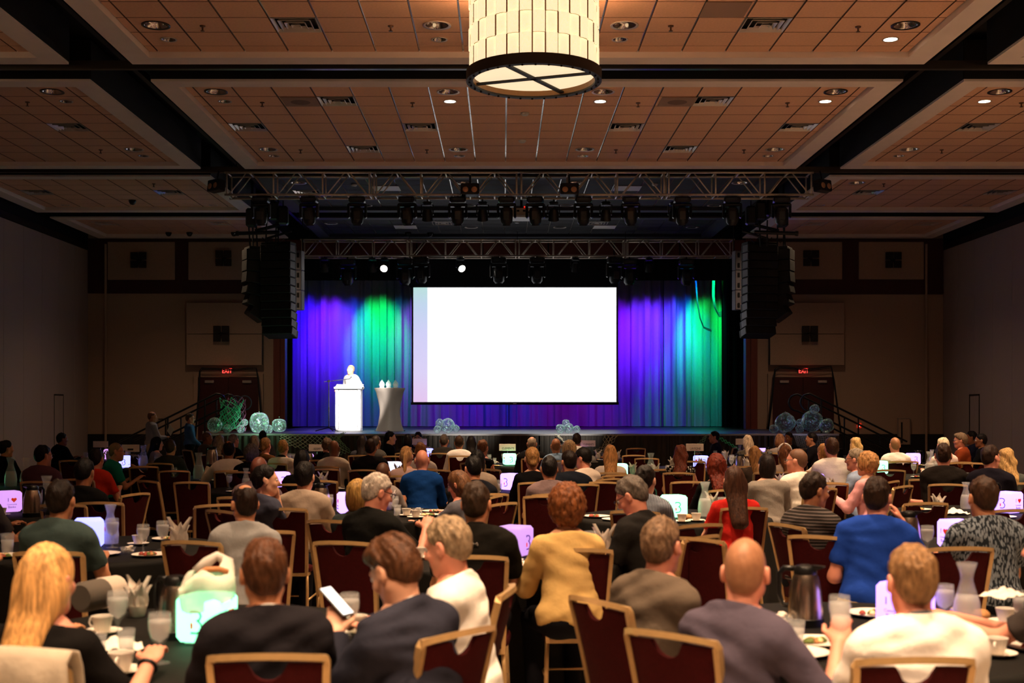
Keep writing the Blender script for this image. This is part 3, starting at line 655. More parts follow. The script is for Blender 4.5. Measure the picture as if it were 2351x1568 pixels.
# ---------------------------------------------------------------- moving-head lights (template in metres, hanging down from origin)
M_fix = P('fixture_black', '#161518', .4); M_fix2 = P('fixture_grey', '#2a2d33', .35)
def moving_head(big=False):
    t = empty('moving_head_light')
    s = 1.25 if big else 1
    MB().tube([(0, 0, .06), (0, 0, -.02)], .02, 8).build('clamp', M_fix, t)
    MB().bbox((-.17 * s, -.14, -.14 * s), (.17 * s, .14, -.02), .03).build('base', M_fix, t)
    MB().bbox((-.10 * s, -.145, -.105 * s), (.10 * s, -.14, -.05), .004).build('control_panel', M_fix2, t)
    yk = MB()
    for q in (-1, 1): yk.bbox((min(q * .15, q * .2) * s, -.07, -.46 * s), (max(q * .15, q * .2) * s, .07, -.16 * s), .025)
    yk.bbox((-.2 * s, -.08, -.22 * s), (.2 * s, .08, -.15 * s), .025).build('yoke', M_fix, t)
    h = MB(); h.lathe([(.0001, .17), (.09, .17), (.125, .12), (.13, -.02), (.12, -.14), (.085, -.18), (.085, -.2)], 16, (0, 0, -.40 * s), Matrix.Translation((0, 0, -.40 * s)) @ Matrix.Rotation(R(12), 4, 'X') @ Matrix.Scale(s, 4) @ Matrix.Translation((0, 0, .40 * s)))
    h.build('head', M_fix, t, angle=40)
    h = MB(); h.lathe([(.08, -.202), (.0001, -.19)], 16, (0, 0, -.40 * s), Matrix.Translation((0, 0, -.40 * s)) @ Matrix.Rotation(R(12), 4, 'X') @ Matrix.Scale(s, 4) @ Matrix.Translation((0, 0, .40 * s)), cap=False)
    h.build('lens', M_lens, t)
    MB().bbox((-.06 * s, -.15 * s, -.5 * s), (.06 * s, -.128 * s, -.33 * s), .004).build('vent_panel', M_fix2, t)
    return t
def par_can(lit=False):
    t = empty('par_light')
    MB().tube([(0, 0, .06), (0, 0, -.03)], .015, 8).build('clamp', M_fix, t)
    MB().bbox((-.1, -.1, -.09), (.1, .1, -.02), .03).build('base', M_fix, t)
    y = MB()
    for q in (-1, 1): y.bbox((min(q * .11, q * .135), -.03, -.3), (max(q * .11, q * .135), .03, -.08), .01)
    y.bbox((-.135, -.03, -.1), (.135, .03, -.08), .008).build('yoke', M_fix, t)
    Mx = Matrix.Translation((0, 0, -.28)) @ Matrix.Rotation(R(-62 if lit else 25), 4, 'X') @ Matrix.Translation((0, 0, .28))
    MB().lathe([(.0001, .12), (.07, .12), (.1, .06), (.11, -.1), (.115, -.13), (.1, -.13), (.098, -.1)], 20, (0, 0, -.28), Mx, cap=False).build('can', M_fix, t, angle=40)
    MB().lathe([(.098, -.11), (.0001, -.1)], 20, (0, 0, -.28), Mx, cap=False).build('lens', P('lit_spot_lens', '#fff', .4, emit='#fff6e8', estr=45) if lit else M_lens, t)
    return t
MH, MHB, PC, PCL = moving_head(), moving_head(True), par_can(), par_can(True)
used = set()
def nth(i): return ['first', 'second', 'third', 'fourth', 'fifth', 'sixth', 'seventh', 'eighth', 'ninth', 'tenth', 'eleventh', 'twelfth', 'thirteenth'][i]
def fixture(T, px, Y, z, label, cat, group, rz=0):
    o = T if T.name not in used else copy_tree(T); used.add(T.name)
    o.location = ((px - VX) * Y / F, Y, z); o.rotation_euler = (0, 0, rz); tag(o, label, cat, group); return o
zb1 = T1Z - .46 - .03; zb2 = T2Z - .46 - .03
for i, x in enumerate((599, 710, 820, 935, 1051, 1163, 1229, 1339, 1448, 1566, 1681, 1794)):
    fixture(MH, x, T1Y + .02, zb1, 'black moving-head light under the front truss, %s from the podium side' % nth(i), 'stage light', 'moving heads on the front truss', R(random.uniform(-8, 8)))
for i, x in enumerate((981, 1108, 1271, 1391, 1548)):
    fixture(PC, x, T1Y + .46, zb1 - .02, 'small black par light under the front truss, %s from the podium side' % nth(i), 'stage light', 'par lights on the front truss')
for i, x in enumerate((798, 930, 967, 1145, 1233, 1412, 1445, 1576)):
    o = fixture(MHB, x, T2Y + (.4 if x in (798, 930, 1445, 1576) else 0), zb2, 'big moving-head light under the back truss, %s from the podium side' % nth(i), 'stage light', 'moving heads on the back truss', R(random.uniform(-10, 10)))
for i, x in enumerate((745, 855, 1321, 1490)):
    fixture(PC, x, T2Y, zb2, 'small dark par light under the back truss, %s from the podium side' % nth(i), 'stage light', 'par lights on the back truss')
for i, x in enumerate((883, 1057)):
    o = fixture(PCL, x, T2Y, zb2, 'lit white spot under the back truss, %s' % ('above the podium side curtain' if i == 0 else 'above the screen'), 'stage light', 'lit spots on the back truss', R(25 if i else -5))
# small LED washes at the curtain side
# two-lamp blinders
M_blind = P('blinder_lens', '#c08c68', .3, .2)
def blinder(loc, rz, tilt, label):
    t = empty('blinder_light', loc, rz, label, 'stage light', 'two-lamp blinders on the front truss'); t.rotation_euler = (tilt, 0, rz)
    MB().bbox((-.19, -.1, -.12), (.19, .1, .12), .02).build('housing', M_fix, t)
    for q in (-.09, .09): MB().lathe([(.062, 0), (.05, .012), (.0001, .02)], 16, (0, 0, 0), Matrix.Translation((q, -.1, -.02)) @ Matrix.Rotation(R(90), 4, 'X'), cap=False).build('lamp', M_blind, t)
    MB().tube([(0, 0, .1), (0, .02, .32)], .02, 8).build('bracket', M_fix, t)
for px, py, rz, lab in ((1079, 436, 0, 'two-lamp blinder on the front truss, near the first truss joint'), (1307, 436, 0, 'two-lamp blinder on the front truss, right of the projector'), (497, 427, R(-40), 'two-lamp blinder angled at the podium end of the front truss'), (1888, 427, R(35), 'two-lamp blinder angled at the far end of the front truss')):
    blinder(at(px, py, T1Y - .12), rz, R(-8), lab)
# projector
pj = empty('projector', at(1197, 492, 28.6), 0, 'white ceiling projector hanging between the truss lights', 'projector')
MB().bbox((-.24, -.2, -.05), (.24, .3, .12), .015).build('body', P('projector_body', '#d6c7b0', .45), pj)
MB().bbox((-.36, -.28, -.11), (.36, .36, -.05), .01).build('tray', M_white, pj)
for z, x in ((.05, -.08), (.05, .06), (.02, .15)): MB().bbox((x - .03, -.205, z - .02), (x + .03, -.2, z + .02), .003).build('port', M_black, pj)
MB().tube([(0, 0, .12), (0, 0, 6.75 - at(1197, 492, 28.6).z)], .03, 8).build('mount_pole', M_black, pj)
MB().lathe([(.014, 0), (.0001, .01)], 10, (0, 0, 0), Matrix.Translation((.07, -.21, .14)) @ Matrix.Rotation(R(90), 4, 'X')).build('status_light', P('red_led', '#f00', .4, emit='#ff1a10', estr=6), pj)
# podium key light: real lamps on the two trusses aimed at the speaker
TBX_ = (895 - VX) * 32.0 / F
PODX, PODY = (799 - VX) * 31.8 / F, 31.8
spot(((883 - VX) * T2Y / F, T2Y - .1, zb2 - .4), (PODX, PODY + .5, 2.3), 900, (1, .93, .85), 34, .6, .06)
for px in (710, 820, 935):
    spot(((px - VX) * T1Y / F, T1Y, zb1 - .65), (PODX + .12, PODY + .1, 2.2), 3600, (1, .95, .9), 15.5, .35, .05)
spot(((1163 - VX) * T1Y / F, T1Y, zb1 - .65), (-1.0, 29.2, SH + .1), 2400, (1, .96, .94), 24, .9, .05)
spot(((1339 - VX) * T1Y / F, T1Y, zb1 - .65), (1.5, 29.2, SH + .1), 2400, (1, .96, .94), 24, .9, .05)
spot(((599 - VX) * T1Y / F, T1Y, zb1 - .65), (-5.7, 29.2, SH + .3), 4000, (.95, 1, .97), 16, .9, .05)
spot(((1051 - VX) * T1Y / F, T1Y, zb1 - .65), (TBX_, 31.9, 1.75), 900, (1, .94, .86), 12, .6, .05)
# blue backlight on the truss and floor from the stage lamps
for X, c in ((-4.6, (.1, .1, 1)), (5.6, (.1, .2, 1)), (.5, (.5, .6, 1))):
    spot((X, 36.0, 5.6), (X * .8, 30.0, SH), 260, c, 75, .9, .1)
# ---------------------------------------------------------------- line-array loudspeakers
M_spk = P('speaker_paint', '#14130f', .6, var=.1, vscale=20); M_grille = P('speaker_grille_mesh', '#0a0a0a', .7, bump=.5, bscale=300); M_spkside = P('speaker_side', '#7d7880', .5)
def array(px0, px1, py0, Y, n_, h, rz, curve, label, rev=False, side=True):
    wd = (px1 - px0) * Y / F; t = empty('line_array_speaker', at((px0 + px1) / 2, py0, Y), rz, label, 'loudspeaker')
    z = 0; y = 0; a = 0
    for k in range(n_):
        a = curve * (k / max(1, n_ - 1)) ** 2
        Mx = Matrix.Translation((0, y, z)) @ Matrix.Rotation(-a, 4, 'X')
        b = MB(); b.bbox((-wd / 2, .0, -h + .006), (wd / 2, .42, 0), .012, Mx).build('cabinet', M_spk, t)
        MB().bbox((-wd / 2 + .02, -.012, -h + .014), (wd / 2 - .02, .0, -.008), .006, Mx).build('grille', M_grille, t)
        if side:
            sd_ = MB()
            for q in (-1, 1): sd_.bbox((q * (wd / 2 + .006) - .006, .03, -h + .02), (q * (wd / 2 + .006) + .006, .3, -.015), .004, Mx)
            sd_.build('side_plate', M_spkside, t)
            MB().bbox((wd / 2 * .2, -.016, -h * .7), (wd / 2 * .2 + .09, -.012, -h * .2), .002, Mx).build('badge', M_spk, t)
        z -= h * math.cos(a); y += h * math.sin(a)
    MB().bbox((-wd / 2, .05, .0), (wd / 2, .4, .06), .01).build('fly_frame', M_spk, t)
    MB().tube([(0, .2, .05), (0, .2, 7.4 - t.location.z)], .02, 8).build('chain', M_black, t)
    return t
def array2(*a, **k): return array(*a, **k)
array(594, 667, 560, 29.2, 11, .197, R(-14), R(14), 'tall straight line-array speaker hanging at the podium end of the stage')
array(1716, 1790, 560, 29.2, 11, .197, R(14), R(14), 'tall straight line-array speaker hanging at the far end of the stage')
array(540, 584, 572, 29.6, 6, .27, R(-62), R(34), 'smaller curved line-array speaker turned outward at the podium end', side=False)
array(1794, 1842, 572, 29.6, 6, .27, R(62), R(34), 'smaller curved line-array speaker turned outward at the far end', side=False)
for px, lab, rz in ((684, 'pale-sided subwoofer column behind the podium-end speaker', -14), (1696, 'pale-sided subwoofer column behind the far-end speaker', 14)):
    t = empty('subwoofer_column', at(px, 575, 31.2), R(rz), lab, 'loudspeaker')
    for k in range(3):
        MB().bbox((-.09, 0, -.5 - k * .51), (.09, .22, -k * .51), .012).build('cabinet', M_spkside, t)
        for z in (-.12, -.38): MB().bbox((-.03, -.012, z - .06 - k * .51), (.03, .0, z + .06 - k * .51), .006).build('handle', M_black, t)
    MB().tube([(0, .3, 0), (0, .3, 7.4 - t.location.z)], .015, 6).build('chain', M_black, t)
# rigging frames above the arrays: short truss, motors, bars
for s, xc, lab in ((1, 622, 'dark rigging frame with motors and lamps above the podium-end speakers'), (-1, 1752, 'dark rigging frame with motors and lamps above the far-end speakers')):
    c = at(xc, 535, 28.8); t = empty('rigging_frame', c, 0, lab, 'rigging'); m = s
    g = lambda dx, dy: ((dx * m) * 28.8 / F, 0, -dy * 28.8 / F)
    def bar(name, a, b, r, dy=0): 
        A, B_ = Vector(g(*a)), Vector(g(*b)); A.y = B_.y = dy; return MB().tube([A, B_], r, 8).build(name, M_fix, t)
    bar('spreader_bar', (-78, 1), (20, -2), .045); bar('spreader_bar', (-40, -8), (30, -25), .04, .2); bar('spreader_bar', (-20, 8), (40, -10), .03, .4)
    bar('end_cap', (-80, 1), (-74, 1), .06)
    for a in (-52, -36, -10, 8): bar('hanger', (a, -30), (a + random.uniform(-4, 4), 30), .018, random.uniform(0, .3))
    for a, b in ((-45, -35), (-20, -60), (6, -50), (28, -40)):
        q = g(a, b); MB().bbox((q[0] - .12, -.1, q[2] - .22), (q[0] + .12, .14, q[2] + .22), .04).build('chain_motor', M_fix, t)
        MB().tube([(q[0], 0, q[2]), (q[0], 0, 7.4 - c.z)], .012, 6).build('chain', M_black, t)
    for k in range(3):
        a0 = g(-50 + 30 * k, 10); a1 = g(-30 + 30 * k, 12); mid = [(a0[i] + a1[i]) / 2 for i in range(3)]; mid[2] -= .12
        MB().tube([a0, mid, a1], .01, 6).build('cable', M_cable, t)
# hanging green-lit cable coils in front of the curtain
for k, pts in enumerate(([(1596, 517.2), (1596, 560), (1597, 640), (1600, 690), (1607, 730), (1615, 750), (1622, 753), (1632, 757)], [(1638, 517.2), (1638, 560), (1637, 620), (1636, 680), (1640, 705), (1648, 718), (1658, 716), (1664, 700), (1664, 640), (1662, 560), (1662, 517.2)])):
    m = MB()
    for j in range(2 + k * 2): m.tube([at(x + j * 1.2, y + (j * 3 if y > 690 else 0), 37.6) for x, y in pts], .018, 6)
    tag(m.build('hanging_cable', P('cable_grey', '#8a8a8a', .5), smooth=True), ['single black cable hanging down before the green-lit curtain', 'looped bunch of cables hanging before the green-lit curtain'][k], 'cable')
# ---------------------------------------------------------------- podium, cocktail table, mic stand, awards
M_podium = P('podium_white', '#e9e7ea', .4)
pd = empty('podium', (PODX, PODY, SH), 0, 'white upright podium lit brightly at the stage edge', 'podium')
MB().bbox((-.33, -.02, .0), (.33, .45, .05), .01).build('plinth', M_podium, pd)
MB().bbox((-.24, -.0, .05), (.24, .02, 1.1), .006).build('front_panel', M_podium, pd)
for q in (-1, 1): MB().bbox((q * .29 - .04, -.02, .05), (q * .29 + .04, .42, 1.13), .012).build('side_post', M_podium, pd)
tp = MB(); Mx = Matrix.Translation((0, .2, 1.16)) @ Matrix.Rotation(R(12), 4, 'X'); tp.bbox((-.36, -.26, -.02), (.36, .27, .02), .012, Mx).bbox((-.36, -.28, -.0), (.36, -.26, .05), .006, Mx).build('reading_desk', M_podium, pd)
TBX, TBY = (895 - VX) * 32.0 / F, 32.0
ct = empty('cocktail_table', (TBX, TBY, SH), 0, 'tall cocktail table in a tight grey stretch cover', 'table')
prof = [(.345, 0), (.33, .03), (.28, .18), (.245, .42), (.245, .6), (.29, .85), (.36, 1.02), (.40, 1.1), (.402, 1.12), (.40, 1.13), (.0001, 1.13)]
m = MB(); n_ = 40
for r_, z in prof: m.v += [((r_ * (1 + (.10 * math.cos(4 * a) if z < .9 else 0))) * math.cos(a), (r_ * (1 + (.10 * math.cos(4 * a) if z < .9 else 0))) * math.sin(a), z) for a in [2 * math.pi * k / n_ + R(45) for k in range(n_)]]
for i in range(len(prof) - 1):
    for k in range(n_): m.f.append((i * n_ + k, i * n_ + (k + 1) % n_, (i + 1) * n_ + (k + 1) % n_, (i + 1) * n_ + k)); m.mi.append(0)
m.build('stretch_cover', P('stretch_cloth', '#857a70', .7), ct, angle=50)
for k in range(4): MB().lathe([(.03, 0), (.03, .02)], 10, (.37 * math.cos(R(45 + 90 * k) + R(45)), .37 * math.sin(R(90 + 90 * k)), 0)).build('foot', M_black, ct)
M_glass = P('award_glass', '#d8fff0', .1, trans=.55, ior=1.3); M_etch = P('award_plate', '#b9bdbb', .5)
for k, x in enumerate((877, 892, 908)):
    aw = empty('glass_award', ((x - VX) * 31.85 / F, 31.85, SH + 1.131), 0, ['leftmost flame-shaped glass award on the cocktail table', 'middle flame-shaped glass award on the cocktail table', 'rightmost flame-shaped glass award on the cocktail table'][k], 'award', 'glass awards')
    fl = [(-.045, .02), (-.075, .08), (-.06, .13), (0, .215), (.06, .13), (.075, .08), (.045, .02)]
    MB().prism(fl, -.015, .015, lambda u, v, d: (u, d, v)).build('flame_block', M_glass, aw)
    MB().bbox((-.06, -.03, 0), (.06, .03, .02), .005).build('base', M_etch, aw)
    MB().prism([(-.04, .05), (-.05, .085), (-.03, .11), (0, .115), (.03, .11), (.05, .085), (.04, .05)], -.018, -.0155, lambda u, v, d: (u, d, v)).build('etched_panel', M_etch, aw)
ms = empty('microphone_stand', at(755, 990, 31.6), 0, 'black boom microphone stand beside the podium', 'microphone stand'); ms.location.z = SH
hz = at(752, 875, 31.6).z - SH
MB().tube([(0, 0, .08), (0, 0, hz)], .012, 8).build('pole', M_blackgloss, ms)
MB().tube([(0, 0, .5), (0, 0, .62)], .018, 8).build('clutch', M_blackgloss, ms)
for a in (200, 320, 80): MB().tube([(0, 0, .1), (.35 * math.cos(R(a)), .35 * math.sin(R(a)), .01)], .011, 8).build('leg', M_blackgloss, ms)
MB().tube([(-.13, 0, hz - .02), (.52, .12, hz + .06)], .009, 8).build('boom', M_blackgloss, ms)
MB().tube([(.52, .12, hz + .06), (.57, .14, hz + .12)], [.012, .02], 8).build('microphone', M_blackgloss, ms)
MB().lathe([(.03, -.03), (.03, .03)], 10, (0, 0, hz)).build('joint', M_blackgloss, ms)
# ================================================================ people: smooth distance-field bodies meshed with surface nets
def V(*a): return np.array(a, dtype=np.float64)
def smin(a, b, k):
    h = np.clip(.5 + .5 * (b - a) / k, 0, 1)
    return b + (a - b) * h - k * h * (1 - h)
def smax(a, b, k): return -smin(-a, -b, k)
def cap(p, a, b, ra, rb=None):
    rb = ra if rb is None else rb
    ba = b - a; t = np.clip(((p - a) @ ba) / max(ba @ ba, 1e-9), 0, 1)
    return np.linalg.norm(p - a - t[:, None] * ba, axis=1) - (ra + (rb - ra) * t)
def ell(p, c, r):
    q = (p - c) / r; k0 = np.linalg.norm(q, axis=1); k1 = np.linalg.norm(q / r, axis=1)
    return k0 * (k0 - 1) / np.maximum(k1, 1e-6)
def surface_nets(fn, lo, hi, h):
    lo = np.asarray(lo, float); n = np.maximum(np.ceil((np.asarray(hi) - lo) / h).astype(int) + 1, 3)
    ax = [lo[i] + h * np.arange(n[i]) for i in range(3)]
    B = 4; nb_ = -(-n // B)                    # coarse pass: full evaluation only in blocks near the surface
    cx_ = [lo[i] + h * (np.arange(nb_[i]) * B + (B - 1) / 2) for i in range(3)]
    DC = fn(np.stack(np.meshgrid(*cx_, indexing='ij'), -1).reshape(-1, 3)).reshape(nb_)
    near = np.abs(DC) < h * B * 1.25 + .012
    D = DC.repeat(B, 0).repeat(B, 1).repeat(B, 2)[:n[0], :n[1], :n[2]].copy(); nr = near.repeat(B, 0).repeat(B, 1).repeat(B, 2)[:n[0], :n[1], :n[2]]
    ii = np.argwhere(nr)
    if len(ii): D[nr] = fn(lo + ii * h)
    S = D < 0
    nx, ny, nz = n - 1
    acc = np.zeros((nx, ny, nz, 3)); cnt = np.zeros((nx, ny, nz))
    corners = [(i, j, k) for i in (0, 1) for j in (0, 1) for k in (0, 1)]
    def sub(A, c): return A[c[0]:c[0] + nx, c[1]:c[1] + ny, c[2]:c[2] + nz]
    for c in corners:
        for axis in range(3):
            if c[axis]: continue
            c2 = list(c); c2[axis] = 1
            a, b = sub(D, c), sub(D, c2); x = (sub(S, c) != sub(S, c2))
            t = np.where(x, a / np.where(a == b, 1, a - b), 0)
            for q in range(3): acc[..., q] += np.where(x, c[q] + (t if q == axis else 0), 0)
            cnt += x
    act = cnt > 0; idx = -np.ones((nx, ny, nz), int); idx[act] = np.arange(act.sum())
    ijk = np.argwhere(act); verts = lo + (ijk + acc[act] / cnt[act][:, None]) * h
    faces = []
    for axis in range(3):
        u, w = (axis + 1) % 3, (axis + 2) % 3
        sl0 = [slice(None)] * 3; sl1 = [slice(None)] * 3
        sl0[axis] = slice(0, -1); sl1[axis] = slice(1, None)
        x = S[tuple(sl0)] != S[tuple(sl1)]; e = np.argwhere(x)
        if len(e) == 0: continue
        ok = (e[:, u] > 0) & (e[:, w] > 0) & (e[:, u] < n[u] - 1) & (e[:, w] < n[w] - 1); e = e[ok]
        inside = S[e[:, 0], e[:, 1], e[:, 2]]
        def cell(du, dw):
            c = e.copy(); c[:, u] -= du; c[:, w] -= dw; return idx[c[:, 0], c[:, 1], c[:, 2]]
        q = np.stack([cell(1, 1), cell(0, 1), cell(0, 0), cell(1, 0)], 1)
        q[~inside] = q[~inside][:, ::-1]
        faces.append(q)
    F_ = np.concatenate(faces) if faces else np.zeros((0, 4), int)
    return verts, F_[(F_ >= 0).all(1)]
def np_mesh(name, parts, mats):
    vs_, fs_, mi, o = [], [], [], 0
    for k, (v, f) in enumerate(parts):
        vs_.append(v); fs_.append(f + o); o += len(v)
    v = np.concatenate(vs_); f = np.concatenate(fs_)
    me = bpy.data.meshes.new(name); me.vertices.add(len(v)); me.vertices.foreach_set('co', v.astype(np.float32).ravel())
    me.loops.add(f.size); me.loops.foreach_set('vertex_index', f.astype(np.int32).ravel())
    me.polygons.add(len(f)); me.polygons.foreach_set('loop_start', np.arange(0, f.size, 4, dtype=np.int32))
    me.polygons.foreach_set('use_smooth', np.ones(len(f), bool))
    for m in mats: me.materials.append(m)
    me.update(calc_edges=True); return me
def rotz(a): c, s = math.cos(a), math.sin(a); return np.array([[c, -s, 0], [s, c, 0], [0, 0, 1]])
def rotx(a): c, s = math.cos(a), math.sin(a); return np.array([[1, 0, 0], [0, c, -s], [0, s, c]])
def roty(a): c, s = math.cos(a), math.sin(a); return np.array([[c, 0, s], [0, 1, 0], [-s, 0, c]])
SKIN = dict(fair=P('skin_fair', '#d9a184', .55, var=.05, vscale=14, spec=.35), tan=P('skin_tan', '#bd7f5c', .5, var=.05, vscale=14, spec=.35), brown=P('skin_brown', '#8a5638', .5, var=.06, vscale=14, spec=.35), pink=P('skin_pink', '#d88f76', .5, var=.06, vscale=14, spec=.35))
def hair_mat(col, style='short'):
    kd = 'long' if style in ('long', 'ponytail', 'bob') else 'wavy' if style in ('wavy', 'curlylong', 'curly', 'afro') else 'buzz' if style == 'buzz' else 'short'; k = 'hair_%s_%s' % (kd, col.strip('#'))
    if k in MATS: return MATS[k]
    if kd == 'buzz': return P(k, col, .5, var=.12, vscale=40, bump=.15, bscale=60, spec=.35)
    return P(k, col, .5, var={'long': .55, 'wavy': .55, 'short': .45}[kd], vscale=7, bump={'long': .5, 'wavy': .8, 'short': .6}[kd], bscale=14, stretch={'long': (11, 11, .5), 'wavy': (9, 9, 1.6), 'short': (9, 9, 4)}[kd], spec=.2)
def cloth(col, kind='plain'):
    k = 'cloth_%s_%s' % (kind, col.strip('#'))
    if k in MATS: return MATS[k]
    m = P(k, col, .88, var=.10, vscale=5, bump=.4, bscale=26, spec=.08)
    nt = m.node_tree; b = nt.nodes['Principled BSDF']
    tc = nt.nodes.new('ShaderNodeTexCoord'); base = b.inputs['Base Color'].links[0].from_socket
    def mix(fac, c2):
        mx = nt.nodes.new('ShaderNodeMixRGB'); nt.links.new(fac, mx.inputs['Fac']); nt.links.new(base, mx.inputs['Color1']); mx.inputs['Color2'].default_value = rgb(c2)
        nt.links.new(mx.outputs['Color'], b.inputs['Base Color'])
    if kind in ('hstripe', 'vstripe', 'check'):
        wv = nt.nodes.new('ShaderNodeTexWave'); wv.bands_direction = 'Z' if kind == 'hstripe' else 'X'; wv.inputs['Scale'].default_value = 14 if kind == 'hstripe' else 26; wv.inputs['Distortion'].default_value = .4
        nt.links.new(tc.outputs['Object'], wv.inputs['Vector']); rp = nt.nodes.new('ShaderNodeValToRGB'); rp.color_ramp.elements[0].position = .72 if kind == 'hstripe' else .5; rp.color_ramp.elements[1].position = .85
        nt.links.new(wv.outputs['Fac'], rp.inputs['Fac']); mix(rp.outputs['Color'], {'hstripe': '#6a5f5c', 'vstripe': '#8c93a0', 'check': '#6d6a66'}[kind])
    if kind == 'dots':
        vo = nt.nodes.new('ShaderNodeTexVoronoi'); vo.inputs['Scale'].default_value = 38; vo.inputs['Randomness'].default_value = .15
        nt.links.new(tc.outputs['Object'], vo.inputs['Vector']); rp = nt.nodes.new('ShaderNodeValToRGB'); rp.color_ramp.interpolation = 'CONSTANT'; rp.color_ramp.elements[0].color = (1, 1, 1, 1); rp.color_ramp.elements[1].position = .36; rp.color_ramp.elements[1].color = (0, 0, 0, 1)
        nt.links.new(vo.outputs['Distance'], rp.inputs['Fac']); mix(rp.outputs['Color'], '#e6d9c4')
    if kind == 'leaf':
        prev = None
        for (rot, sc, lo_, hi_) in (((0, .7, 0), (58, 24, 17), .36, .42), ((0, -.8, .3), (58, 24, 17), .36, .41), ((0, .1, .2), (64, 26, 19), .30, .35)):
            mp = nt.nodes.new('ShaderNodeMapping'); mp.inputs['Rotation'].default_value = rot; mp.inputs['Scale'].default_value = sc; mp.inputs['Location'].default_value = (rot[1] * 5, 0, rot[1] * 3)
            vo = nt.nodes.new('ShaderNodeTexVoronoi'); vo.inputs['Scale'].default_value = 1.25; vo.inputs['Randomness'].default_value = .8
            nt.links.new(tc.outputs['Object'], mp.inputs['Vector']); nt.links.new(mp.outputs['Vector'], vo.inputs['Vector'])
            rp = nt.nodes.new('ShaderNodeValToRGB'); rp.color_ramp.elements[0].position = lo_; rp.color_ramp.elements[0].color = (1, 1, 1, 1); rp.color_ramp.elements[1].position = hi_; rp.color_ramp.elements[1].color = (0, 0, 0, 1)
            nt.links.new(vo.outputs['Distance'], rp.inputs['Fac'])
            if prev is None: prev = rp.outputs['Color']
            else:
                ad = nt.nodes.new('ShaderNodeMixRGB'); ad.blend_type = 'LIGHTEN'; ad.inputs['Fac'].default_value = 1; nt.links.new(prev, ad.inputs['Color1']); nt.links.new(rp.outputs['Color'], ad.inputs['Color2']); prev = ad.outputs['Color']
        mix(prev, '#767e86')
    return m
M_eye = P('eye_white', '#d8cfc8', .2); M_iris = P('eye_iris', '#1c120c', .15); M_specs = P('spectacle_frame', '#0d0c0c', .3); M_lany = P('lanyard_band', '#101014', .6); M_trous = P('trouser_cloth', '#100f14', .85, spec=.08)
M_khaki = P('khaki_cloth', '#b09a78', .85); M_shoe = P('shoe_leather', '#0f0c0a', .4); M_tagw = P('white_tag', '#e6e2da', .6)

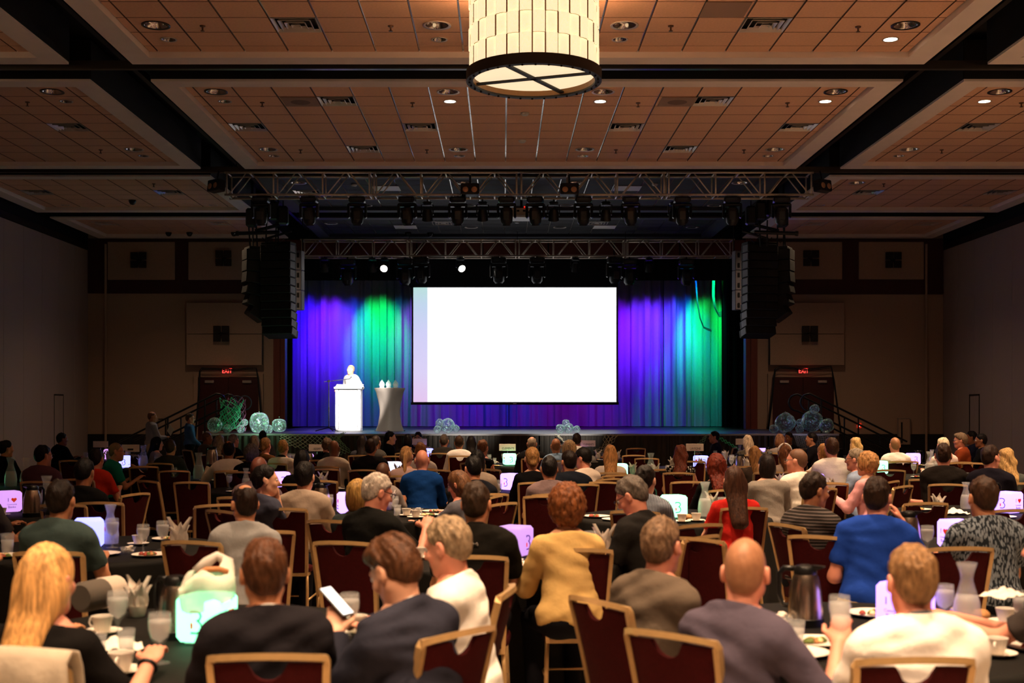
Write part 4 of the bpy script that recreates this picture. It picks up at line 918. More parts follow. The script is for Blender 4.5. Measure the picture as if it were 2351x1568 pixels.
def ik(sh, ha, l1, l2, pole):
    d = ha - sh; L = np.linalg.norm(d)
    if L > (l1 + l2) * .995: ha = sh + d / L * (l1 + l2) * .995; d = ha - sh; L = np.linalg.norm(d)
    a = (l1 * l1 - l2 * l2 + L * L) / (2 * L); h_ = math.sqrt(max(l1 * l1 - a * a, 0)); u = d / L
    p = pole - (pole @ u) * u; p = p / (np.linalg.norm(p) + 1e-9)
    return sh + u * a + p * h_, ha
HEADS = {}
def person(name_label, head=(0, 0), Z=None, s=1.0, yaw=0, hyaw=0, hpitch=0, hroll=0, lean=8, tilt=0, hair='short', hcol='#2a1a10', skin='fair', top='#202020', kind='plain', sleeve='short', arms=('table', 'table'),
           bottom=None, glasses=False, lanyard=False, collar=None, extra=None, sit=True, group=None, bulk=1.0, res=None, fem=False, chair=True, face=False, facing_note=None, watch=None, ground=0, pos=None, chairat=None):
    yaw, hyaw, hpitch, hroll, lean, tilt = [R(a) for a in (yaw, hyaw, hpitch, hroll, lean, tilt)]
    bulk = 1 + (bulk - 1) * .7; wb_ = bulk * (.9 if fem else 1.0)
    # ---- skeleton in metres, facing +Y, seat reference at origin
    T = rotx(-lean) @ roty(tilt)              # torso lean about the pelvis
    base_z = .52 if sit else .93
    pel = V(0, 0, base_z + .04)
    def tor(x, y, z): return pel + T @ (V(x, y, z))
    nb = tor(0, -.015, .455); HR = rotz(hyaw) @ rotx(hpitch) @ roty(hroll)
    hc = nb + (rotx(-lean * .45) @ V(0, .035, .172))
    sw = .162 * wb_
    shl = [tor(-sw, -.01, .40), tor(sw, -.01, .40)]
    # ---- world placement
    if pos is None:
        px, py = head
        if Z is None: Z = F * (HC - s * hc[2]) / (py - VY)
        else:
            zz = HC + (VY - py) * Z / F; s = (zz - ground) / hc[2]
        Rw = rotz(yaw); h_w = Rw @ (hc * s)
        rx, ry = (px - VX) * Z / F - h_w[0], Z - h_w[1]; rz_ = ground
    else: (rx, ry, rz_), Z = pos, pos[1]
    if s < .88 or s > 1.12: print('SCALE', name_label, round(s, 3), 'Z', round(Z, 2))
    if res is None: res = 0 if Z < 6.2 else 1 if Z < 9.4 else 2 if Z < 14 else 3
    hv = [.0065, .009, .0125, .017][res]; hb = [.013, .019, .026, .034][res]; hairv = [.0075, .010, .014, .018][res]; hand_v = [.0055, .009, .014, .02][res]
    # ---- arms
    l1, l2 = .285, .255; arm = []
    tabz = .775
    for i, sg in enumerate((-1, 1)):
        a = arms[i]; sh = shl[i]
        if isinstance(a, str):
            tgt = {'table': V(sg * .13, .40, tabz / s + .02), 'lap': V(sg * .07, .26, .66 if sit else .95), 'side': V(sg * .26, .02, .55), 'chin': hc + V(sg * .03, .09, -.14), 'phone': V(sg * .10, .34, .86), 'down': V(sg * .25, .03, base_z - .14), 'fold': V(-sg * .1, .24, .80), 'paper': V(sg * .12, .36, 1.12)}[a]
        else: tgt = V(*a)
        if isinstance(a, str) or len(a) == 3: wr = tgt
        el, wr = ik(sh, wr, l1, l2, V(sg * .42, -.25, -.9)); arm.append((sh, el, wr))
    # ---- fields (local space)
    legs = []
    for sg in (-1, 1):
        if sit: legs.append((pel + V(sg * .085 * wb_, .02, -.02), V(sg * .13, .43, .50), V(sg * .13, .36 + .06 * sg, .09)))
        else: legs.append((pel + V(sg * .085, 0, -.03), V(sg * .10, .02, .49), V(sg * .11, -.02, .08)))
    def torso(p, inf):
        q = (p - pel) @ T     # inverse rotation (T orthonormal)
        d = ell(q, V(0, 0, .36), V(.158 * wb_ + inf, .110 * bulk + inf, .19 + inf))
        d = smin(d, ell(q, V(0, .012, .17), V(.146 * wb_ + inf, .116 * bulk + inf, .17 + inf)), .06)
        d = smin(d, ell(q, V(0, 0, .02), V((.168 if not fem else .180) * bulk + inf, .125 * bulk + inf, .12 + inf)), .06)
        d = smin(d, cap(q, V(-sw + .02, -.012, .405), V(sw - .02, -.012, .405), .056 + inf), .05)
        for sg in (-1, 1): d = smin(d, cap(q, V(0, -.02, .47), V(sg * .13 * wb_, -.012, .425), .042 + inf), .04)
        if fem:
            for sg in (-1, 1): d = smin(d, ell(q, V(sg * .075, .105, .30), V(.065, .06, .065) + inf), .04)
        return d
    def legf(p, inf):
        d = None
        for h, k, an in legs:
            e = smin(cap(p, h, k, .082 * bulk + inf, .056 + inf), cap(p, k, an, .055 + inf, .040 + inf), .03)
            d = e if d is None else smin(d, e, .03)
        return smin(d, ell(p, pel, V(.16 * bulk + inf, .12 * bulk + inf, .10 + inf)), .06)
    def armf(i, inf, upto=1.0, fore=True):
        sh, el, wr = arm[i]
        def f(p):
            d = cap(p, sh, el, .046 * (.9 if fem else 1) * bulk + inf, .037 * bulk + inf)
            if fore: d = smin(d, cap(p, el, wr, .038 * bulk + inf, .026 + inf), .025)
            return d
        return f
    neck_lo, neck_hi = nb - T @ V(0, 0, .06), hc + HR @ V(0, -.018, -.05)
    HX = V(1.075, 1, 1)
    def headf(p):
        q = ((p - hc) @ HR) * HX
        d = ell(q, V(0, -.012, .028), V(.075, .096, .096))
        d = smin(d, ell(q, V(0, .022, -.035), V(.060, .070, .085)), .03)
        d = smin(d, ell(q, V(0, .062, -.098), V(.026, .022, .020)), .03)
        for sg in (-1, 1): d = smin(d, cap(q, V(sg * .055, .0, -.055), V(sg * .018, .055, -.1), .018), .03)
        d = smin(d, cap(q, V(-.032, .079, .026), V(.032, .079, .026), .012), .018)
        for sg in (-1, 1): d = smax(d, -(np.linalg.norm(q - V(sg * .031, .103, .006), axis=1) - .017), .012)
        for sg in (-1, 1): d = smin(d, ell(q, V(sg * .04, .066, -.028), V(.022, .02, .02)), .02)
        d = smin(d, cap(q, V(0, .088, .018), V(0, .108, -.024), .009, .0135), .012)
        for sg in (-1, 1): d = smin(d, np.linalg.norm(q - V(sg * .011, .099, -.028), axis=1) - .008, .008)
        d = smin(d, cap(q, V(-.02, .083, -.056), V(.02, .083, -.056), .0075), .008); d = smin(d, cap(q, V(-.016, .083, -.068), V(.016, .083, -.068), .008), .008)
        for sg in (-1, 1):
            e = ell(q, V(sg * .086, -.008, -.004), V(.014, .022, .034)); e = smax(e, -ell(q, V(sg * .099, .0, .0), V(.009, .013, .02)), .006)
            d = smin(d, e, .008)
        nk = cap(p, neck_lo, neck_hi, (.050 if fem else .058) * min(bulk, 1.12), (.046 if fem else .054))
        return smin(d, nk, .03)
    body_parts = []
    hlo, hhi = hc - .17, hc + .15; hlo[2] = min(neck_lo[2], nb[2]) - .02
    body_parts.append(surface_nets(headf, hlo, hhi, hv))
    body_parts.append(surface_nets(lambda p: smin(torso(p, -.012), legf(p, -.008), .05), pel + V(-.3, -.35, -base_z - .05), np.maximum(nb, legs[0][1]) + V(.3, .2, .06), hb * 1.5))
    for i in (0, 1):
        sh, el, wr = arm[i]; sg = (-1, 1)[i]
        fd = (wr - el) / np.linalg.norm(wr - el); af = armf(i, 0)
        side = np.cross(fd, V(0, 0, 1)); side = side / (np.linalg.norm(side) + 1e-9); upv = np.cross(side, fd); thumb = side * (-sg)
        if abs(fd[2]) > .9: side = V(1, 0, 0); upv = np.cross(side, fd); thumb = side * (-sg)
        pose_open = not isinstance(arms[i], str) and len(arms[i]) == 4
        segs_ = []; pc = wr + fd * .045
        curl = .15 if pose_open else .55
        for k, (off, ln, rr) in enumerate(((-.030, .070, .0085), (-.010, .080, .009), (.010, .075, .009), (.029, .060, .0078))):
            b0 = wr + fd * .085 - side * 0 + thumb * (-off) ; dirn = fd; pts_ = [b0]
            for j, fr in enumerate((.45, .32, .23)):
                ang = curl * (j + .6); dd = fd * math.cos(ang) - upv * math.sin(ang); pts_.append(pts_[-1] + dd * ln * fr)
            segs_.append((pts_, rr))
        th = [wr + fd * .03 + thumb * .03, wr + fd * .058 + thumb * .058 - upv * .008, wr + fd * .088 + thumb * .062 - upv * .016]
        def handf(p, af=af, wr=wr, fd=fd, thumb=thumb, upv=upv, segs_=segs_, th=th):
            d = cap(p, arm_el, wr, .038 * bulk, .026)
            B = np.stack([thumb, fd, upv], 1); q = (p - (wr + fd * .05)) @ B
            d = smin(d, ell(q, V(0, 0, 0), V(.042, .052, .018)), .02)
            for pts_, rr in segs_:
                e = None
                for j in range(3):
                    c_ = cap(p, pts_[j], pts_[j + 1], rr, rr * .92); e = c_ if e is None else np.minimum(e, c_)
                d = smin(d, e, .006)
            e = np.minimum(cap(p, th[0], th[1], .0115, .010), cap(p, th[1], th[2], .010, .0085))
            return smin(d, e, .012)
        arm_el = el
        lo_ = np.minimum(np.minimum(sh, el), wr) - .08; hi_ = np.maximum(np.maximum(sh, el), wr) + .08
        body_parts.append(surface_nets(af, lo_, hi_, hb * .8))
        allp = np.array([q for pts_, _ in segs_ for q in pts_] + th + [wr])
        body_parts.append(surface_nets(handf, allp.min(0) - .045, allp.max(0) + .03, hand_v))
    me = np_mesh('person', body_parts, [SKIN[skin]])
    o = ob('person', me, None, (rx, ry, rz_), (0, 0, yaw), s)
    tag(o, name_label, 'person', group)
    # ---- clothes
    inf = .014 if kind != 'jacket' else .024
    nplane = nb + T @ V(0, 0, .004 if kind == 'tank' else .014 if fem else .050); nn = T @ V(0, .30, 1); nn = nn / np.linalg.norm(nn)
    frac = {'short': .72, 'long': 2, 'none': -.02, 'half': 1.25}[sleeve]
    rnd = random.Random(hash(name_label) % 9999 if False else sum(map(ord, name_label)))
    fx, fz = rnd.uniform(0, 6), rnd.uniform(0, 6)
    def shirt(p):
        d = torso(p, inf)
        q = (p - pel) @ T
        fold = .0045 * np.sin(q[:, 2] * 46 + 9 * q[:, 0] + fx) * np.sin(q[:, 0] * 17 + fz) + .005 * np.sin(q[:, 2] * 27 - 22 * np.abs(q[:, 0]) + fz) * np.clip((.3 - q[:, 2]) * 5, .25, 1) + .003 * np.sin(q[:, 2] * 70 + 40 * q[:, 0] * np.sin(q[:, 2] * 8 + fx))
        d = d + fold * (1.3 if kind == 'jacket' else 1)
        d = np.maximum(d, (p - nplane) @ nn)                      # neckline
        if kind != 'tank':
            cl = cap(p, nb - T @ V(0, 0, .02), nb + T @ V(0, -.010, .055), .070 if not fem else .062, .065 if not fem else .056)
            cl = np.maximum(cl, (p - (nb + T @ V(0, 0, .026 if fem else .040))) @ nn); d = smin(d, cl, .012)
        d = np.maximum(d, (pel[2] - .06) - p[:, 2])               # hem
        for i in (0, 1):
            sh, el, wr = arm[i]; u = (el - sh) / np.linalg.norm(el - sh)
            if frac < 0: continue
            a = cap(p, sh, el, .050 * bulk + inf, .043 * bulk + inf) + .003 * np.sin(p[:, 2] * 60 + p[:, 0] * 30 + fz)
            if frac < 1: a = np.maximum(a, (p - (sh + (el - sh) * frac)) @ u)
            else:
                b = cap(p, el, wr, .042 * bulk + inf, .031 + inf * .6) + .0025 * np.sin(p[:, 1] * 70 + fx)
                u2 = (wr - el) / np.linalg.norm(wr - el); b = np.maximum(b, (p - (el + (wr - el) * min(.98, frac - 1 + (0 if frac < 2 else 0)))) @ u2) if frac < 2 else np.maximum(b, (p - (el + (wr - el) * .97)) @ u2)
                a = smin(a, b, .02)
            d = smin(d, a, .028)
        return d
    allp = np.array([q for a in arm for q in a])
    lo_ = np.minimum(allp.min(0) - .1, pel + V(-.28, -.25, -.1)); hi_ = np.maximum(allp.max(0) + .1, nb + V(.25, .2, .09)); hi_[0] = max(hi_[0], .28)
    ck = kind if kind not in ('jacket', 'tank') else 'plain'
    sm = np_mesh('shirt', [surface_nets(shirt, lo_, hi_, hb * .85)], [cloth(top, ck)])
    so_ = ob({'jacket': 'jacket', 'tank': 'top'}.get(kind, 'shirt'), sm, o)
    bm = np_mesh('trousers', [surface_nets(lambda p: np.maximum(legf(p, .012), p[:, 2] - pel[2] - .03), np.array([min(l[0][0] for l in legs) - .2, -.25, .0]), np.maximum(legs[0][1], legs[1][1]) + V(.2, .15, .15) if sit else pel + V(.25, .25, .12), hb * 1.15)], [bottom or M_trous])
    ob('trousers', bm, o)
    if collar:
        def colf(p):
            d = cap(p, nb - T @ V(0, 0, .01), nb + T @ V(0, -.012, .07), .075 if kind == 'jacket' else .074, .066)
            return np.maximum(np.maximum(d, (p - (nb + T @ V(0, 0, .052))) @ nn), -((p - (nb + T @ V(0, 0, .004))) @ nn))
        ob('collar', np_mesh('collar', [surface_nets(colf, nb - .12, nb + .14, hv)], [cloth(collar)]), o)
    if lanyard:
        pts_ = []
        for k in range(24):
            a = 2 * math.pi * k / 24; yy = math.sin(a)
            pts_.append(nb + T @ V(.079 * math.cos(a), .077 * yy + .002, .022 - .085 * max(0, yy) ** 1.5))
        m = MB()
        for k in range(24):
            a, b = pts_[k], pts_[(k + 1) % 24]; m.tube([a, b], .006, 6)
        m.build('lanyard', M_lany, o, smooth=True)
    # ---- hair
    if hair != 'bald':
        ph_ = [rnd.uniform(0, 6.28) for _ in range(8)]
        def nz(q, f, k): return np.sin(q[:, 0] * f + ph_[k]) * np.sin(q[:, 1] * f * 1.1 + ph_[k + 1]) * np.sin(q[:, 2] * f * .9 + ph_[k + 2])
        def hairf(p):
            q = ((p - hc) @ HR) * HX
            th_ = np.arctan2(q[:, 0], -q[:, 1])
            strand = .0034 * np.sin(th_ * 23 + ph_[0] + q[:, 2] * 24 + 2 * np.sin(q[:, 2] * 30 + ph_[3])) + .0034 * np.sin(th_ * 8 + ph_[1] + q[:, 2] * 12) + .003 * nz(q, 60, 4)
            if hair == 'long': strand = .003 * np.sin(th_ * 24 + ph_[0]) + .0022 * np.sin(th_ * 9 + ph_[1])
            inff = {'buzz': .004, 'balding': .007, 'short': .010, 'thick': .016}.get(hair, .012)
            d = ell(q, V(0, -.014, .03), V(.075 + inff, .097 + inff, .096 + inff)) - (strand if hair not in ('buzz',) else strand * .3)
            d = smin(d, ell(q, V(0, -.052, -.022), V(.056 + inff * .5, .042 + inff, .052)), .03)
            c1 = .82 * q[:, 1] - .573 * q[:, 2] - .0128; c2 = .743 * q[:, 1] - .669 * q[:, 2] - .004
            if hair in ('short', 'thick', 'buzz', 'balding', 'ponytail', 'updo', 'cap'):
                ear = np.maximum(np.abs(q[:, 0]) - 9, 0)
                d = smax(d, np.maximum(c1, c2), .012)
                for sg in (-1, 1): d = smax(d, -ell(q, V(sg * .088, -.004, -.006), V(.022, .026, .036)), .008)
            if hair in ('short', 'thick'): d = d - (.006 * nz(q, 52, 1) + .004 * nz(q, 95, 3)) * np.clip(q[:, 2] * 14 + .3, 0, 1)
            if hair == 'thick': d = smin(d, smax(ell(q, V(0, .03, .085), V(.075, .075, .045)) + .004 * np.sin(q[:, 0] * 90 + ph_[2]), c1 - .014, .012), .02)
            if hair == 'balding': d = smax(d, -ell(q, V(0, .015, .125), V(.062, .085, .062)), .01)
            if hair == 'ponytail': d = smin(d, cap(q, V(0, -.108, .015), V(.0, -.135, -.19), .030, .018) + strand * 1.5, .02)
            if hair == 'updo': d = smin(d, np.linalg.norm(q - V(0, -.095, -.045), axis=1) - .046 + .006 * nz(q, 90, 0), .015)
            if hair in ('bob', 'long', 'curly', 'curlylong', 'wavy', 'afro'):
                facecut = -ell(q, V(0, .125, -.03), V(.064, .105, .105))
                if hair == 'bob': d = smin(d, ell(q, V(0, -.03, -.035), V(.094, .092, .115)), .03)
                if hair in ('long', 'wavy', 'curlylong'):
                    ln = {'long': .33, 'wavy': .25, 'curlylong': .22}[hair]
                    q2 = q * V(.62, 1.25, 1)
                    d = smin(d, ell(q, V(0, -.03, -.04), V(.090, .09, .13)), .03)
                    d = smin(d, cap(q2, V(0, -.075, -.03), V(0, -.245, -ln), .062, .052), .05)
                    d = d + .003 * np.sin(q[:, 0] * 85 + (2 if hair == 'long' else 8) * np.sin(q[:, 2] * 9) + ph_[3])
                if hair == 'wavy': d = d + .006 * np.sin(q[:, 2] * 42 + 3 * np.sin(q[:, 0] * 25) + ph_[4])
                if hair in ('curly', 'curlylong', 'afro'):
                    d = smin(d, ell(q, V(0, -.028, .018), V(.108, .118, .125) * (1.08 if hair == 'afro' else 1)), .03)
                    d = d + .011 * nz(q, 95, 0) + .007 * nz(q, 160, 3)
                d = smax(d, facecut, .015)
                d = smax(d, q[:, 1] - .078 - .25 * np.maximum(q[:, 2] - .02, 0), .02)
                if hair == 'bob': d = np.maximum(d, -.125 - q[:, 2] + .008 * np.sin(th_ * 14))
            return d
        ext = .40 if hair in ('long', 'wavy', 'curlylong') else .27 if hair == 'ponytail' else .18
        lo_, hi_ = hc - V(.16, .16, .16), hc + V(.16, .15, .19)
        tail = HR @ V(0, -.20, -ext); lo_ = np.minimum(lo_, hc + tail - V(.13, .09, .05)); hi_ = np.maximum(hi_, hc + tail + V(.13, .06, 0))
        ob('hair', np_mesh('hair', [surface_nets(hairf, lo_, hi_, hairv)], [hair_mat(hcol, hair)]), o)
    HRm = Matrix([list(r) for r in HR]).to_4x4(); HM = Matrix.Translation(Vector(hc)) @ HRm @ Matrix.Scale(.93, 4, (1, 0, 0))
    if face or res <= 1 or glasses:
        for sg in (-1, 1):
            m = MB(); m.lathe([(.0001, -.0125)] + [(.0125 * math.cos(R(a)), .0125 * math.sin(R(a))) for a in (-60, -30, 0, 30, 60)] + [(.0001, .0125)], 10, (0, 0, 0), HM @ Matrix.Translation((sg * .031, .0815, .007)))
            m.cur = 1; m.lathe([(.0065, 0), (.004, .0018), (.0001, .0022)], 10, (0, 0, 0), HM @ Matrix.Translation((sg * .031, .0932, .007)) @ Matrix.Rotation(R(-90), 4, 'X'), cap=False)
            m.build('eye', [M_eye, M_iris], o, smooth=True)
    if glasses:
        m = MB()
        for sg in (-1, 1):
            m.tube([HM @ Vector((sg * .034 + .025 * math.cos(a), .106, .004 + .019 * math.sin(a))) for a in [2 * math.pi * k / 16 for k in range(16)]], .0022, 5, closed=True)
            m.tube([HM @ Vector(q) for q in ((sg * .059, .106, .012), (sg * .074, .09, .014), (sg * .082, -.002, .018), (sg * .083, -.03, .002))], .0025, 5)
        m.tube([HM @ Vector(q) for q in ((-.01, .107, .008), (0, .110, .010), (.01, .107, .008))], .002, 5)
        m.build('spectacles', M_specs, o)
    if extra == 'tag':
        q0 = nb + T @ V(0, -.083, .018); q1 = nb + T @ V(0, -.098, -.045)
        MB().tube([q0, q1], .006, 6).build('collar_tag', M_tagw, o)
    if extra == 'mark':
        mk = MB()
        for sg in (-1, 1): mk.tube([nb + T @ V(sg * .004, -.125, -.058), nb + T @ V(sg * .012, -.125, -.05), nb + T @ V(sg * .018, -.125, -.062), nb + T @ V(sg * .014, -.125, -.066)], .0035, 5)
        mk.build('back_mark', P('logo_grey', '#8a817c', .5), o)
    if extra == 'headband':
        MB().tube([HM @ Vector((.098 * math.cos(a), -.012, .035 + .098 * math.sin(a))) for a in [math.pi * k / 14 for k in range(15)]], .014, 6).build('headband', M_tagw, o, smooth=True)
    if extra == 'shades':
        m = MB()
        for sg in (-1, 1): m.bbox((sg * .035 - .026, -.012, -.018), (sg * .035 + .026, .0, .018), .005, HM @ Matrix.Translation((0, -.0, .135)) @ Matrix.Rotation(R(-50), 4, 'X'))
        m.build('sunglasses', M_specs, o)
    if watch is not None:
        sh, el, wr = arm[watch]; fd = (wr - el) / np.linalg.norm(wr - el); c_ = wr - fd * .02; a_ = np.cross(fd, V(.3, .2, 1)); a_ /= np.linalg.norm(a_); b_ = np.cross(fd, a_)
        MB().tube([c_ + (a_ * math.cos(t) + b_ * math.sin(t)) * .031 for t in [2 * math.pi * k / 14 for k in range(14)]], .009, 6, closed=True).build('watch_band', M_blackgloss, o, smooth=True)
    if res <= 1 or not sit:
        for h, k, an in legs:
            MB().bbox((an[0] - .045, an[1] - .09, 0), (an[0] + .045, an[1] + .19, .085), .03).build('shoe', M_shoe, o, smooth=False)
    HEADS[name_label] = (rx, ry, yaw, s, Z)
    if sit and chair: CHAIRS.append((rx, ry, yaw, name_label, chairat))
    return o, arm
CHAIRS = []
# ================================================================ banquet chairs
M_gold = P('gold_frame', '#bd9866', .33, .4, var=.06, vscale=30)
M_maroon = P('maroon_fabric', '#3a0b0c', .85, var=.15, vscale=60, bump=.3, bscale=220, spec=.1)
def chair_template():
    t = empty('banquet_chair')
    ZT, WT, WB = .935, .190, .166          # top height, half widths
    def bk(u, v):                            # backrest surface: u -1..1, v 0..1
        hw = WB + (WT - WB) * v; curve = .03 * (1 - u * u)
        return Vector((u * hw, -.215 - .115 * v ** 1.25 - curve * (.4 + .6 * v), .40 + (ZT - .40) * v))
    def arch(u): return 1 + .022 * (1 - u * u)
    fr = MB(); N = 10
    path = [bk(-1, v) for v in (-.0, .2, .4, .6, .8, .97)] + [Vector((bk(u, 1).x, bk(u, 1).y, .40 + (ZT - .40) * arch(u))) for u in [-.98 + 1.96 * k / N for k in range(N + 1)]] + [bk(1, v) for v in (.97, .8, .6, .4, .2, 0)]
    # square tube sweep with mitred look
    def sweep(path, w_, d_):
        rings = []
        for i, p in enumerate(path):
            tn = (path[min(i + 1, len(path) - 1)] - path[max(i - 1, 0)]).normalized(); nrm = Vector((0, -1, .25)).normalized(); a = tn.cross(nrm).normalized(); b = a.cross(tn)
            rings.append([p + a * w_ * sx + b * d_ * sy for sx, sy in ((-1, -1), (1, -1), (1, 1), (-1, 1))])
        m = MB(); vs_ = [q for r_ in rings for q in r_]; fs_ = []
        for i in range(len(path) - 1):
            for k in range(4): fs_.append((i * 4 + k, (i + 1) * 4 + k, (i + 1) * 4 + (k + 1) % 4, i * 4 + (k + 1) % 4))
        fs_ += [(0, 1, 2, 3), tuple(len(vs_) - 4 + k for k in (3, 2, 1, 0))]
        return m.add(vs_, fs_)
    sweep(path, .0115, .015).build('back_frame', M_gold, t)
    # upholstered panel with hand-grip notch
    def pt(u, v, off):
        p = bk(u * .95, v); return p + Vector((0, off, 0))
    us = [-1 + 2 * k / 16 for k in range(17)]; nv = 7
    vs_, fs_ = [], []
    def topv(u): return .965 + .018 * (1 - u * u) - (.115 * math.sqrt(max(0, 1 - (u / .34) ** 2)) if abs(u) < .34 else 0)
    for off in (.022, -.016):
        for j in range(nv + 1):
            for u in us:
                v = .05 + (topv(u) - .05) * j / nv; e = min(1, 4 * (1 - abs(u)), 5 * (j / nv) + .1, 6 * (1 - j / nv) + .15)
                vs_.append(pt(u, v, off * (.45 + .55 * math.sqrt(max(0, e)))))
    n1 = len(us); L = n1 * (nv + 1)
    for j in range(nv):
        for i in range(n1 - 1):
            a = j * n1 + i; fs_.append((a + 1, a, a + n1, a + n1 + 1)); b = a + L; fs_.append((b, b + 1, b + n1 + 1, b + n1))
    bd = [i for i in range(n1)] + [j * n1 + n1 - 1 for j in range(1, nv + 1)] + [nv * n1 + i for i in range(n1 - 2, -1, -1)] + [j * n1 for j in range(nv - 1, 0, -1)]
    for k in range(len(bd)): a, b = bd[k], bd[(k + 1) % len(bd)]; fs_.append((a, b, b + L, a + L))
    MB().add(vs_, fs_).build('backrest', M_maroon, t, angle=50)
    s = MB(); zs = [(.415, .90), (.42, .98), (.445, 1), (.465, .97), (.478, .85), (.482, .5)]
    vs_, fs_ = [], []; n_ = 24
    for z, k in zs:
        for i in range(n_):
            a = 2 * math.pi * i / n_; c, q = math.cos(a), math.sin(a); e = 4
            rr = (abs(c) ** e + abs(q) ** e) ** (-1 / e); wx_ = .198 * (1 + .06 * q)
            vs_.append((c * rr * wx_ * k, q * rr * .215 * k + .01, z))
    for j in range(len(zs) - 1):
        for i in range(n_): fs_.append((j * n_ + i, j * n_ + (i + 1) % n_, (j + 1) * n_ + (i + 1) % n_, (j + 1) * n_ + i))
    fs_ += [tuple(reversed(range(n_))), tuple((len(zs) - 1) * n_ + i for i in range(n_))]
    s.add(vs_, fs_).build('seat', M_maroon, t, angle=50)
    f = MB().box((-.172, -.2, .39), (-.15, .2, .415)).box((.15, -.2, .39), (.172, .2, .415)).box((-.15, .18, .39), (.15, .2, .415)).box((-.15, -.2, .39), (.15, -.18, .415)); f.build('seat_frame', M_gold, t)
    for sx in (-1, 1):
        MB().tube([(sx * .168, .18, .40), (sx * .185, .2, .005)], .0125, 8).build('leg', M_gold, t, True)
        MB().tube([(sx * .166, -.2, .42), (sx * .172, -.215, .3), (sx * .182, -.27, .005)], .0125, 8).build('leg', M_gold, t, True)
        MB().tube([(sx * .177, .192, .2), (sx * .177, -.236, .2)], .008, 6).build('stretcher', M_gold, t, True)
    MB().tube([(-.177, -.0, .2), (.177, -.0, .2)], .008, 6).build('stretcher', M_gold, t, True)
    return t
CHAIR = chair_template(); chair_used = [False]
def place_chair(x, y, yaw, label, s=1.0):
    if not chair_used[0]: o = CHAIR; chair_used[0] = True
    else: o = copy_tree(CHAIR)
    o.location = (x, y, 0); o.rotation_euler = (0, 0, yaw)
    tag(o, label, 'chair', 'maroon banquet chairs with gold frames'); return o
# ================================================================ round tables with black cloths
M_cloth = P('black_tablecloth', '#12100d', .75, var=.15, vscale=3, bump=.1, bscale=30, spec=.15)
TR, TZ = .89, .762
def cloth_mesh(seed):
    rnd = random.Random(seed); n_ = 64; ph_ = rnd.uniform(0, 6); m = MB(); prof = [(.0001, 0, 0), (.5, 0, 0), (TR - .02, 0, 0), (TR + .006, -.008, 0), (TR + .014, -.03, .1), (TR + .02, -.2, .35), (TR + .035, -.45, .7), (TR + .05, -.752, 1)]
    vs_, fs_ = [], []
    for r_, z, k in prof:
        for i in range(n_):
            a = 2 * math.pi * i / n_; rr = r_ + k * (.045 * math.sin(11 * a + ph_) + .02 * math.sin(7 * a + 2 * ph_)); vs_.append((rr * math.cos(a), rr * math.sin(a), TZ + z))
    for j in range(len(prof) - 1):
        for i in range(n_): fs_.append((j * n_ + i, (j + 1) * n_ + i, (j + 1) * n_ + (i + 1) % n_, j * n_ + (i + 1) % n_))
    return m.add(vs_, fs_).mesh('tablecloth', M_cloth, angle=60)
CLOTHS = [cloth_mesh(k) for k in range(3)]
M_ply = P('table_ply', '#6b4a2e', .6)
tt = MB().lathe([(.0001, TZ - .035), (TR - .03, TZ - .035), (TR - .03, TZ - .006), (.0001, TZ - .006)], 40).mesh('tabletop', M_ply, angle=40)
tl = MB().tube([(0, 0, .005), (0, 0, TZ - .035)], .016, 8).mesh('leg', M_dark)
# ---------------------------------------------------------------- tableware templates
M_china = P('white_china', '#e6dccf', .3, spec=.5); M_glassy = P('drinking_glass', '#f2f2f2', .08, alpha=.10, coat=.5); M_ice = P('ice_water', '#d2cfcc', .3, alpha=.36)
M_napkin = P('white_napkin', '#e9ddd0', .85, bump=.2, bscale=40); M_steelpot = P('brushed_pot', '#b6a99c', .25, 1); M_pot = P('pot_black', '#0a0a0b', .35)
M_food = P('food_mixed', '#b07a4a', .7, var=.7, vscale=40); M_green = P('food_green', '#5a6a2c', .7, var=.5, vscale=50); M_cheese = P('dessert_cream', '#e2c592', .6, var=.2, vscale=40); M_meat = P('food_red', '#8a3420', .6, var=.4, vscale=50); M_bread = P('bread_roll', '#b8814c', .7, var=.25, vscale=30)
def t_cup():
    t = empty('coffee_cup'); MB().lathe([(.024, 0), (.028, .005), (.036, .035), (.042, .062), (.0435, .066), (.040, .065), (.034, .035), (.024, .012), (.0001, .01)], 20).build('bowl', M_china, t, angle=50)
    MB().tube([(.038, 0, .055), (.056, 0, .052), (.062, 0, .036), (.054, 0, .022), (.034, 0, .02)], .0045, 6).build('handle', M_china, t, True)
    MB().lathe([(.036, .05), (.0001, .05)], 16, cap=False).build('coffee', P('coffee', '#2a140a', .1), t); return t
def t_saucer():
    return MB().lathe([(.035, 0), (.045, .003), (.072, .014), (.078, .018), (.07, .014), (.04, .007), (.0001, .006)], 24).mesh('saucer', M_china, angle=50)
def t_plate():
    return MB().lathe([(.07, 0), (.085, .004), (.12, .014), (.128, .018), (.118, .014), (.08, .007), (.0001, .006)], 28).mesh('plate', M_china, angle=50)
def t_goblet():
    t = empty('water_goblet'); MB().lathe([(.036, 0), (.036, .003), (.008, .008), (.0055, .02), (.006, .05), (.012, .062), (.03, .085), (.039, .115), (.041, .14), (.037, .175), (.0355, .175), (.039, .14), (.037, .116), (.028, .088), (.0001, .068)], 20, cap=False).build('glass', M_glassy, t, True)
    MB().lathe([(.0001, .07), (.027, .089), (.0355, .116), (.0375, .138), (.0365, .15), (.0001, .15)], 16).build('water', M_ice, t, True); return t
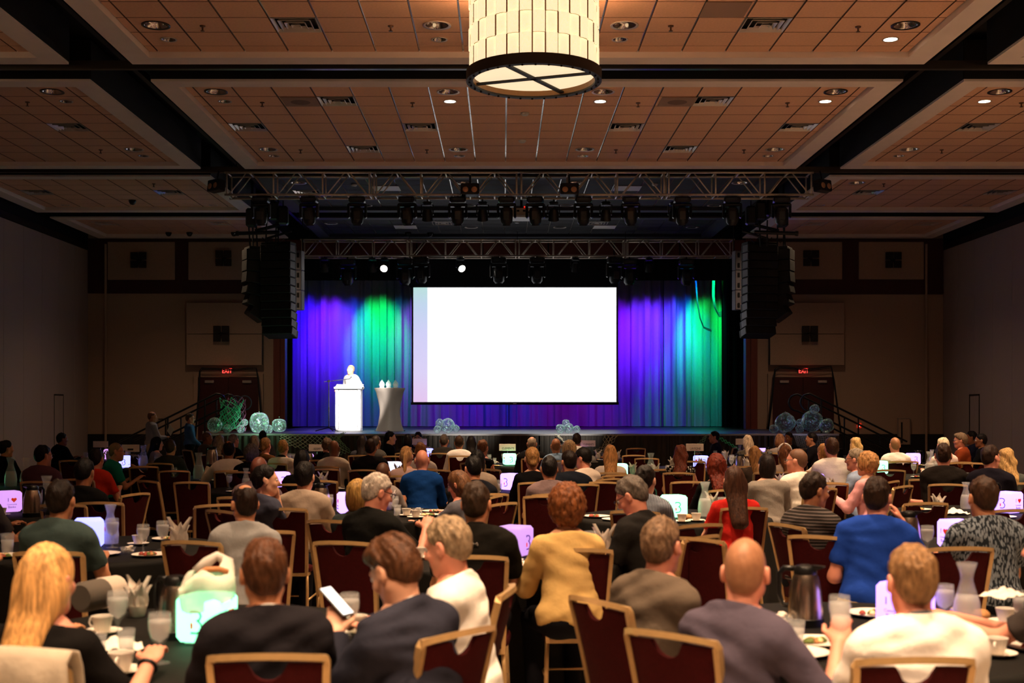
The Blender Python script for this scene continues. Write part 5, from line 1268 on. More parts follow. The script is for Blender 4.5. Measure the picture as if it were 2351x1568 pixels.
def t_tumbler():
    t = empty('water_tumbler'); MB().lathe([(.026, 0), (.030, .05), (.036, .11), (.0345, .11), (.0285, .05), (.0001, .008)], 18, cap=False).build('glass', M_glassy, t, True)
    MB().lathe([(.0001, .01), (.0275, .012), (.032, .075), (.0001, .075)], 16).build('water', M_ice, t, True); return t
def t_carafe():
    t = empty('water_carafe'); MB().lathe([(.05, 0), (.053, .01), (.056, .07), (.05, .12), (.032, .175), (.024, .205), (.026, .225), (.04, .27), (.0385, .27), (.0245, .226), (.0225, .205), (.03, .175), (.048, .12), (.054, .07), (.05, .012), (.0001, .008)], 24, cap=False).build('glass', M_glassy, t, True)
    MB().lathe([(.0001, .01), (.049, .014), (.053, .07), (.047, .12), (.04, .145), (.0001, .145)], 20).build('water', M_ice, t, True); return t
def t_pot():
    t = empty('thermal_coffee_pot'); MB().lathe([(.07, .03), (.069, .06), (.062, .14), (.05, .19), (.043, .205)], 24, cap=False).build('body', M_steelpot, t, True)
    MB().lathe([(.0001, 0), (.072, 0), (.073, .03), (.07, .032)], 24, cap=False).build('base', M_pot, t, angle=40)
    MB().lathe([(.045, .203), (.046, .222), (.036, .236), (.02, .24), (.0001, .242)], 24).build('lid', M_pot, t, angle=40)
    MB().prism([(.03, .21), (.075, .232), (.075, .238), (.03, .24)], -.018, .018, lambda u, v, d: (-u, d, v)).build('spout', M_pot, t)
    MB().tube([(.04, 0, .222), (.085, 0, .222), (.105, 0, .20), (.105, 0, .12), (.09, 0, .075), (.066, 0, .07)], [.012, .011, .010, .010, .009, .009], 8).build('handle', M_pot, t, True); return t
def petal(h, w, bend):
    m = MB(); vs_, fs_ = [], []; N = 6
    for j in range(N + 1):
        v = j / N; ww = w * (math.sin(math.pi * min(1, v * .75 + .25)) ** .8) * (1 - v ** 4)
        for u in (-1, -.5, 0, .5, 1): vs_.append((u * ww, bend * v * v + .02 * (1 - u * u), v * h))
    for j in range(N):
        for i in range(4): a = j * 5 + i; fs_.append((a, a + 1, a + 6, a + 5))
    return m, vs_, fs_
def t_napkin():
    t = empty('folded_napkin'); MB().lathe([(.03, 0), (.034, .004), (.045, .05), (.046, .055), (.043, .05), (.0001, .02)], 16).build('cup', M_china, t, angle=50)
    for k in range(7):
        m, v, f = petal(.11 + .025 * (k % 3), .05, .04 + .015 * (k % 2)); Mx = Matrix.Rotation(2 * math.pi * k / 7, 4, 'Z') @ Matrix.Translation((0, .008, .035))
        m.add([Mx @ Vector(q) for q in v], f); m.build('petal', M_napkin, t, True)
    return t
def t_crumple():
    rnd = random.Random(5); m = MB(); vs_, fs_ = [], []; N = 14
    for j in range(N + 1):
        for i in range(N + 1):
            x, y = (i / N - .5) * .26, (j / N - .5) * .2; r_ = math.hypot(x / .13, y / .1)
            vs_.append((x + rnd.uniform(-.006, .006), y + rnd.uniform(-.006, .006), .004 + max(0, .055 * (1 - r_ * .8)) + .02 * abs(math.sin(x * 42 + 2) * math.cos(y * 37))))
    for j in range(N):
        for i in range(N): a = j * (N + 1) + i; fs_.append((a, a + 1, a + N + 2, a + N + 1))
    return m.add(vs_, fs_).mesh('crumpled_napkin', M_napkin, True)
def t_food(seed):
    rnd = random.Random(seed); m = MB()
    for k in range(9):
        m.cur = rnd.randrange(4); a = rnd.uniform(0, 6.28); r_ = rnd.uniform(0, .07); w_ = rnd.uniform(.014, .028)
        m.lathe([(.0001, 0), (w_, .004), (w_ * .9, .012), (w_ * .5, .02), (.0001, .022)], 8, (r_ * math.cos(a), r_ * math.sin(a), .008))
    return m.mesh('food', [M_food, M_green, M_cheese, M_meat], True)
def t_roll(): return MB().lathe([(.03, 0), (.042, .012), (.04, .03), (.025, .045), (.0001, .05)], 14).mesh('bread_roll', M_bread, True)
def t_fork():
    m = MB(); m.bbox((-.004, -.1, 0), (.004, .03, .003), .001)
    m.bbox((-.011, .03, 0), (.011, .055, .003), .001)
    for x in (-.009, -.003, .003, .009): m.box((x - .0012, .055, 0), (x + .0012, .09, .002))
    return m.mesh('fork', M_chrome)
def t_shaker():
    t = empty('salt_shaker'); MB().lathe([(.02, 0), (.02, .04), (.014, .05)], 12).build('jar', M_glassy, t, True); MB().lathe([(.015, .05), (.016, .062), (.0001, .07)], 12).build('cap', M_chrome, t, True); return t
def t_bowl():
    t = empty('sugar_bowl'); MB().lathe([(.03, 0), (.045, .02), (.055, .045), (.052, .045), (.04, .02), (.0001, .008)], 18).build('bowl', M_glassy, t, True)
    m = MB(); rnd = random.Random(2)
    for k in range(6): m.bbox((-.02, -.012, 0), (.02, .012, .012), .003, Matrix.Translation((rnd.uniform(-.015, .015), rnd.uniform(-.015, .015), .012 + k * .006)) @ Matrix.Rotation(rnd.uniform(0, 3), 4, 'Z'))
    m.build('sugar_packet', M_napkin, t); return t
TPL = dict(cup=t_cup(), goblet=t_goblet(), tumbler=t_tumbler(), carafe=t_carafe(), pot=t_pot(), napkin=t_napkin(), shaker=t_shaker(), bowl=t_bowl())
TME = dict(saucer=t_saucer(), plate=t_plate(), crumple=t_crumple(), food=[t_food(k) for k in range(4)], roll=t_roll(), fork=t_fork())
tused = set()
NAMES = dict(cup=('coffee_cup', 'white coffee cup', 'cup'), goblet=('water_goblet', 'stemmed goblet of iced water', 'glass'), tumbler=('water_tumbler', 'plain tumbler of water', 'glass'), carafe=('water_carafe', 'glass carafe of water', 'carafe'),
             pot=('thermal_coffee_pot', 'steel coffee pot with black lid', 'coffee pot'), napkin=('folded_napkin', 'white napkin fanned out of a cup', 'napkin'), shaker=('salt_shaker', 'small salt shaker', 'shaker'), bowl=('sugar_bowl', 'glass bowl of sugar packets', 'bowl'),
             saucer=('saucer', 'white saucer', 'saucer'), plate=('plate', 'white plate of food', 'plate'), crumple=('crumpled_napkin', 'crumpled white napkin', 'napkin'), roll=('bread_roll', 'brown bread roll', 'bread'), fork=('fork', 'steel fork', 'fork'))
def put(kind, x, y, z, rz, where_, s=1.0, label=None):
    nm, lb_, cat = NAMES[kind]
    if kind in TPL:
        o = TPL[kind] if kind not in tused else copy_tree(TPL[kind]); tused.add(kind)
    else: o = ob(nm, TME[kind])
    o.location = (x, y, z); o.rotation_euler = (0, 0, rz); o.scale = (s, s, s)
    tag(o, label or ('%s %s' % (lb_, where_)), cat, '%ss %s' % (cat, where_))
    if kind == 'plate': ob('food', TME['food'][random.randrange(4)], o, (0, 0, 0), (0, 0, random.uniform(0, 6)))
    return o
# ---------------------------------------------------------------- glowing cube lamps
GLOW = dict(green=(.85, 3.4, 1.6), magenta=(.80, .38, 1.0), violet=(1.3, .75, 3.2), blue=(.75, .78, 3.4), white=(1.5, 1.35, 1.8))
INK = {'green': '#00b46c', 'magenta': '#4a1590', 'violet': '#5240c8', 'blue': '#4a44c0', 'white': '#40386a'}
TXT = {}
def textmesh(s_, size, mat, sx_=1.0):
    k = (s_, size, mat.name, sx_)
    if k in TXT: return TXT[k]
    cu = bpy.data.curves.new('lettering', 'FONT'); cu.body = s_; cu.size = size; cu.extrude = .0004; cu.align_x = 'CENTER'; cu.align_y = 'CENTER'; cu.resolution_u = 2
    o = bpy.data.objects.new('lettering', cu); COL.objects.link(o); dg = bpy.context.evaluated_depsgraph_get(); me = bpy.data.meshes.new_from_object(o.evaluated_get(dg))
    bpy.data.objects.remove(o); bpy.data.curves.remove(cu); me.materials.clear(); me.materials.append(mat)
    if sx_ != 1: me.transform(Matrix.Scale(sx_, 4, (1, 0, 0)))
    TXT[k] = me; return me
M_heart = P('heart_red', '#e0301c', .6, emit='#e03a20', estr=.55)
LW = .10   # half size
def lamp_meshes(col):
    gm = P('glow_' + col, '#404040', .6, emit=(1, 1, 1), estr=1); b = gm.node_tree.nodes['Principled BSDF']; g = GLOW[col]; b.inputs['Emission Color'].default_value = tuple(x / max(g) for x in g) + (1,); b.inputs['Emission Strength'].default_value = max(g)
    cube = MB().bbox((-LW, -LW, .012), (LW, LW, .205), .02).mesh('glow_cube', gm, True)
    ink = P('ink_' + col, INK[col], .6, emit=INK[col], estr=.6)
    # letter mark: open-sided B drawn with a thin stroke
    pts_ = [(-.022, .036), (-.022, .045), (.004, .045), (.018, .04), (.024, .028), (.018, .013), (.006, .006), (.012, .004), (.022, -.004), (.027, -.02), (.02, -.038), (.004, -.045), (-.022, -.045)]
    m = MB(); m.tube([(x, 0, z) for x, z in pts_], .0042, 6); bm = m.mesh('letter_mark', ink)
    rm = MB().prism([(-.024, -.028), (-.014, -.028), (-.014, -.002), (-.024, -.002)], -.002, .002, lambda u, v, d: (u, d, v)).mesh('mark_bar', M_heart)
    hp = []
    for k in range(28):
        a = 2 * math.pi * k / 28; hp.append((.0017 * 16 * math.sin(a) ** 3 * .92, .0017 * (13 * math.cos(a) - 5 * math.cos(2 * a) - 2 * math.cos(3 * a) - math.cos(4 * a)) * .92))
    hm = MB().prism(hp, -.002, .002, lambda u, v, d: (u, d, v)).mesh('heart', M_heart)
    return cube, bm, rm, hm, textmesh('I', .05, ink), textmesh('Community', .019, ink), textmesh('Banks', .03, ink, 1.05)
LM = {}
def lamp(x, y, col, rz, label):
    if col not in LM: LM[col] = lamp_meshes(col)
    cube, bm, rm, hm, tI, tC, tB = LM[col]
    t = empty('cube_lamp', (x, y, TZ), rz, label, 'lamp', 'glowing cube table lamps')
    MB().bbox((-.07, -.07, 0), (.07, .07, .012), .004).build('base', M_white, t)
    c = ob('glow_cube', cube, t)
    for k in range(4):
        Q = Matrix.Rotation(k * math.pi / 2, 4, 'Z')
        def on(me, u, v, flat=False):
            p = Q @ Vector((u, -LW - .001, v)); o = ob(me.name.split('.')[0], me, c, p, (R(90) if flat else 0, 0, k * math.pi / 2)); return o
        if k % 2 == 0: on(bm, .0, .10); on(rm, 0, .10)
        else: on(tI, -.035, .125, True); on(hm, .018, .125); on(tC, .0, .083, True); on(tB, 0, .058, True)
    return t
def sign(x, y, z0, txt, label, rz=0, w_=.29):
    t = empty('table_sign', (x, y, TZ), rz, label, 'sign', 'name signs on stands')
    MB().lathe([(.04, 0), (.04, .006), (.0001, .01)], 14).build('foot', M_chrome, t)
    MB().tube([(0, 0, .008), (0, 0, z0)], .004, 6).build('rod', M_chrome, t)
    MB().bbox((-w_ / 2, -.004, z0 - .01), (w_ / 2, .004, z0 + .11), .002).build('card', P('sign_card', '#ecd9cc', .7), t)
    if txt == '-': MB().box((-.05, -.0056, z0 + .015), (.045, -.0045, z0 + .045)).build('smudged_lettering', P('sign_ink', '#3a2f2f', .7), t)
    elif txt: ob('lettering', textmesh(txt, .052, P('sign_ink', '#3a2f2f', .7), .85), t, (.01, -.0055, z0 + .03), (R(90), 0, 0))
    return t
# ---------------------------------------------------------------- the tables
# key: (X, Y, lamp colour, lamp turn, phrase, lamp offset, fill)
TABLES = {
 'A': (-1.28, 5.28, 'green', -14, 'on the front table by the blonde woman', (.03, -.12)), 'B': (1.62, 5.36, 'violet', 40, 'on the front table by the white-shirt man', (.2, .15)),
 'C': (-.05, 8.2, 'magenta', 62, 'on the table by the yellow cardigan', (.13, -.05)), 'D': (3.05, 8.55, 'violet', 15, 'on the table of the leaf-shirt man', (.15, .05)), 'E': (-2.85, 8.6, 'blue', 20, 'on the table of the teal polo', (-.1, .1)),
 'F': (1.55, 11.15, 'green', 14, 'on the table by the red top', (0, -.1)), 'G': (4.62, 11.6, 'violet', -55, 'on the table beyond the leaf-shirt man', (.15, -.1)), 'H': (-1.3, 11.4, 'violet', 15, 'on the table beyond the white-haired man', (-.14, .0)), 'I': (-4.65, 11.7, 'magenta', -50, 'on the dim table at the photo edge', (-.05, -.1)),
 'J': (.10, 14.85, 'violet', -40, 'on the table beyond the magenta lamp', (.0, -.1)), 'K': (3.45, 14.5, 'violet', 10, 'on the table of the checked blouse', (.3, .2)), 'L': (-2.75, 14.9, 'violet', 30, 'on the table of the slate shirt', (.0, .2)), 'M': (5.75, 14.6, 'green', 10, 'on the table of the dark-shirt pair', (.2, .1)), 'N': (-6.3, 15.4, 'green', 10, 'on the table of the plum shirt', (-.3, 0)),
 'O': (-1.62, 18.1, 'white', 25, 'on the table of the ponytail woman', (.02, -.1)), 'Q': (1.62, 17.6, 'green', 8, 'on the table of the straight-haired blonde', (.05, -.2)), 'S': (-4.2, 17.2, 'green', 20, 'on the table of the coffee pourer', (.3, .2)), 'T': (5.75, 18.0, 'green', 20, 'on the table of the bald white-shirt man', (-.1, .3)),
 'U': (.12, 21.4, 'green', 16, 'on the table of the centre sign', (0, -.1)), 'W': (3.3, 20.3, 'blue', 24, 'on the blue-lit table with a sign', (0, 0)), 'X': (-3.4, 21.3, 'magenta', 10, 'on the magenta-lit table by the net', (.03, -.2)), 'Y': (-6.3, 20.4, 'blue', 12, 'on the blue-lit table by the stairs', (.0, -.1)), 'Z': (7.25, 21.6, 'violet', 12, 'on the violet-lit table by the rust shirt', (-.05, -.2)),
 'a': (-1.42, 24.2, 'blue', 14, 'on the table nearest the cocktail table', (-.05, -.2)), 'b': (1.58, 23.9, 'magenta', 30, 'on the magenta-lit table near the skirt', (-.05, -.2)), 'c': (-7.6, 23.6, 'magenta', 5, 'on the magenta-lit table by the partition', (0, 0)), 'd': (4.75, 23.8, 'violet', 5, 'on the table of the silver-haired woman', (.4, .3)),
}
FILL = {}
def build_tables():
    for i, (k, (X, Y, col, rz, ph_, lo_)) in enumerate(TABLES.items()):
        t = empty('round_table', (X, Y, 0), 0, 'round banquet table under the black cloth, ' + ph_.replace('on the ', 'the ', 1), 'table', 'round banquet tables')
        ob('tabletop', tt, t)
        for a in range(4): ob('leg', tl, t, (.55 * math.cos(R(45 + 90 * a)), .55 * math.sin(R(45 + 90 * a)), 0))
        c = ob('tablecloth', CLOTHS[i % 3], None, (X, Y, 0), (0, 0, i * .7)); tag(c, 'black floor-length cloth ' + ph_, 'tablecloth', 'black round tablecloths')
        lamp(X + lo_[0], Y + lo_[1], col, R(rz), 'glowing %s cube lamp %s' % (col, ph_))
build_tables()
SETS = {}
def on_table(key, items):
    X, Y = TABLES[key][:2]; ph_ = TABLES[key][4]; pl = SETS.setdefault(key, [(TABLES[key][5][0], TABLES[key][5][1], .12)])
    for it in items:
        kind, dx, dy = it[:3]; rz = R(it[3]) if len(it) > 3 else random.uniform(0, 6.28); s = it[4] if len(it) > 4 else 1
        z = TZ + .001
        if kind == 'cupset': put('saucer', X + dx, Y + dy, z, rz, ph_, s * 1.0); put('cup', X + dx, Y + dy, z + .008 * s, rz, ph_, s); r_ = .08
        else: put(kind, X + dx, Y + dy, z, rz, ph_, s); r_ = dict(plate=.13, crumple=.12, carafe=.06, pot=.1, goblet=.04, napkin=.05).get(kind, .04)
        pl.append((dx, dy, r_))
def auto_table(key, seats, seed, near=None):
    rnd = random.Random(seed); X, Y = TABLES[key][:2]; pl = SETS.setdefault(key, [(TABLES[key][5][0], TABLES[key][5][1], .13)]); out = []
    def free(dx, dy, r_):
        return all(math.hypot(dx - a, dy - b) > r_ + c for a, b, c in pl)
    rad = dict(plate=.13, cupset=.08, goblet=.04, napkin=.05, carafe=.06, pot=.1, crumple=.12, tumbler=.04, roll=.05)
    for kind in ['carafe', 'pot'] + ['plate', 'goblet', 'cupset', 'napkin'] * seats + ['plate', 'tumbler', 'crumple', 'roll']:
        for tr_ in range(30):
            a = rnd.uniform(0, 6.28); rr = {'plate': rnd.uniform(.6, .72), 'carafe': rnd.uniform(.25, .4), 'pot': rnd.uniform(.3, .45)}.get(kind, rnd.uniform(.35, .76)); dx, dy = rr * math.cos(a), rr * math.sin(a)
            if near and dy > near: continue
            if free(dx, dy, rad[kind]): on_table(key, [(kind, dx, dy)]); break
# ================================================================ the audience
PP = person
# front row
PP('woman with long straight blonde hair in a black top', (112, 1335), Z=4.2, yaw=-12, hyaw=-6, hair='long', hcol='#c8955a', fem=True, top='#120f0e', skin='pink', arms=('table', (.22, .40, .84)), watch=1, bulk=1.06, chairat=(22, 1524, -8))
PP('brown-haired man in a plain dark suit jacket at the green lamp', (607, 1318), Z=4.33, yaw=18, lean=6, hair='short', hcol='#4a2b18', top='#1d1a1e', kind='jacket', sleeve='long', arms=('table', 'table'), collar='#d8d2cc', skin='tan', bulk=1.06, chairat=(616, 1505, 2))
F3 = PP('man in a navy blazer bending over his phone', (905, 1312), Z=4.45, yaw=52, hyaw=0, hpitch=-28, lean=16, tilt=-4, hair='thick', hcol='#4d2f1c', top='#2b2b36', kind='jacket', sleeve='long', collar='#e8e2da', skin='fair', arms=((-.10, .40, .92), (.10, .42, .80)), face=True, bulk=1.1, chairat=(1052, 1452, 50))
PP('grey-blond man in a bright white shirt with a lanyard', (1026, 1256), Z=5.2, yaw=76, hyaw=-12, hpitch=-14, lean=10, hair='short', hcol='#8d765c', top='#efe6dc', sleeve='long', lanyard=True, skin='pink', arms=('table', 'table'), face=True, bulk=1.04, chairat=(1160, 1354, 82))
PP('grey-haired man in a grey-brown polo reaching out an open hand', (1521, 1254), Z=5.25, yaw=-50, hyaw=14, lean=10, hair='short', hcol='#6e5540', top='#5e5145', skin='pink', arms=('lap', (.24, .60, .86, 1)), bulk=1.12, chairat=(1376, 1380, -56))
F6 = PP('bald man in a slate-purple shirt lifting a glass', (1712, 1316), Z=4.4, yaw=-44, hyaw=24, lean=12, hair='buzz', hcol='#9a6a4c', top='#4b4350', sleeve='half', skin='pink', arms=('table', (.26, .34, .92)), bulk=1.1, chairat=(1541, 1457, -42))
PP('sandy-haired man in a white polo with a grey collar', (2092, 1336), Z=4.2, yaw=4, lean=12, hair='short', hcol='#7d5c3c', top='#eee4da', skin='pink', arms=('table', 'table'), collar='#4c5257', extra='tag', bulk=1.18, chairat=(2098, 1513, 3))
PP('person in turquoise at the very photo edge', (-62, 1272), Z=5.0, yaw=-50, hair='short', hcol='#33221a', top='#2f7d83', skin='tan')
PP('person off the frame edge holding a napkin over the table', (2415, 1262), Z=5.05, yaw=58, hair='short', hcol='#33221a', top='#3a3330', skin='pink', arms=((-.05, .52, .86), (.02, .50, .86)))
# second rows
PP('dark-haired man in a black polo with a small back mark', (1094, 1158), Z=7.05, yaw=-2, hyaw=-10, lean=9, hair='short', hcol='#352519', top='#16130f', skin='tan', extra='mark', bulk=1.1, collar='#1a1714')
PP('woman with curly brown hair in a yellow cardigan', (1299, 1166), Z=7.05, yaw=12, hair='afro', hcol='#6d3d1e', top='#cda768', sleeve='long', fem=True, skin='fair', arms=('table', 'table'), bulk=1.08, bottom=M_trous, chairat=(1328, 1263, 3))
PP('grey-haired man in glasses and charcoal polo bent over his plate', (1450, 1140), Z=8.0, yaw=48, hyaw=16, hpitch=-30, lean=20, hair='short', hcol='#5a5048', top='#1d1a18', skin='pink', glasses=True, face=True, bulk=1.1)
PP('white-haired man in glasses and a black polo facing right', (867, 1132), Z=8.25, yaw=-34, hyaw=-26, hpitch=-16, lean=14, hair='short', hcol='#b5a79a', top='#12110f', skin='pink', glasses=True, face=True, bulk=1.12, arms=('table', (.2, .42, .92)), chairat=(790, 1246, -14))
PP('blonde woman half hidden beside the white-haired man', (822, 1138), Z=9.1, yaw=-20, hair='bob', hcol='#a07a40', top='#39413f', fem=True, skin='fair')
PP('balding man in a pale grey shirt and lanyard leaning aside', (562, 1158), Z=7.55, yaw=26, lean=8, tilt=6, hair='balding', hcol='#24160e', top='#8f8d8c', sleeve='long', lanyard=True, skin='tan', bulk=1.03, chairat=(608, 1222, 20))
PP('dark-haired man in a teal-grey polo with a white collar tag', (141, 1150), Z=7.5, yaw=-6, lean=8, hair='short', hcol='#1d130d', top='#41514f', skin='tan', extra='tag', bulk=1.12, chairat=(112, 1269, 0))
PP('person in a grey t-shirt cut off by the photo edge', (-32, 1108), Z=9.6, yaw=-30, hair='short', hcol='#241812', top='#35302e', skin='brown')
PP('man in a royal blue polo resting his chin on his hand', (2014, 1143), Z=7.6, yaw=-12, hyaw=-16, lean=10, tilt=5, hair='short', hcol='#2a1a10', top='#1d3f9a', skin='pink', arms=('lap', (.20, .30, 1.02)), bulk=1.15, bottom=M_khaki, chairat=(1880, 1233, -30))
PP('short-haired man in a grey leaf-print shirt', (2256, 1143), Z=7.5, yaw=6, lean=9, hair='short', hcol='#3a2415', top='#22262b', kind='leaf', skin='tan', bulk=1.16, chairat=(2203, 1259, 3))
PP('bearded man in a striped charcoal polo looking right', (1871, 1127), Z=8.6, yaw=-46, hyaw=-26, hpitch=-8, lean=9, hair='short', hcol='#2d2018', top='#2b2623', kind='hstripe', skin='tan', face=True, bulk=1.08, chairat=(1806, 1206, -66))
PP('woman with straight brown hair in a red top', (1685, 1106), Z=9.95, yaw=4, hair='long', hcol='#3a2114', top='#b3231c', fem=True, skin='fair', bottom=M_khaki, chairat=(1708, 1167, 6))
PP('dark-haired man in a grey striped shirt by the green lamp', (1483, 1104), Z=9.9, yaw=-18, hyaw=-10, hair='short', hcol='#140d09', top='#565a62', kind='vstripe', skin='fair')
PP('dark-haired man in a rumpled beige shirt', (700, 1096), Z=10.4, yaw=-8, lean=10, hair='thick', hcol='#0f0a08', top='#9a8878', sleeve='long', skin='fair', bulk=1.15, chairat=(650, 1169, -2))
PP('man in a slate shirt with his hand at his mouth, profile', (611, 1104), Z=9.9, yaw=-40, hyaw=-35, lean=10, hair='short', hcol='#130d0b', top='#3b3c4a', skin='fair', arms=('table', 'chin'), face=True)
PP('bald ruddy man in a mauve shirt bending forward', (596, 1080), Z=11.5, yaw=-12, lean=16, hair='buzz', hcol='#6a3a2c', top='#6a5558', skin='brown', bulk=1.15, sleeve='long')
PP('bald brown-skinned man in a pale grey shirt', (880, 1088), Z=12.4, yaw=-15, hair='buzz', hcol='#4a2c1c', top='#857a76', skin='brown')
PP('woman with brown hair in grey reaching over the table', (1052, 1113), Z=10.6, yaw=52, hyaw=18, hpitch=-18, lean=16, hair='long', hcol='#5a3a22', top='#57555c', fem=True, skin='pink', arms=((-.16, .56, .80), 'table'), watch=0, face=True, sleeve='half')
PP('black-haired man in a dark navy polo, head bowed', (1086, 1077), Z=11.8, yaw=22, hpitch=-10, hair='short', hcol='#0c0908', top='#12131a', skin='tan', bulk=1.05)
PP('person with long black hair in a beige top', (1096, 1060), Z=13.3, yaw=-5, hair='bob', hcol='#0b0807', top='#8a7a6c', skin='tan', sleeve='long')
PP('bald man in a bright blue jacket', (969, 1058), Z=13.6, yaw=2, hair='bald', top='#123a78', sleeve='long', skin='pink', bulk=1.1, lanyard=True, chairat=(945, 1103, 0))
PP('black-haired man in a mauve shirt before the twin chairs', (1261, 1077), Z=11.8, yaw=2, hair='short', hcol='#120c09', top='#6d5a5a', skin='tan', lanyard=True, bulk=1.03)
PP('short-haired man in a big black polo leaning left', (1305, 1061), Z=13.3, yaw=14, hyaw=10, lean=12, hair='short', hcol='#1c110b', top='#141820', skin='tan', bulk=1.22)
PP('dark-haired man in a cream shirt turning left', (1338, 1053), Z=14.2, yaw=40, hyaw=18, hpitch=-12, hair='short', hcol='#14100d', top='#d8c6b6', skin='pink', lanyard=True)
PP('woman with blonde hair gathered up and a black jacket', (1222, 1054), Z=13.6, yaw=4, hair='updo', hcol='#8a6238', top='#0c0a0c', fem=True, skin='fair', sleeve='long')
PP('black-haired woman in dark clothes near the steel pot', (694, 1060), Z=13.3, yaw=-6, hair='bob', hcol='#0d0908', top='#0f0d0e', fem=True, skin='tan', sleeve='long')
PP('woman with a blonde ponytail in a pale pink top', (933, 1049), Z=14.9, yaw=-4, hair='ponytail', hcol='#b88a58', top='#c9a8a2', fem=True, skin='fair')
PP('strawberry-blond man in a white shirt', (966, 1037), Z=16.7, yaw=4, hair='short', hcol='#a06a3c', top='#e2d6cc', skin='pink', sleeve='long')
PP('bald tanned man in a cream polo', (767, 1031), Z=17.2, yaw=-8, hair='bald', top='#d9cab6', skin='brown', bulk=1.08)
PP('brown-haired man in black beside the bald tanned man', (751, 1023), Z=19.3, yaw=-10, hair='short', hcol='#5b4330', top='#131211', skin='pink')
PP('short-haired man in a dark suit near the netting', (851, 1029), Z=16.9, yaw=-4, hair='short', hcol='#3c2618', top='#19171a', kind='jacket', sleeve='long', skin='tan', bulk=1.12, chairat=(833, 1080, 0))
PP('shaved-head man in glasses and a patterned shirt', (864, 1016), Z=21, yaw=-25, hair='buzz', hcol='#3a2c24', top='#2d241c', kind='check', skin='brown', glasses=True)
PP('woman with long dark hair before the net', (832, 1015), Z=21.2, yaw=0, hair='long', hcol='#241a18', top='#4b4a52', fem=True, skin='fair')
PP('man with dark tied-back hair in profile below the stage', (897, 1006), Z=23.6, yaw=-62, hyaw=-22, hair='ponytail', hcol='#0d0a0a', top='#0e0d12', skin='fair', face=True, sleeve='long')
PP('dark-haired person in black behind the small sign', (936, 1012), Z=22.4, yaw=0, hair='bob', hcol='#140e0c', top='#150e0e', fem=True, skin='tan', sleeve='long')
PP('violet-lit woman holding up a phone by the sign', (960, 1005), Z=25.2, yaw=175, hair='long', hcol='#2b1c22', top='#1c1a3a', fem=True, skin='fair', face=True, arms=((-.12, .25, 1.12), (.12, .25, 1.12)))
PP('grey-haired man in a grey suit looking at the stage', (1020, 1013), Z=22.2, yaw=-8, hair='short', hcol='#584a40', top='#35302c', kind='jacket', sleeve='long', skin='pink', lanyard=True)
PP('short-haired man in a white long-sleeved shirt near the skirt', (1054, 1017), Z=21, yaw=4, hair='short', hcol='#3a2718', top='#eadfd6', sleeve='long', skin='tan', lanyard=True)
PP('woman with long dark hair in grey tweed', (1082, 1016), Z=22.3, yaw=0, hair='long', hcol='#17100e', top='#3f3a38', fem=True, skin='fair', sleeve='long')
PP('woman with cropped brown hair in a sleeveless dark top', (1109, 1029), Z=18.3, yaw=-20, hair='short', hcol='#6d4226', top='#14131a', kind='tank', sleeve='none', fem=True, skin='pink', arms=('table', 'lap'))
PP('balding man with curly grey fringe in a black jacket', (1221, 1020), Z=20.0, yaw=2, hair='balding', hcol='#9a8672', top='#131112', kind='jacket', sleeve='long', skin='pink', bulk=1.15)
PP('shaven tanned man in a light blue shirt', (1276, 1025), Z=19.1, yaw=16, hyaw=-10, hair='buzz', hcol='#8a5636', top='#7e97b4', skin='tan', lanyard=True, bulk=1.1)
PP('person with pale curly hair in a grey top', (1306, 1034), Z=16.7, yaw=10, hair='curly', hcol='#c9a878', top='#857c7c', fem=True, skin='fair', sleeve='long')
PP('dark-haired man in a white shirt against the skirt', (1324, 1011), Z=22.7, yaw=0, hair='thick', hcol='#20120b', top='#e3d8ce', skin='pink', lanyard=True, sleeve='long')
PP('woman with straight blonde hair in a white top', (1401, 1044), Z=15.6, yaw=-4, hair='long', hcol='#b07c48', top='#e6d6c4', fem=True, skin='fair', sleeve='long')
PP('woman with auburn waves in a sleeveless dotted top', (1563, 1044), Z=15.6, yaw=-12, hair='wavy', hcol='#5c2a18', top='#17120f', kind='dots', sleeve='none', fem=True, skin='pink')
PP('woman with curly red hair in black', (1643, 1072), Z=12.4, yaw=6, hair='curlylong', hcol='#5a1c0c', top='#0e0c0b', fem=True, skin='fair', sleeve='long')
PP('dark-haired man looking left in front of the stage net', (1639, 1004), Z=25.2, yaw=70, hyaw=18, hair='short', hcol='#0c090a', top='#221f2c', skin='tan', face=True, sleeve='long')
PP('woman with long silver-blonde hair under the blank sign', (1716, 1015), Z=21.6, yaw=6, hair='long', hcol='#b39a80', top='#4a4236', fem=True, skin='fair')
PP('woman with long dark-blonde hair in a taupe blouse', (1732, 1047), Z=15.8, yaw=12, hair='long', hcol='#94683a', top='#4a3d34', fem=True, skin='fair', sleeve='long')
PP('small blonde woman leaning to her neighbour by the bubbles', (1791, 1012), Z=22.4, yaw=-40, hair='bob', hcol='#8a5f45', top='#a99a92', fem=True, skin='fair')
PP('smiling dark-haired man facing the room below the bubbles', (1810, 1007), Z=24, yaw=120, hyaw=15, hair='short', hcol='#160e0c', top='#14100f', skin='brown', face=True, sleeve='long')
PP('woman with brown waves and a white headband', (1801, 1042), Z=15.9, yaw=8, hair='wavy', hcol='#6b3f22', top='#b9a696', fem=True, skin='fair', extra='headband', sleeve='long')
PP('woman with a dark bob in a checked grey blouse', (1760, 1071), Z=12.4, yaw=6, hair='bob', hcol='#1a0f0c', top='#8f8276', kind='check', fem=True, skin='fair', extra='shades', bulk=1.15, sleeve='long', chairat=(1750, 1113, 3))
PP('bald man in glasses and a white polo turned left', (1828, 1059), Z=12.6, yaw=22, hyaw=40, lean=6, hair='buzz', hcol='#6b4a36', top='#e4d8ca', skin='pink', glasses=True, face=True, lanyard=True)
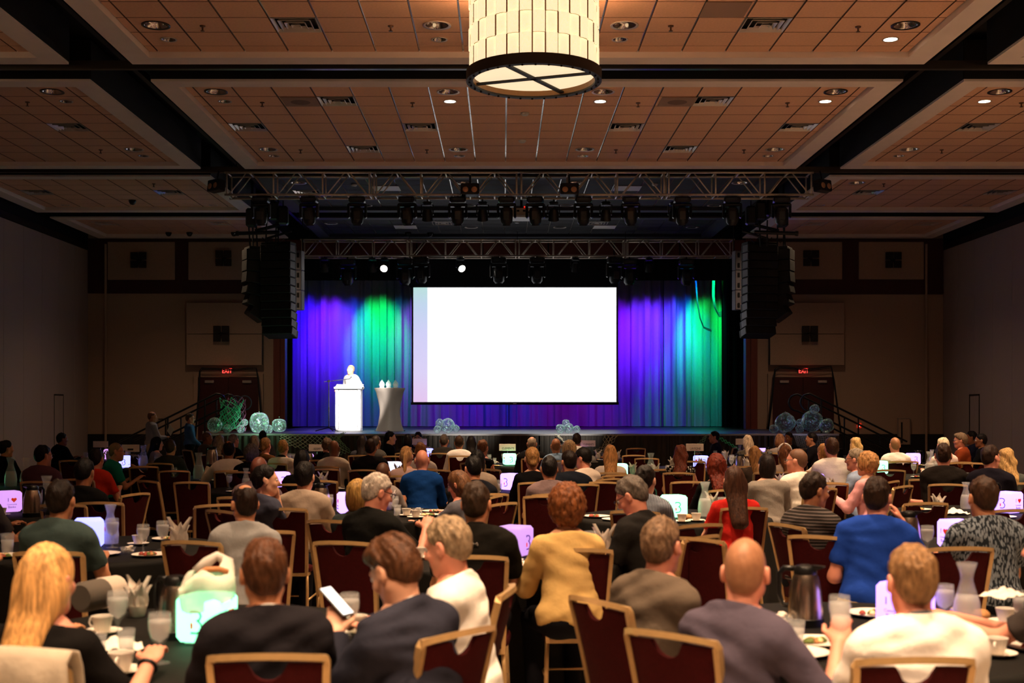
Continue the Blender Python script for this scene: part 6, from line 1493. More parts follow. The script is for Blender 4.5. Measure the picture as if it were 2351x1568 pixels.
PP('brown-haired man in a wide white polo and lanyard', (1909, 1030), Z=15.5, yaw=2, hair='thick', hcol='#3c2415', top='#f0e6da', skin='pink', lanyard=True, bulk=1.15, chairat=(1908, 1079, 0))
PP('blond child-sized guest raising an arm beside the white polo', (1890, 1038), Z=17.8, yaw=30, hair='bob', hcol='#9a6a3c', top='#d8c8bc', fem=True, skin='pink', arms=((-.22, .35, 1.0), 'table'), sleeve='half')
PP('woman with long blonde waves and a black jacket strap', (1964, 1023), Z=18.9, yaw=0, hair='wavy', hcol='#c39a62', top='#0e0d0e', fem=True, skin='fair', sleeve='long')
PP('grey-haired man in glasses and pale blue behind the pink blouse', (1963, 1056), Z=13.7, yaw=52, hyaw=8, hair='short', hcol='#8a7a66', top='#8fa0bc', skin='pink', glasses=True, face=True)
PP('woman with curly sandy hair in a pink blouse', (1988, 1066), Z=12.9, yaw=44, hyaw=4, hair='curly', hcol='#a8794a', top='#e0a0a4', fem=True, skin='fair', sleeve='long', bulk=1.1)
PP('bald man in a white shirt and lanyard', (2054, 1023), Z=18.9, yaw=4, hair='buzz', hcol='#9a6a48', top='#ece2d8', skin='pink', lanyard=True, bulk=1.1, sleeve='long')
PP('white-haired man in a pale pink shirt', (2164, 1024), Z=18.4, yaw=14, hair='short', hcol='#d0bda0', top='#e0c4ba', skin='pink', sleeve='long')
PP('grey-haired man in glasses and a rust shirt looking left', (2204, 1012), Z=20.8, yaw=62, hyaw=14, hair='thick', hcol='#7a6450', top='#7a3418', skin='pink', glasses=True, face=True, sleeve='long', bulk=1.05)
PP('dark-haired man in a navy jacket beyond the rust shirt', (2229, 1005), Z=23.3, yaw=60, hyaw=16, hair='short', hcol='#120d0c', top='#171a2e', kind='jacket', sleeve='long', skin='brown', face=True)
PP('dark-haired man in glasses and black furthest aside', (2251, 1012), Z=22, yaw=56, hyaw=18, hair='short', hcol='#120c0b', top='#0f0e10', skin='brown', glasses=True, face=True, sleeve='long')
PP('dark-haired man in a black shirt with an elbow over the chair', (2166, 1046), Z=13.3, yaw=-14, hyaw=-6, hair='short', hcol='#2b190f', top='#1a1512', skin='pink', arms=((-.40, -.06, .72), 'table'), bulk=1.12, sleeve='half')
PP('short-haired man in a dark navy shirt looking right', (2275, 1051), Z=13.0, yaw=-24, hyaw=-38, lean=6, hair='short', hcol='#2b1a12', top='#16131c', skin='pink', face=True, lanyard=True, sleeve='long', bulk=1.08, chairat=(2245, 1107, 4))
PP('woman with wavy blonde hair in a grey-green shirt', (2310, 1056), Z=13.5, yaw=-6, hair='wavy', hcol='#b08a56', top='#4c4f4c', fem=True, skin='fair', sleeve='long')
PP('man in black facing left in violet light by the net', (1862, 1009), Z=22.8, yaw=66, hyaw=14, hair='short', hcol='#140d0e', top='#17141a', skin='tan', face=True)
# dim side
PP('dark-haired man in black at the dim edge', (15, 1031), Z=17.6, yaw=-30, hyaw=-14, hair='short', hcol='#15100d', top='#0b0a0b', skin='tan', kind='jacket', sleeve='long')
PP('tall man in a black jacket before the partition', (143, 1009), Z=23.4, yaw=-40, hyaw=-14, hair='short', hcol='#120d0b', top='#0a090a', skin='brown', kind='jacket', sleeve='long', bulk=1.15)
PP('man in glasses and a plum shirt with a lanyard', (100, 1047), Z=14.4, yaw=-14, hyaw=-24, hair='short', hcol='#0f0b0a', top='#583a48', skin='tan', glasses=True, lanyard=True, bulk=1.15, sleeve='long', chairat=(88, 1107, 0))
PP('dark-haired man in a red-orange shirt', (222, 1055), Z=14.2, yaw=-10, hair='short', hcol='#120c0b', top='#b02a14', skin='tan')
PP('bald man in glasses and a teal shirt in profile', (268, 1038), Z=16.6, yaw=-55, hyaw=-22, lean=14, hair='buzz', hcol='#7a6448', top='#177a6a', skin='tan', glasses=True, face=True)
PP('man in black resting his head on his hand', (194, 1087), Z=10.6, yaw=-4, hpitch=-14, hair='short', hcol='#0b0807', top='#0c0a0a', skin='brown', arms=('chin', 'table'), sleeve='long')
PP('woman with long black hair in a pale top, profile', (361, 1019), Z=21.4, yaw=-50, hyaw=-22, hair='long', hcol='#0c0908', top='#8a7d74', fem=True, skin='fair', face=True)
PP('man in a grey polo stretching an arm over a chair', (392, 1029), Z=18.2, yaw=-6, hair='short', hcol='#3a2415', top='#2f2c2c', skin='tan', arms=((-.52, .02, .88), 'table'), lanyard=True, bulk=1.1)
PP('grey-shirted man in profile by the stair rail', (476, 1007), Z=23.8, yaw=-50, hyaw=-20, hair='buzz', hcol='#5c3a2c', top='#5a534e', skin='brown', face=True, bulk=1.1)
PP('woman with pale wavy hair behind the coffee pourer', (504, 1015), Z=21.6, yaw=-5, hair='wavy', hcol='#8a7356', top='#39322c', fem=True, skin='fair')
PP('grey-haired man in spectacles and dark clothes by the stage', (537, 1013), Z=22.2, yaw=-30, hyaw=-10, hair='short', hcol='#7a6a60', top='#141210', skin='pink', glasses=True, sleeve='long')
PP('dark-haired man in a white shirt pouring coffee', (525, 1034), Z=16.1, yaw=14, hair='balding', hcol='#1a100c', top='#eae0d4', skin='brown', arms=((-.24, .40, .98), 'table'), sleeve='long')
PP('man with wavy grey hair in a black jacket', (578, 1043), Z=15.8, yaw=-6, hair='curly', hcol='#5a524a', top='#0d0c0d', skin='pink', kind='jacket', sleeve='long')
PP('person with greying hair just past the curly grey man', (584, 1017), Z=20.8, yaw=-5, hair='bob', hcol='#6d5a48', top='#2a2522', fem=True, skin='fair')
PP('woman with fair hair pinned up in a brown jacket', (610, 1023), Z=19.4, yaw=-20, hair='updo', hcol='#8a5c34', top='#6a4426', fem=True, skin='pink', sleeve='long')
PP('dark-haired man in a striped grey shirt below the bubbles', (604, 1003), Z=25, yaw=-10, hair='short', hcol='#0f0b0a', top='#77706c', kind='hstripe', skin='tan', bulk=1.1)
PP('person with short blond hair in a cream sweater', (650, 1029), Z=18.2, yaw=-8, hair='short', hcol='#9a6a36', top='#d8cab8', skin='fair', fem=True, sleeve='long', collar='#1c1a1a', bulk=1.1)
# standing
PP('man standing by the wall in a white shirt holding papers', (350, 957), Z=28.0, sit=False, yaw=-55, hyaw=-15, lean=0, hair='balding', hcol='#6a4a3a', top='#8f8f98', skin='tan', sleeve='long', arms=((-.10, .30, 1.12), (.10, .32, 1.12)), bottom=M_khaki, face=True, bulk=1.15)
PP('man standing at the stairs in a blue shirt and glasses', (437, 961), Z=28.0, sit=False, yaw=-70, hyaw=-12, lean=0, hair='short', hcol='#4a3c34', top='#3d5a86', skin='pink', sleeve='long', arms=('lap', 'lap'), glasses=True, face=True)
PP('bald man in a pale shirt speaking at the podium', (805, 849), Z=32.5, sit=False, ground=SH, yaw=150, hyaw=-20, lean=2, hair='buzz', hcol='#b08a70', top='#b9b6b4', skin='fair', sleeve='half', arms=((-.30, .18, 1.08), (.30, .18, 1.08)), face=True, lanyard=True, bulk=1.08)
def chair_px(px, py, yaw, lab):
    Y = F * (HC - .945) / (py - VY); a = R(yaw); return place_chair((px - VX) * Y / F - math.sin(a) * .33, Y + math.cos(a) * .33, a, lab)
for (x, y, yaw, lab, ca) in CHAIRS:
    lb_ = 'maroon chair of the ' + ' '.join(lab.split()[:11])
    if ca: chair_px(*ca, lb_)
    else: place_chair(x, y, yaw, lb_)
# empty chairs: (px, py of the top rail centre, yaw, label)
EMPTY = [(1600, 1238, -40, 'empty maroon chair with its back to the reaching hand man'), (1605, 1206, 28, 'empty maroon chair half behind another near the red top'), 
 (1905, 1110, -6, 'empty maroon chair behind the curly-haired pink blouse'), (2043, 1080, -10, 'empty maroon chair with visible seat beside the pink blouse'), (2066, 1060, 2, 'empty maroon chair before the bald white-shirt man'),
 (2128, 1102, -28, 'empty maroon chair under the elbow of the black shirt'), (2125, 1156, 6, 'empty maroon chair between the blue polo and leaf shirt'), (2330, 1172, 4, 'maroon chair at the edge beside the violet lamp'), (2205, 1062, 8, 'empty maroon chair near the rust shirt'), (2240, 1064, -30, 'angled empty maroon chair near the navy shirt'),
 (1380, 1108, 4, 'empty maroon chair between the curly hair and grey-haired man'), (1415, 1092, 24, 'side-turned empty maroon chair beside the striped shirt'), (1525, 1079, 0, 'empty maroon chair before the dotted top'), (1455, 1046, 0, 'small empty maroon chair near the glass carafe'), (1485, 1053, -10, 'second small empty maroon chair near the glass carafe'),
 (1590, 1060, -8, 'empty maroon chair beside the dotted top'), (1580, 1107, 3, 'empty maroon chair right before the curly red hair'), (1712, 1072, 8, 'empty maroon chair before the taupe blouse'), (1650, 1174, 0, 'spare chair'), (1000, 1080, -6, 'empty maroon chair beside the blue jacket'),
 (1250, 1140, 0, 'empty maroon chair before the mauve-shirt man'), (1135, 1140, 70, 'maroon chair edge-on beyond the magenta lamp'), 
 (440, 1245, -14, 'empty maroon chair near the green lamp bag'), (500, 1160, 25, 'empty maroon chair beside the pale grey shirt man'), (440, 1108, -2, 'large dark empty chair in the aisle'), (340, 1105, -40, 'dark empty chair turned away in the aisle'), (400, 1082, 8, 'dark empty chair beside the stretched arm'), (230, 1155, 4, 'dark empty chair beside the teal polo man'),
 (310, 1135, 65, 'dark empty chair seen edge-on in the aisle'), (330, 1072, 10, 'dark empty chair by the blue lamp'), (165, 1058, 0, 'dark empty chair near the red-orange shirt'), (645, 1060, -5, 'empty chair behind the cream sweater'), (735, 1105, 0, 'empty chair before the cream polo'), 
 (745, 1078, -4, 'small empty chair by the bald tanned man'), (905, 1048, -10, 'small empty chair near the cocktail table side'), (2255, 1045, 0, 'spare2'), (1120, 1078, -30, 'empty chair turned before the violet lamp'), (1460, 1030, 4, 'dark empty chair close to the stage skirt'), (1300, 1055, 80, 'spare3')]
for px, py, yaw, lab in EMPTY:
    if lab.startswith('spare'): continue
    chair_px(px, py, yaw, lab)
# ================================================================ things on the tables
on_table('A', [('pot', -.13, -.02, 150, 1.12), ('goblet', -.05, -.55, 0, 1.12), ('tumbler', -.22, -.42), ('cupset', -.14, -.74, -90, 1.1), ('cupset', -.47, .05, 160, 1.1), ('goblet', -.38, -.02, 0, 1.15), ('plate', -.33, -.62), ('roll', -.33, -.60), ('plate', -.50, -.35), ('crumple', -.3, -.3, 20, .8), ('goblet', .62, -.02, 0, 1.1), ('cupset', .64, .06, 0, 1.1), ('plate', .55, -.42), ('crumple', .56, -.42, 40, 1.2), ('tumbler', -.30, -.52), ('cupset', .45, -.28, 0), ('bowl', -.2, .35), ('shaker', .25, -.35), ('fork', -.42, -.52, 30), ('napkin', -.45, .5)])
on_table('B', [('pot', -.24, .20, 150, 1.15), ('plate', -.48, .30), ('bowl', -.37, .15, 0, 1.2), ('goblet', -.2, -.22, 0, 1.15), ('plate', -.30, -.25), ('plate', -.44, -.48), ('cupset', -.14, -.52, 0, 1.1), ('cupset', -.52, -.15), ('tumbler', -.40, -.3), ('plate', .15, .45), ('carafe', .42, .0, 0, 1.15), ('goblet', .38, .16, 0, 1.1), ('goblet', .62, -.12, 0, 1.15), ('plate', .58, -.38), ('shaker', .5, -.02), ('shaker', .46, .28), ('cupset', .68, .22), ('crumple', .25, .35, 10, .7), ('roll', .62, .35), ('fork', -.3, -.62, 80), ('cupset', .35, -.5)])
on_table('C', [('plate', .15, -.55), ('cupset', .1, -.36, 40, 1.1), ('crumple', .33, -.3, 60, .6), ('goblet', .62, -.28, 0, 1.1), ('napkin', .72, -.1, 0, 1.15), ('plate', .66, .22), ('plate', -.62, .0), ('cupset', -.5, -.2), ('plate', -.5, .35), ('roll', .72, -.3), ('bowl', -.2, .3)])
on_table('D', [('pot', -.22, -.06, 160, 1.15), ('goblet', -.16, -.25, 0, 1.1), ('carafe', .52, -.3, 0, 1.15), ('cupset', .64, -.25, 0), ('goblet', -.3, .3), ('plate', -.55, .1), ('bowl', -.36, -.2), ('plate', .35, .5), ('plate', .7, .1)])
on_table('E', [('goblet', .38, -.22, 0, 1.1), ('goblet', .47, -.06, 0, 1.15), ('napkin', .62, -.2, 0, 1.25), ('plate', .5, -.45), ('cupset', .15, -.6), ('plate', .15, -.4), ('goblet', .08, .05, 0, 1.2), ('cupset', .22, .2), ('pot', -.4, .2, 30, 1.1), ('tumbler', -.5, -.35, 0, 1.3), ('plate', -.45, -.5), ('bowl', .3, -.3), ('plate', .35, .55), ('carafe', .02, .2, 0, 1.1)])
on_table('F', [('carafe', .28, -.12, 0, 1.2), ('goblet', .40, -.32, 0, 1.15), ('goblet', -.13, -.45, 0, 1.15), ('cupset', .0, -.60), ('cupset', .14, -.5), ('plate', .32, -.62), ('pot', -.25, .05, 20, 1.15), ('plate', -.55, -.4), ('plate', -.7, -.1), ('plate', .6, .1), ('napkin', .45, .5), ('cupset', .55, -.4), ('roll', .1, -.3)])
on_table('G', [('goblet', -.32, -.45, 0, 1.2), ('crumple', -.42, -.25, 0, .9), ('plate', -.12, -.6), ('cupset', .12, -.72), ('napkin', -.55, -.2), ('pot', .2, .4, 30, 1.1), ('plate', .4, -.5), ('plate', -.6, .2), ('carafe', -.1, .3)])
on_table('H', [('pot', -.38, -.1, 150, 1.25), ('goblet', -.28, -.35, 0, 1.2), ('plate', -.3, -.55), ('cupset', .42, -.25, 20), ('cupset', .52, -.45, 30), ('goblet', .3, -.1), ('tumbler', .34, -.28), ('plate', .6, -.2), ('plate', .66, .2), ('bowl', .5, .1), ('napkin', .2, .5), ('plate', -.6, .1)])
on_table('I', [('carafe', .33, -.15, 0, 1.3), ('plate', .5, -.3), ('cupset', .05, -.5), ('pot', .35, -.55, 60, 1.2), ('plate', -.3, -.6), ('roll', .45, .0), ('bowl', .2, .3)])
on_table('J', [('tumbler', -.15, -.4, 0, 1.3), ('cupset', -.2, -.55), ('plate', .25, -.6), ('cupset', .12, -.45), ('pot', -.4, .1), ('plate', -.55, -.3), ('napkin', .4, .3)])
on_table('N', [('carafe', .4, -.3, 0, 1.4), ('carafe', .15, -.15, 0, 1.4), ('plate', .5, -.05), ('roll', .5, -.05), ('goblet', .6, .25)])
on_table('S', [('carafe', .0, -.35, 0, 1.4), ('plate', .2, -.6), ('roll', .28, -.4), ('cupset', .45, -.5), ('crumple', .35, -.2), ('goblet', .55, -.2), ('goblet', -.35, -.3), ('plate', -.5, -.2)])
on_table('Y', [('carafe', .32, -.1, 0, 1.4), ('goblet', .55, -.1, 0, 1.2), ('napkin', .68, -.2), ('plate', .2, -.55), ('tumbler', -.2, -.35), ('napkin', .1, .5)])
on_table('W', [('carafe', .4, .1), ('napkin', .25, -.4), ('goblet', .55, .2, 0, 1.2), ('napkin', .3, .5), ('napkin', -.5, -.2), ('pot', .62, -.1), ('napkin', .68, -.4), ('goblet', .45, -.3), ('napkin', -.1, -.6), ('plate', -.4, .3)])
on_table('Q', [('carafe', .5, -.15, 0, 1.3), ('napkin', .6, .1), ('plate', .4, -.5), ('goblet', .75, -.1), ('napkin', .3, .4), ('cupset', .15, -.6), ('plate', .6, -.35)])
on_table('T', [('carafe', .45, -.3, 0, 1.35), ('goblet', .6, -.15, 0, 1.2), ('goblet', .7, .05, 0, 1.2), ('goblet', .35, .1), ('pot', -.4, -.3, 30, 1.2), ('napkin', -.55, -.1), ('napkin', -.2, .45), ('napkin', -.6, .3), ('plate', .2, -.6), ('napkin', .2, .6)])
on_table('X', [('goblet', -.3, -.2, 0, 1.2), ('goblet', -.2, -.3, 0, 1.2), ('napkin', -.05, .1, 0, 1.2), ('tumbler', .4, -.3), ('tumbler', .5, -.35), ('napkin', .5, -.2, 0, 1.2), ('pot', .1, -.5, 0, 1.1), ('plate', -.5, .2)])
for i, (k, n_) in enumerate((('K', 3), ('L', 3), ('M', 3), ('O', 3), ('U', 3), ('Z', 3), ('a', 2), ('b', 2), ('c', 2), ('d', 2))): auto_table(k, n_, 100 + i)
# table signs on tall stands
def sign_px(px, py, Y, txt, label):
    p = at(px, py, Y); return sign(p.x, p.y, p.z - TZ - .05, txt, label)
sign_px(1165, 1027, 21.35, 'CLEMENTS', 'name sign reading CLEMENTS above the green cube lamp')
sign_px(1350, 1018, 23.75, 'CLEMENTS', 'name sign reading CLEMENTS against the stage skirt')
sign_px(1595, 1027, 20.1, 'LAVIGNE', 'name sign reading LAVIGNE near the green net')
sign_px(728, 1028, 21.0, 'SCOTT', 'name sign below the hanging net')
sign_px(963, 1014, 24.0, 'MAES', 'small name sign in violet light')
sign_px(300, 1029, 20.2, '-', 'name sign in violet-blue light by the stairs')
sign_px(1706, 1014, 23.9, '', 'blank pale sign behind the silver-blonde hair')
sign_px(231, 1020, 23.5, '', 'tiny pink-lit sign by the partition')
# plastic carrier bag pulled over the front green lamp
X, Y = TABLES['A'][0] + .03, TABLES['A'][1] - .12
bag = empty('carrier_bag', (X, Y, TZ + .21), R(12), 'white plastic carrier bag slipped over the front green lamp', 'bag')
M_bag = P('bag_plastic', '#f0e6da', .5, bump=.5, bscale=14); b_ = M_bag.node_tree.nodes['Principled BSDF']; b_.inputs['Transmission Weight'].default_value = .35; b_.inputs['IOR'].default_value = 1.05
m = MB(); vs_, fs_ = [], []; n_ = 40; rings = [(1.09, -.04), (1.1, -.02), (1.12, 0), (1.14, .025), (1.12, .05), (.98, .075), (.66, .085)]
for j, (k, z) in enumerate(rings):
    for i in range(n_):
        a = 2 * math.pi * i / n_; c, q = math.cos(a), math.sin(a); rr = (abs(c) ** 5 + abs(q) ** 5) ** (-1 / 5) * LW * k
        rr *= 1 + .035 * math.sin(5 * a + j) + .02 * math.sin(11 * a + 2 * j)
        hem = .03 * math.cos(2 * a + .8) if j == 0 else 0
        vs_.append((c * rr, q * rr, z + hem + (.03 * math.sin(3 * a + 1) + .035 * c if j >= 4 else 0)))
for j in range(len(rings) - 1):
    for i in range(n_): fs_.append((j * n_ + i, j * n_ + (i + 1) % n_, (j + 1) * n_ + (i + 1) % n_, (j + 1) * n_ + i))
fs_.append(tuple((len(rings) - 1) * n_ + i for i in range(n_)))
m.add(vs_, fs_).build('bag_body', M_bag, bag, True)
MB().tube([(-.04, .03, .08), (.0, .03, .125), (.04, .03, .15), (.085, .03, .125), (.09, .03, .06)], [.03, .024, .02, .024, .03], 8).build('handle', M_bag, bag, True)
MB().tube([(-.035, -.055, .085), (.0, -.06, .105), (.05, -.06, .105), (.085, -.05, .09)], .012, 8).build('handle_opening', P('bag_inside', '#b97a48', .6), bag, True)
# phone and plate with the blazer man, white blanket and handbag near the blonde woman
def hand_at(pr, i, f_=.10, up=.0):
    o, arm = pr; sh, el, wr = arm[i]; fd = (wr - el) / np.linalg.norm(wr - el); q = Vector(wr + fd * f_ + V(0, 0, up)); bpy.context.view_layer.update(); return o.matrix_world @ q
bpy.context.view_layer.update()
ph_ = empty('smartphone', hand_at(F3, 0, .10, .035), R(52), 'lit smartphone held by the navy blazer man', 'phone'); ph_.rotation_euler = (R(40), 0, R(62))
gp = hand_at(F6, 1, .075, -.01); put('tumbler', gp.x, gp.y - .0, gp.z - .03, 0, '', 1.1, 'tumbler raised in the hand of the bald slate-shirt man')
MB().bbox((-.036, -.075, -.004), (.036, .075, .004), .003).build('case', M_blackgloss, ph_); MB().box((-.033, -.07, .0041), (.033, .07, .0045)).build('display', P('phone_display', '#dfe6f0', .3, emit='#dfe8f5', estr=.9), ph_)
Yc = F * (HC - .945) / (1524 - VY); a_ = R(-8); cxy = ((22 - VX) * Yc / F - math.sin(a_) * .33, Yc + math.cos(a_) * .33)
sh_ = empty('draped_jacket', (cxy[0], cxy[1], 0), a_, 'pale beige jacket draped over a chair back at the photo corner', 'jacket')
m = MB(); vs_, fs_ = [], []; N = 18; path = [(-.235, .66), (-.262, .80), (-.288, .93), (-.315, .978), (-.355, .988), (-.392, .965), (-.40, .88), (-.375, .72), (-.345, .55), (-.33, .45)]
for j, (y, z) in enumerate(path):
    for i in range(N + 1):
        u = i / N * 2 - 1; cv = -.03 * (1 - u * u); vs_.append((u * (.222 + .02 * max(0, j - 4) / 5), y + cv + .012 * math.sin(u * 9 + j) * (j > 5), z + .014 * (1 - u * u) + (.03 * math.sin(u * 7 + 1) if j in (0, 9) else 0)))
for j in range(len(path) - 1):
    for i in range(N): a = j * (N + 1) + i; fs_.append((a, a + N + 1, a + N + 2, a + 1))
o = m.add(vs_, fs_).build('cloth', cloth('#a99a88'), sh_, True); md = o.modifiers.new('solid', 'SOLIDIFY'); md.thickness = .012; md.offset = 1
bl = empty('rolled_blanket', at(225, 1378, 6.0), 0, 'grey and white rolled blanket on the far side of the front table', 'blanket'); bl.location.z = TZ
MB().lathe([(.0001, -.13), (.06, -.13), (.075, -.11), (.075, .02)], 18, (0, 0, 0), Matrix.Translation((0, 0, .076)) @ Matrix.Rotation(R(70), 4, 'Z') @ Matrix.Rotation(R(90), 4, 'Y')).build('dark_roll', P('blanket_grey', '#5a5148', .9), bl, angle=50)
MB().lathe([(.075, .02), (.078, .03), (.075, .14), (.06, .15), (.0001, .15)], 18, (0, 0, 0), Matrix.Translation((0, 0, .076)) @ Matrix.Rotation(R(70), 4, 'Z') @ Matrix.Rotation(R(90), 4, 'Y')).build('pale_roll', P('blanket_pale', '#c8b8a8', .9), bl, angle=50)
np_ = put('crumple', *at(2305, 1372, 5.15), R(30), '', .65, 'white napkin held at the very edge of the frame')
pp_ = empty('paper_sheet', at(391, 988, 27.75), R(-40), 'white sheet of paper held by the standing man', 'paper'); MB().bbox((-.09, -.001, -.09), (.09, .001, .1), .0005, Matrix.Rotation(R(40), 4, 'Y')).build('sheet', M_tagw, pp_)
pot_ = put('pot', *(at(487, 1072, 16.35)), R(140), '', 1.15, 'steel coffee pot lifted by the man pouring'); pot_.location.z = at(487, 1072, 16.35).z
cap_ = empty('baseball_cap', at(1358, 1043, 22.6), R(20), 'grey baseball cap resting before the magenta lamp', 'cap'); cap_.location.z = TZ
MB().lathe([(.09, 0), (.092, .03), (.08, .08), (.04, .115), (.0001, .12)], 18).build('crown', P('cap_cloth', '#77706a', .85), cap_, True)
MB().prism([(-.08, -.05), (-.07, -.14), (0, -.165), (.07, -.14), (.08, -.05)], .0, .008, lambda u, v, d: (u, v, d)).build('brim', P('cap_cloth', '#77706a', .85), cap_)
# ================================================================ stage dressing
M_bub = bpy.data.materials.new('iridescent_film'); M_bub.use_nodes = True
nt = M_bub.node_tree; nt.nodes.clear(); out = nt.nodes.new('ShaderNodeOutputMaterial'); mixs = nt.nodes.new('ShaderNodeMixShader'); trn = nt.nodes.new('ShaderNodeBsdfTransparent'); gl = nt.nodes.new('ShaderNodeBsdfPrincipled')
lw_ = nt.nodes.new('ShaderNodeLayerWeight'); lw_.inputs['Blend'].default_value = .5; tc = nt.nodes.new('ShaderNodeTexCoord'); nz_ = nt.nodes.new('ShaderNodeTexNoise'); nz_.inputs['Scale'].default_value = 3.0; nz_.inputs['Detail'].default_value = 3
rp = nt.nodes.new('ShaderNodeValToRGB'); e = rp.color_ramp.elements; e[0].position = .3; e[0].color = rgb('#a0f0cc'); e[1].position = .72; e[1].color = rgb('#f2f2ff')
for p_, c_ in ((.42, '#dcc4f8'), (.5, '#98f0a8'), (.6, '#c4ecf8')): k = e.new(p_); k.color = rgb(c_)
gl.inputs['Roughness'].default_value = .12; gl.inputs['Metallic'].default_value = .3; gl.inputs['Coat Weight'].default_value = .6
mr = nt.nodes.new('ShaderNodeMapRange'); mr.inputs['From Min'].default_value = 0; mr.inputs['From Max'].default_value = 1; mr.inputs['To Min'].default_value = .07; mr.inputs['To Max'].default_value = 1.0
bp = nt.nodes.new('ShaderNodeBump'); bp.inputs['Strength'].default_value = .6; bp.inputs['Distance'].default_value = .02
nt.links.new(tc.outputs['Object'], nz_.inputs['Vector']); nt.links.new(nz_.outputs['Fac'], rp.inputs['Fac']); nt.links.new(rp.outputs['Color'], gl.inputs['Base Color']); nt.links.new(nz_.outputs['Fac'], bp.inputs['Height']); nt.links.new(bp.outputs['Normal'], gl.inputs['Normal'])
n2 = nt.nodes.new('ShaderNodeTexNoise'); n2.inputs['Scale'].default_value = 3.4; n2.inputs['Detail'].default_value = 2; n2.inputs['Distortion'].default_value = 1.2
r2 = nt.nodes.new('ShaderNodeValToRGB'); r2.color_ramp.elements[0].position = .54; r2.color_ramp.elements[1].position = .68; r2.color_ramp.elements[1].color = (.55, .55, .55, 1)  # noise patches turn opaque, painting glints into the film
pw = nt.nodes.new('ShaderNodeMath'); pw.operation = 'POWER'; pw.inputs[1].default_value = 2.2; ad_ = nt.nodes.new('ShaderNodeMath'); ad_.operation = 'ADD'; ad_.use_clamp = True
nt.links.new(tc.outputs['Object'], n2.inputs['Vector']); nt.links.new(n2.outputs['Fac'], r2.inputs['Fac']); nt.links.new(lw_.outputs['Facing'], pw.inputs[0]); nt.links.new(pw.outputs[0], mr.inputs['Value'])
nt.links.new(mr.outputs['Result'], ad_.inputs[0]); nt.links.new(r2.outputs['Color'], ad_.inputs[1]); nt.links.new(ad_.outputs[0], mixs.inputs['Fac']); nt.links.new(trn.outputs[0], mixs.inputs[1]); nt.links.new(gl.outputs[0], mixs.inputs[2]); nt.links.new(mixs.outputs[0], out.inputs[0])
def bubble_mesh(seed, e):     # puffed polyhedron: superellipsoid ball with soft corners
    rnd = random.Random(seed); m = MB(); vs_, fs_ = [], []; nu, nv = 24, 14
    Q = Euler((rnd.uniform(0, 3), rnd.uniform(0, 3), rnd.uniform(0, 3))).to_matrix()
    for j in range(nv + 1):
        ph = -math.pi / 2 + math.pi * j / nv
        for i in range(nu):
            th = 2 * math.pi * i / nu; d = Vector((math.cos(ph) * math.cos(th), math.cos(ph) * math.sin(th), math.sin(ph)))
            q = Q @ d; r_ = (abs(q.x) ** e + abs(q.y) ** e + abs(q.z) ** e) ** (-1 / e); vs_.append(d * r_)
    for j in range(nv):
        for i in range(nu): fs_.append((j * nu + i, j * nu + (i + 1) % nu, (j + 1) * nu + (i + 1) % nu, (j + 1) * nu + i))
    me = m.add(vs_, fs_).mesh('bubble', M_bub, True)
    mx = max(v.co.length for v in me.vertices); me.transform(Matrix.Scale(1 / mx, 4)); return me
BUB = [(493, 976, 18, 2.2), (522, 985, 11, 2.6), (553, 986, 10, 2.4), (562, 970, 8, 2.2), (595, 970, 25, 2.9), (617, 985, 10, 2.2), (641, 977, 19, 1.35), (1028, 977, 17, 2.2), (1009, 971, 10, 2.6), (1004, 986, 9, 2.4), (1047, 984, 9, 1.6),
       (1299, 972, 10, 3), (1286, 985, 11, 3), (1306, 985, 12, 2.6), (1324, 985, 9, 3), (1777, 987, 11, 3), (1803, 977, 25, 1.5), (1815, 962, 9, 2.2), (1837, 970, 9, 2.2), (1836, 987, 10, 3), (1864, 967, 26, 2.7), (1870, 939, 12, 3), (1898, 977, 18, 1.6)]
lbl = {0: 'green-glinting round', 1: 'small dim', 2: 'small green', 3: 'small red-glinting', 4: 'largest puffy white', 5: 'small low', 6: 'diamond-shaped', 7: 'big round violet-white', 8: 'upper small', 9: 'lower small', 10: 'small pointed', 11: 'topmost', 12: 'first bottom', 13: 'middle bottom', 14: 'small last', 15: 'small outer', 16: 'wide angular', 17: 'small upper violet', 18: 'small violet', 19: 'low small', 20: 'largest dark-green', 21: 'highest', 22: 'outermost diamond'}
for i, (px, py, r_, e) in enumerate(BUB):
    Yb = 28.95 + .12 * (i % 3); rr = r_ * Yb / F; p = at(px, py, Yb); me = bubble_mesh(i, e)
    grp = 'beside the fishing net on stage' if i < 7 else 'in the cluster nearest the screen' if i < 11 else 'in the cluster below the screen corner' if i < 15 else 'in the cluster by the stair rail'
    if p.z - rr < SH: p.z = SH + rr * .97
    o = ob('bubble', me, None, p, (0, 0, 0), rr); tag(o, lbl[i] + ' clear iridescent bubble ornament ' + grp, 'ornament', 'iridescent bubbles')
    MB().lathe([(.05, .98), (.03, 1.03), (.0001, 1.04)], 8).build('valve', M_bub, o)
point(at(595, 960, 28.3), 14, (.4, 1, .6), .2); point(at(1850, 960, 28.2), 5, (.4, .5, 1), .2)
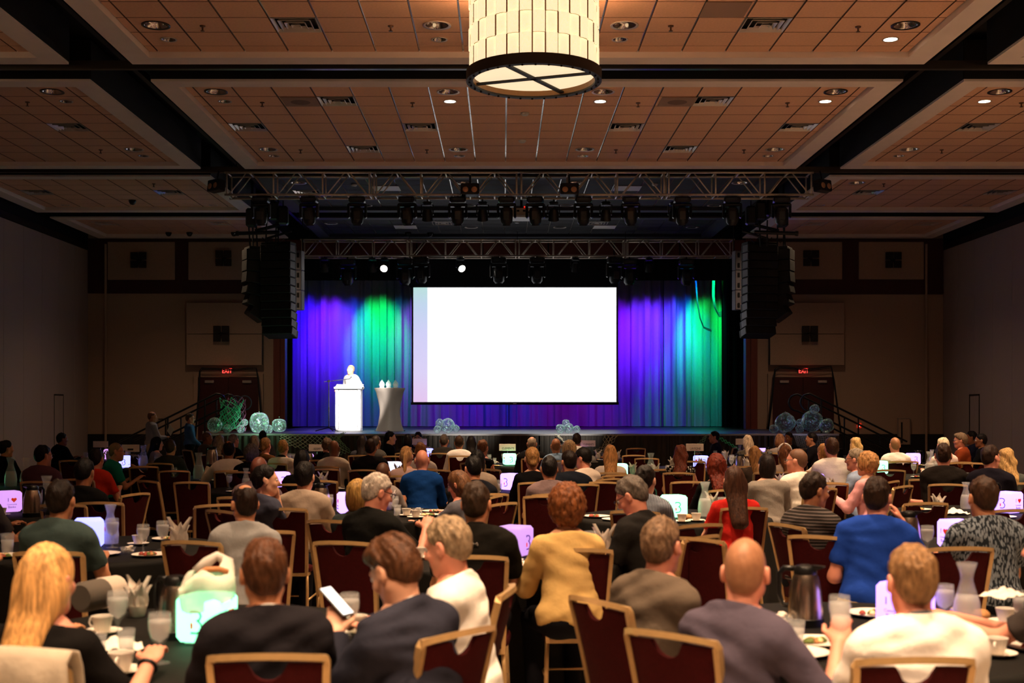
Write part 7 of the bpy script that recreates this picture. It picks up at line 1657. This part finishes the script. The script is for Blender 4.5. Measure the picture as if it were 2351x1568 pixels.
# fishing nets
M_net = P('net_cord', '#cfc8a8', .8); M_netg = P('net_green', '#48c88a', .7); M_netp = P('net_pink', '#b0709a', .7)
def net(fn, nu, nv, r_, mat, name, label, diamond=True):
    m = MB(); g = [[Vector(fn(i / nu, j / nv)) for i in range(nu + 1)] for j in range(nv + 1)]
    for j in range(nv):
        for i in range(nu):
            if diamond:
                if (i + j) % 2 == 0: m.tube([g[j][i], g[j + 1][i + 1]], r_, 4, False)
                else: m.tube([g[j][i + 1], g[j + 1][i]], r_, 4, False)
            else: m.tube([g[j][i], g[j][i + 1]], r_, 4, False); m.tube([g[j][i], g[j + 1][i]], r_, 4, False)
    o = m.build(name, mat); tag(o, label, 'net'); return o
def px3(x, y, Y): return at(x, y, Y)
def lerp2(quad):
    (a, b, c, d) = quad
    def f(u, v):
        x = (a[0] * (1 - u) + b[0] * u) * (1 - v) + (d[0] * (1 - u) + c[0] * u) * v; y = (a[1] * (1 - u) + b[1] * u) * (1 - v) + (d[1] * (1 - u) + c[1] * u) * v
        return x, y
    return f
YN = SY - .09
q = lerp2(((645, 997), (775, 997), (790, 1035), (640, 1016)))
net(lambda u, v: px3(q(u, v)[0], q(u, v)[1] + 9 * math.sin(math.pi * u) * v, YN - .03 * math.sin(9 * u)), 24, 8, .006, M_net, 'fishing_net', 'pale fishing net swagged along the stage skirt by the podium')
def fan(u, v):
    a = R(200 + 140 * u + 8 * math.sin(5 * u)); r_ = 3 + 48 * v
    return px3(783 + r_ * math.cos(a) * -1 * 1.05, 1000 - r_ * math.sin(a) * .72 + 4 * math.sin(u * 6) * v, YN - .05)
net(lambda u, v: px3(770 + 22 * math.sin(math.pi * v) * 0 + (u - .5) * (18 + 95 * abs(v - .32)), 998 + 48 * v + 6 * math.sin(u * 5), YN - .05), 18, 10, .006, P('net_sage', '#9cc89a', .8), 'fishing_net', 'gathered greenish fishing net knotted under the podium')
net(lambda u, v: px3(1273 + 50 * u + 14 * v * (1 - u), 997 + 36 * u + 14 * v * math.sin(math.pi * min(1, u * 1.1)), YN - .02), 14, 2, .009, M_net, 'net_strand', 'white netting strand drooping below the screen corner')
net(lambda u, v: px3(1362 + 46 * u + 12 * v * u, 1034 - 36 * u ** 1.4 + 16 * v * math.sin(math.pi * u), YN - .03), 12, 4, .009, M_net, 'net_strand', 'white netting bunch rising to the stage edge', True)
net(lambda u, v: px3(1395 + (u - .5) * 22, 997 + 36 * v, YN - .03), 5, 6, .008, M_net, 'net_strand', 'white hanging net tail below the stage edge')
net(lambda u, v: px3(1586 + 36 * u + 22 * v * (1 - u), 1034 - 38 * u + 8 * v, YN - .03), 10, 4, .007, P('net_sage', '#9cc89a', .8), 'net_strand', 'pale green net rising beside the dark-haired man')
net(lambda u, v: px3(1650 + 48 * u, 1000 + 30 * u + 9 * v * (1 - .4 * u), YN - .03), 12, 2, .01, M_netg, 'net_strand', 'bright green netting strand slanting past the dark-haired man')
q2 = lerp2(((1822, 998), (1905, 996), (1908, 1032), (1832, 1026)))
net(lambda u, v: px3(q2(u, v)[0], q2(u, v)[1] + 6 * math.sin(3 * u), YN), 16, 8, .005, P('net_dim', '#8a8268', .8), 'fishing_net', 'dim fishing net hung below the stair-side bubbles', False)
# big landing nets standing on the stage
def bagnet(cx0, top, bot, wt, wb, Y, mat, label, nu=14, nv=9, sag=0):
    return net(lambda u, v: px3(cx0 + (wt + (wb - wt) * v) * math.cos(2 * math.pi * u) * .5 + sag * v * (1 - v) * 4, top + (bot - top) * v + 5 * math.sin(2 * math.pi * u * 2) * (1 - v), Y + .35 * math.sin(2 * math.pi * u)), nu, nv, .006, mat, 'landing_net', label)
bagnet(520, 917, 990, 34, 60, 29.6, M_netg, 'green landing net bag standing on the stage end', sag=10)
bagnet(543, 917, 990, 42, 44, 29.9, M_netp, 'pink landing net bag standing behind the green one')
q3 = lerp2(((508, 922), (560, 918), (540, 985), (500, 985)))
net(lambda u, v: px3(q3(u, v)[0], q3(u, v)[1] + 16 * math.sin(math.pi * u) * (1 - v), 29.4), 14, 10, .007, M_netg, 'landing_net', 'green net sheet sagging between the landing net hoops')
for k, (cx0, cy0) in enumerate(((543, 925), (562, 925))):
    tag(MB().tube([px3(cx0 + 15 * math.cos(a), cy0 - 16 * math.sin(a), 29.8) for a in [2 * math.pi * k_ / 20 for k_ in range(20)]], .014, 6, closed=True).tube([px3(cx0 - 2, cy0 + 15, 29.8), px3(cx0 - 14, 992, 29.7)], .014, 6).build('net_hoop', M_fix2, smooth=True), ['thin metal hoop of the landing net, inner', 'thin metal hoop of the landing net, outer'][k], 'hoop')
# stage stairs with rails
def stair(px_in, px_out, sgn, label, rl):
    x_in = (px_in - VX) * 30.0 / F; t = empty('stage_stairs', (x_in, 30.0, 0), 0, label, 'stairs')
    for k in range(6):
        MB().bbox((min(0, -sgn * .3), -.6, 0) if False else (min(-sgn * (.28 * k), -sgn * (.28 * (k + 1))), -.6, 0), (max(-sgn * (.28 * k), -sgn * (.28 * (k + 1))), .6, SH - .19 * (k + 1) + .0), .01).build('step', M_black, t)
    for yy in (-.6, .6):
        p0 = Vector((sgn * .25, yy, SH + .95)); p1 = Vector((-sgn * 2.1, yy, .95)); dl = Vector((0, 0, -.42))
        loop = []
        for k in range(9):
            a = math.pi * k / 8; loop.append(p0 + Vector((sgn * .22 * math.sin(a), 0, -.21 + .21 * math.cos(a))))
        MB().tube([p1] + loop + [p1 + dl], .024, 8).build('handrail', M_blackgloss, t, True)
        for f_ in (.12, .5, .88):
            b_ = p1.lerp(p0, f_); MB().tube([b_, Vector((b_.x, yy, 0 if f_ < .2 else max(0, b_.z - 1.0)))], .02, 6).build('post', M_blackgloss, t)
    return t
stair(487, 413, 1, 'dark stairs with black handrails at the podium end of the stage', 0)
stair(1868, 2010, -1, 'dark stairs with looped black handrails at the far end of the stage', 1)
# stack of white-edged chairs glimpsed at the dim edge

# labels that several like things on one table would share: say which one by its place
from collections import defaultdict
byl = defaultdict(list)
for o in SC.objects:
    if o.parent is None and 'label' in o and 'bay outside' not in o['label'] and 'nearer than' not in o['label']: byl[o['label']].append(o)
for lab, os_ in byl.items():
    n_ = len(os_)
    if n_ < 2: continue
    os_.sort(key=lambda o: o.location.x / max(o.location.y, .1))
    for i, o in enumerate(os_):
        suf = 'leftmost' if i == 0 else 'rightmost' if i == n_ - 1 else 'middle one' if n_ == 3 else ['', 'second', 'third', 'fourth', 'fifth', 'sixth', 'seventh', 'eighth'][min(i, 7)] + ' from left'
        base = lab
        if len(base.split()) + len(suf.split()) > 16: base = base.replace('stemmed goblet of iced water', 'stemmed water goblet').replace('white napkin fanned out of a cup', 'fanned white napkin').replace('white plate of food', 'food plate').replace('glass bowl of sugar packets', 'sugar bowl')
        o['label'] = base + ', ' + suf
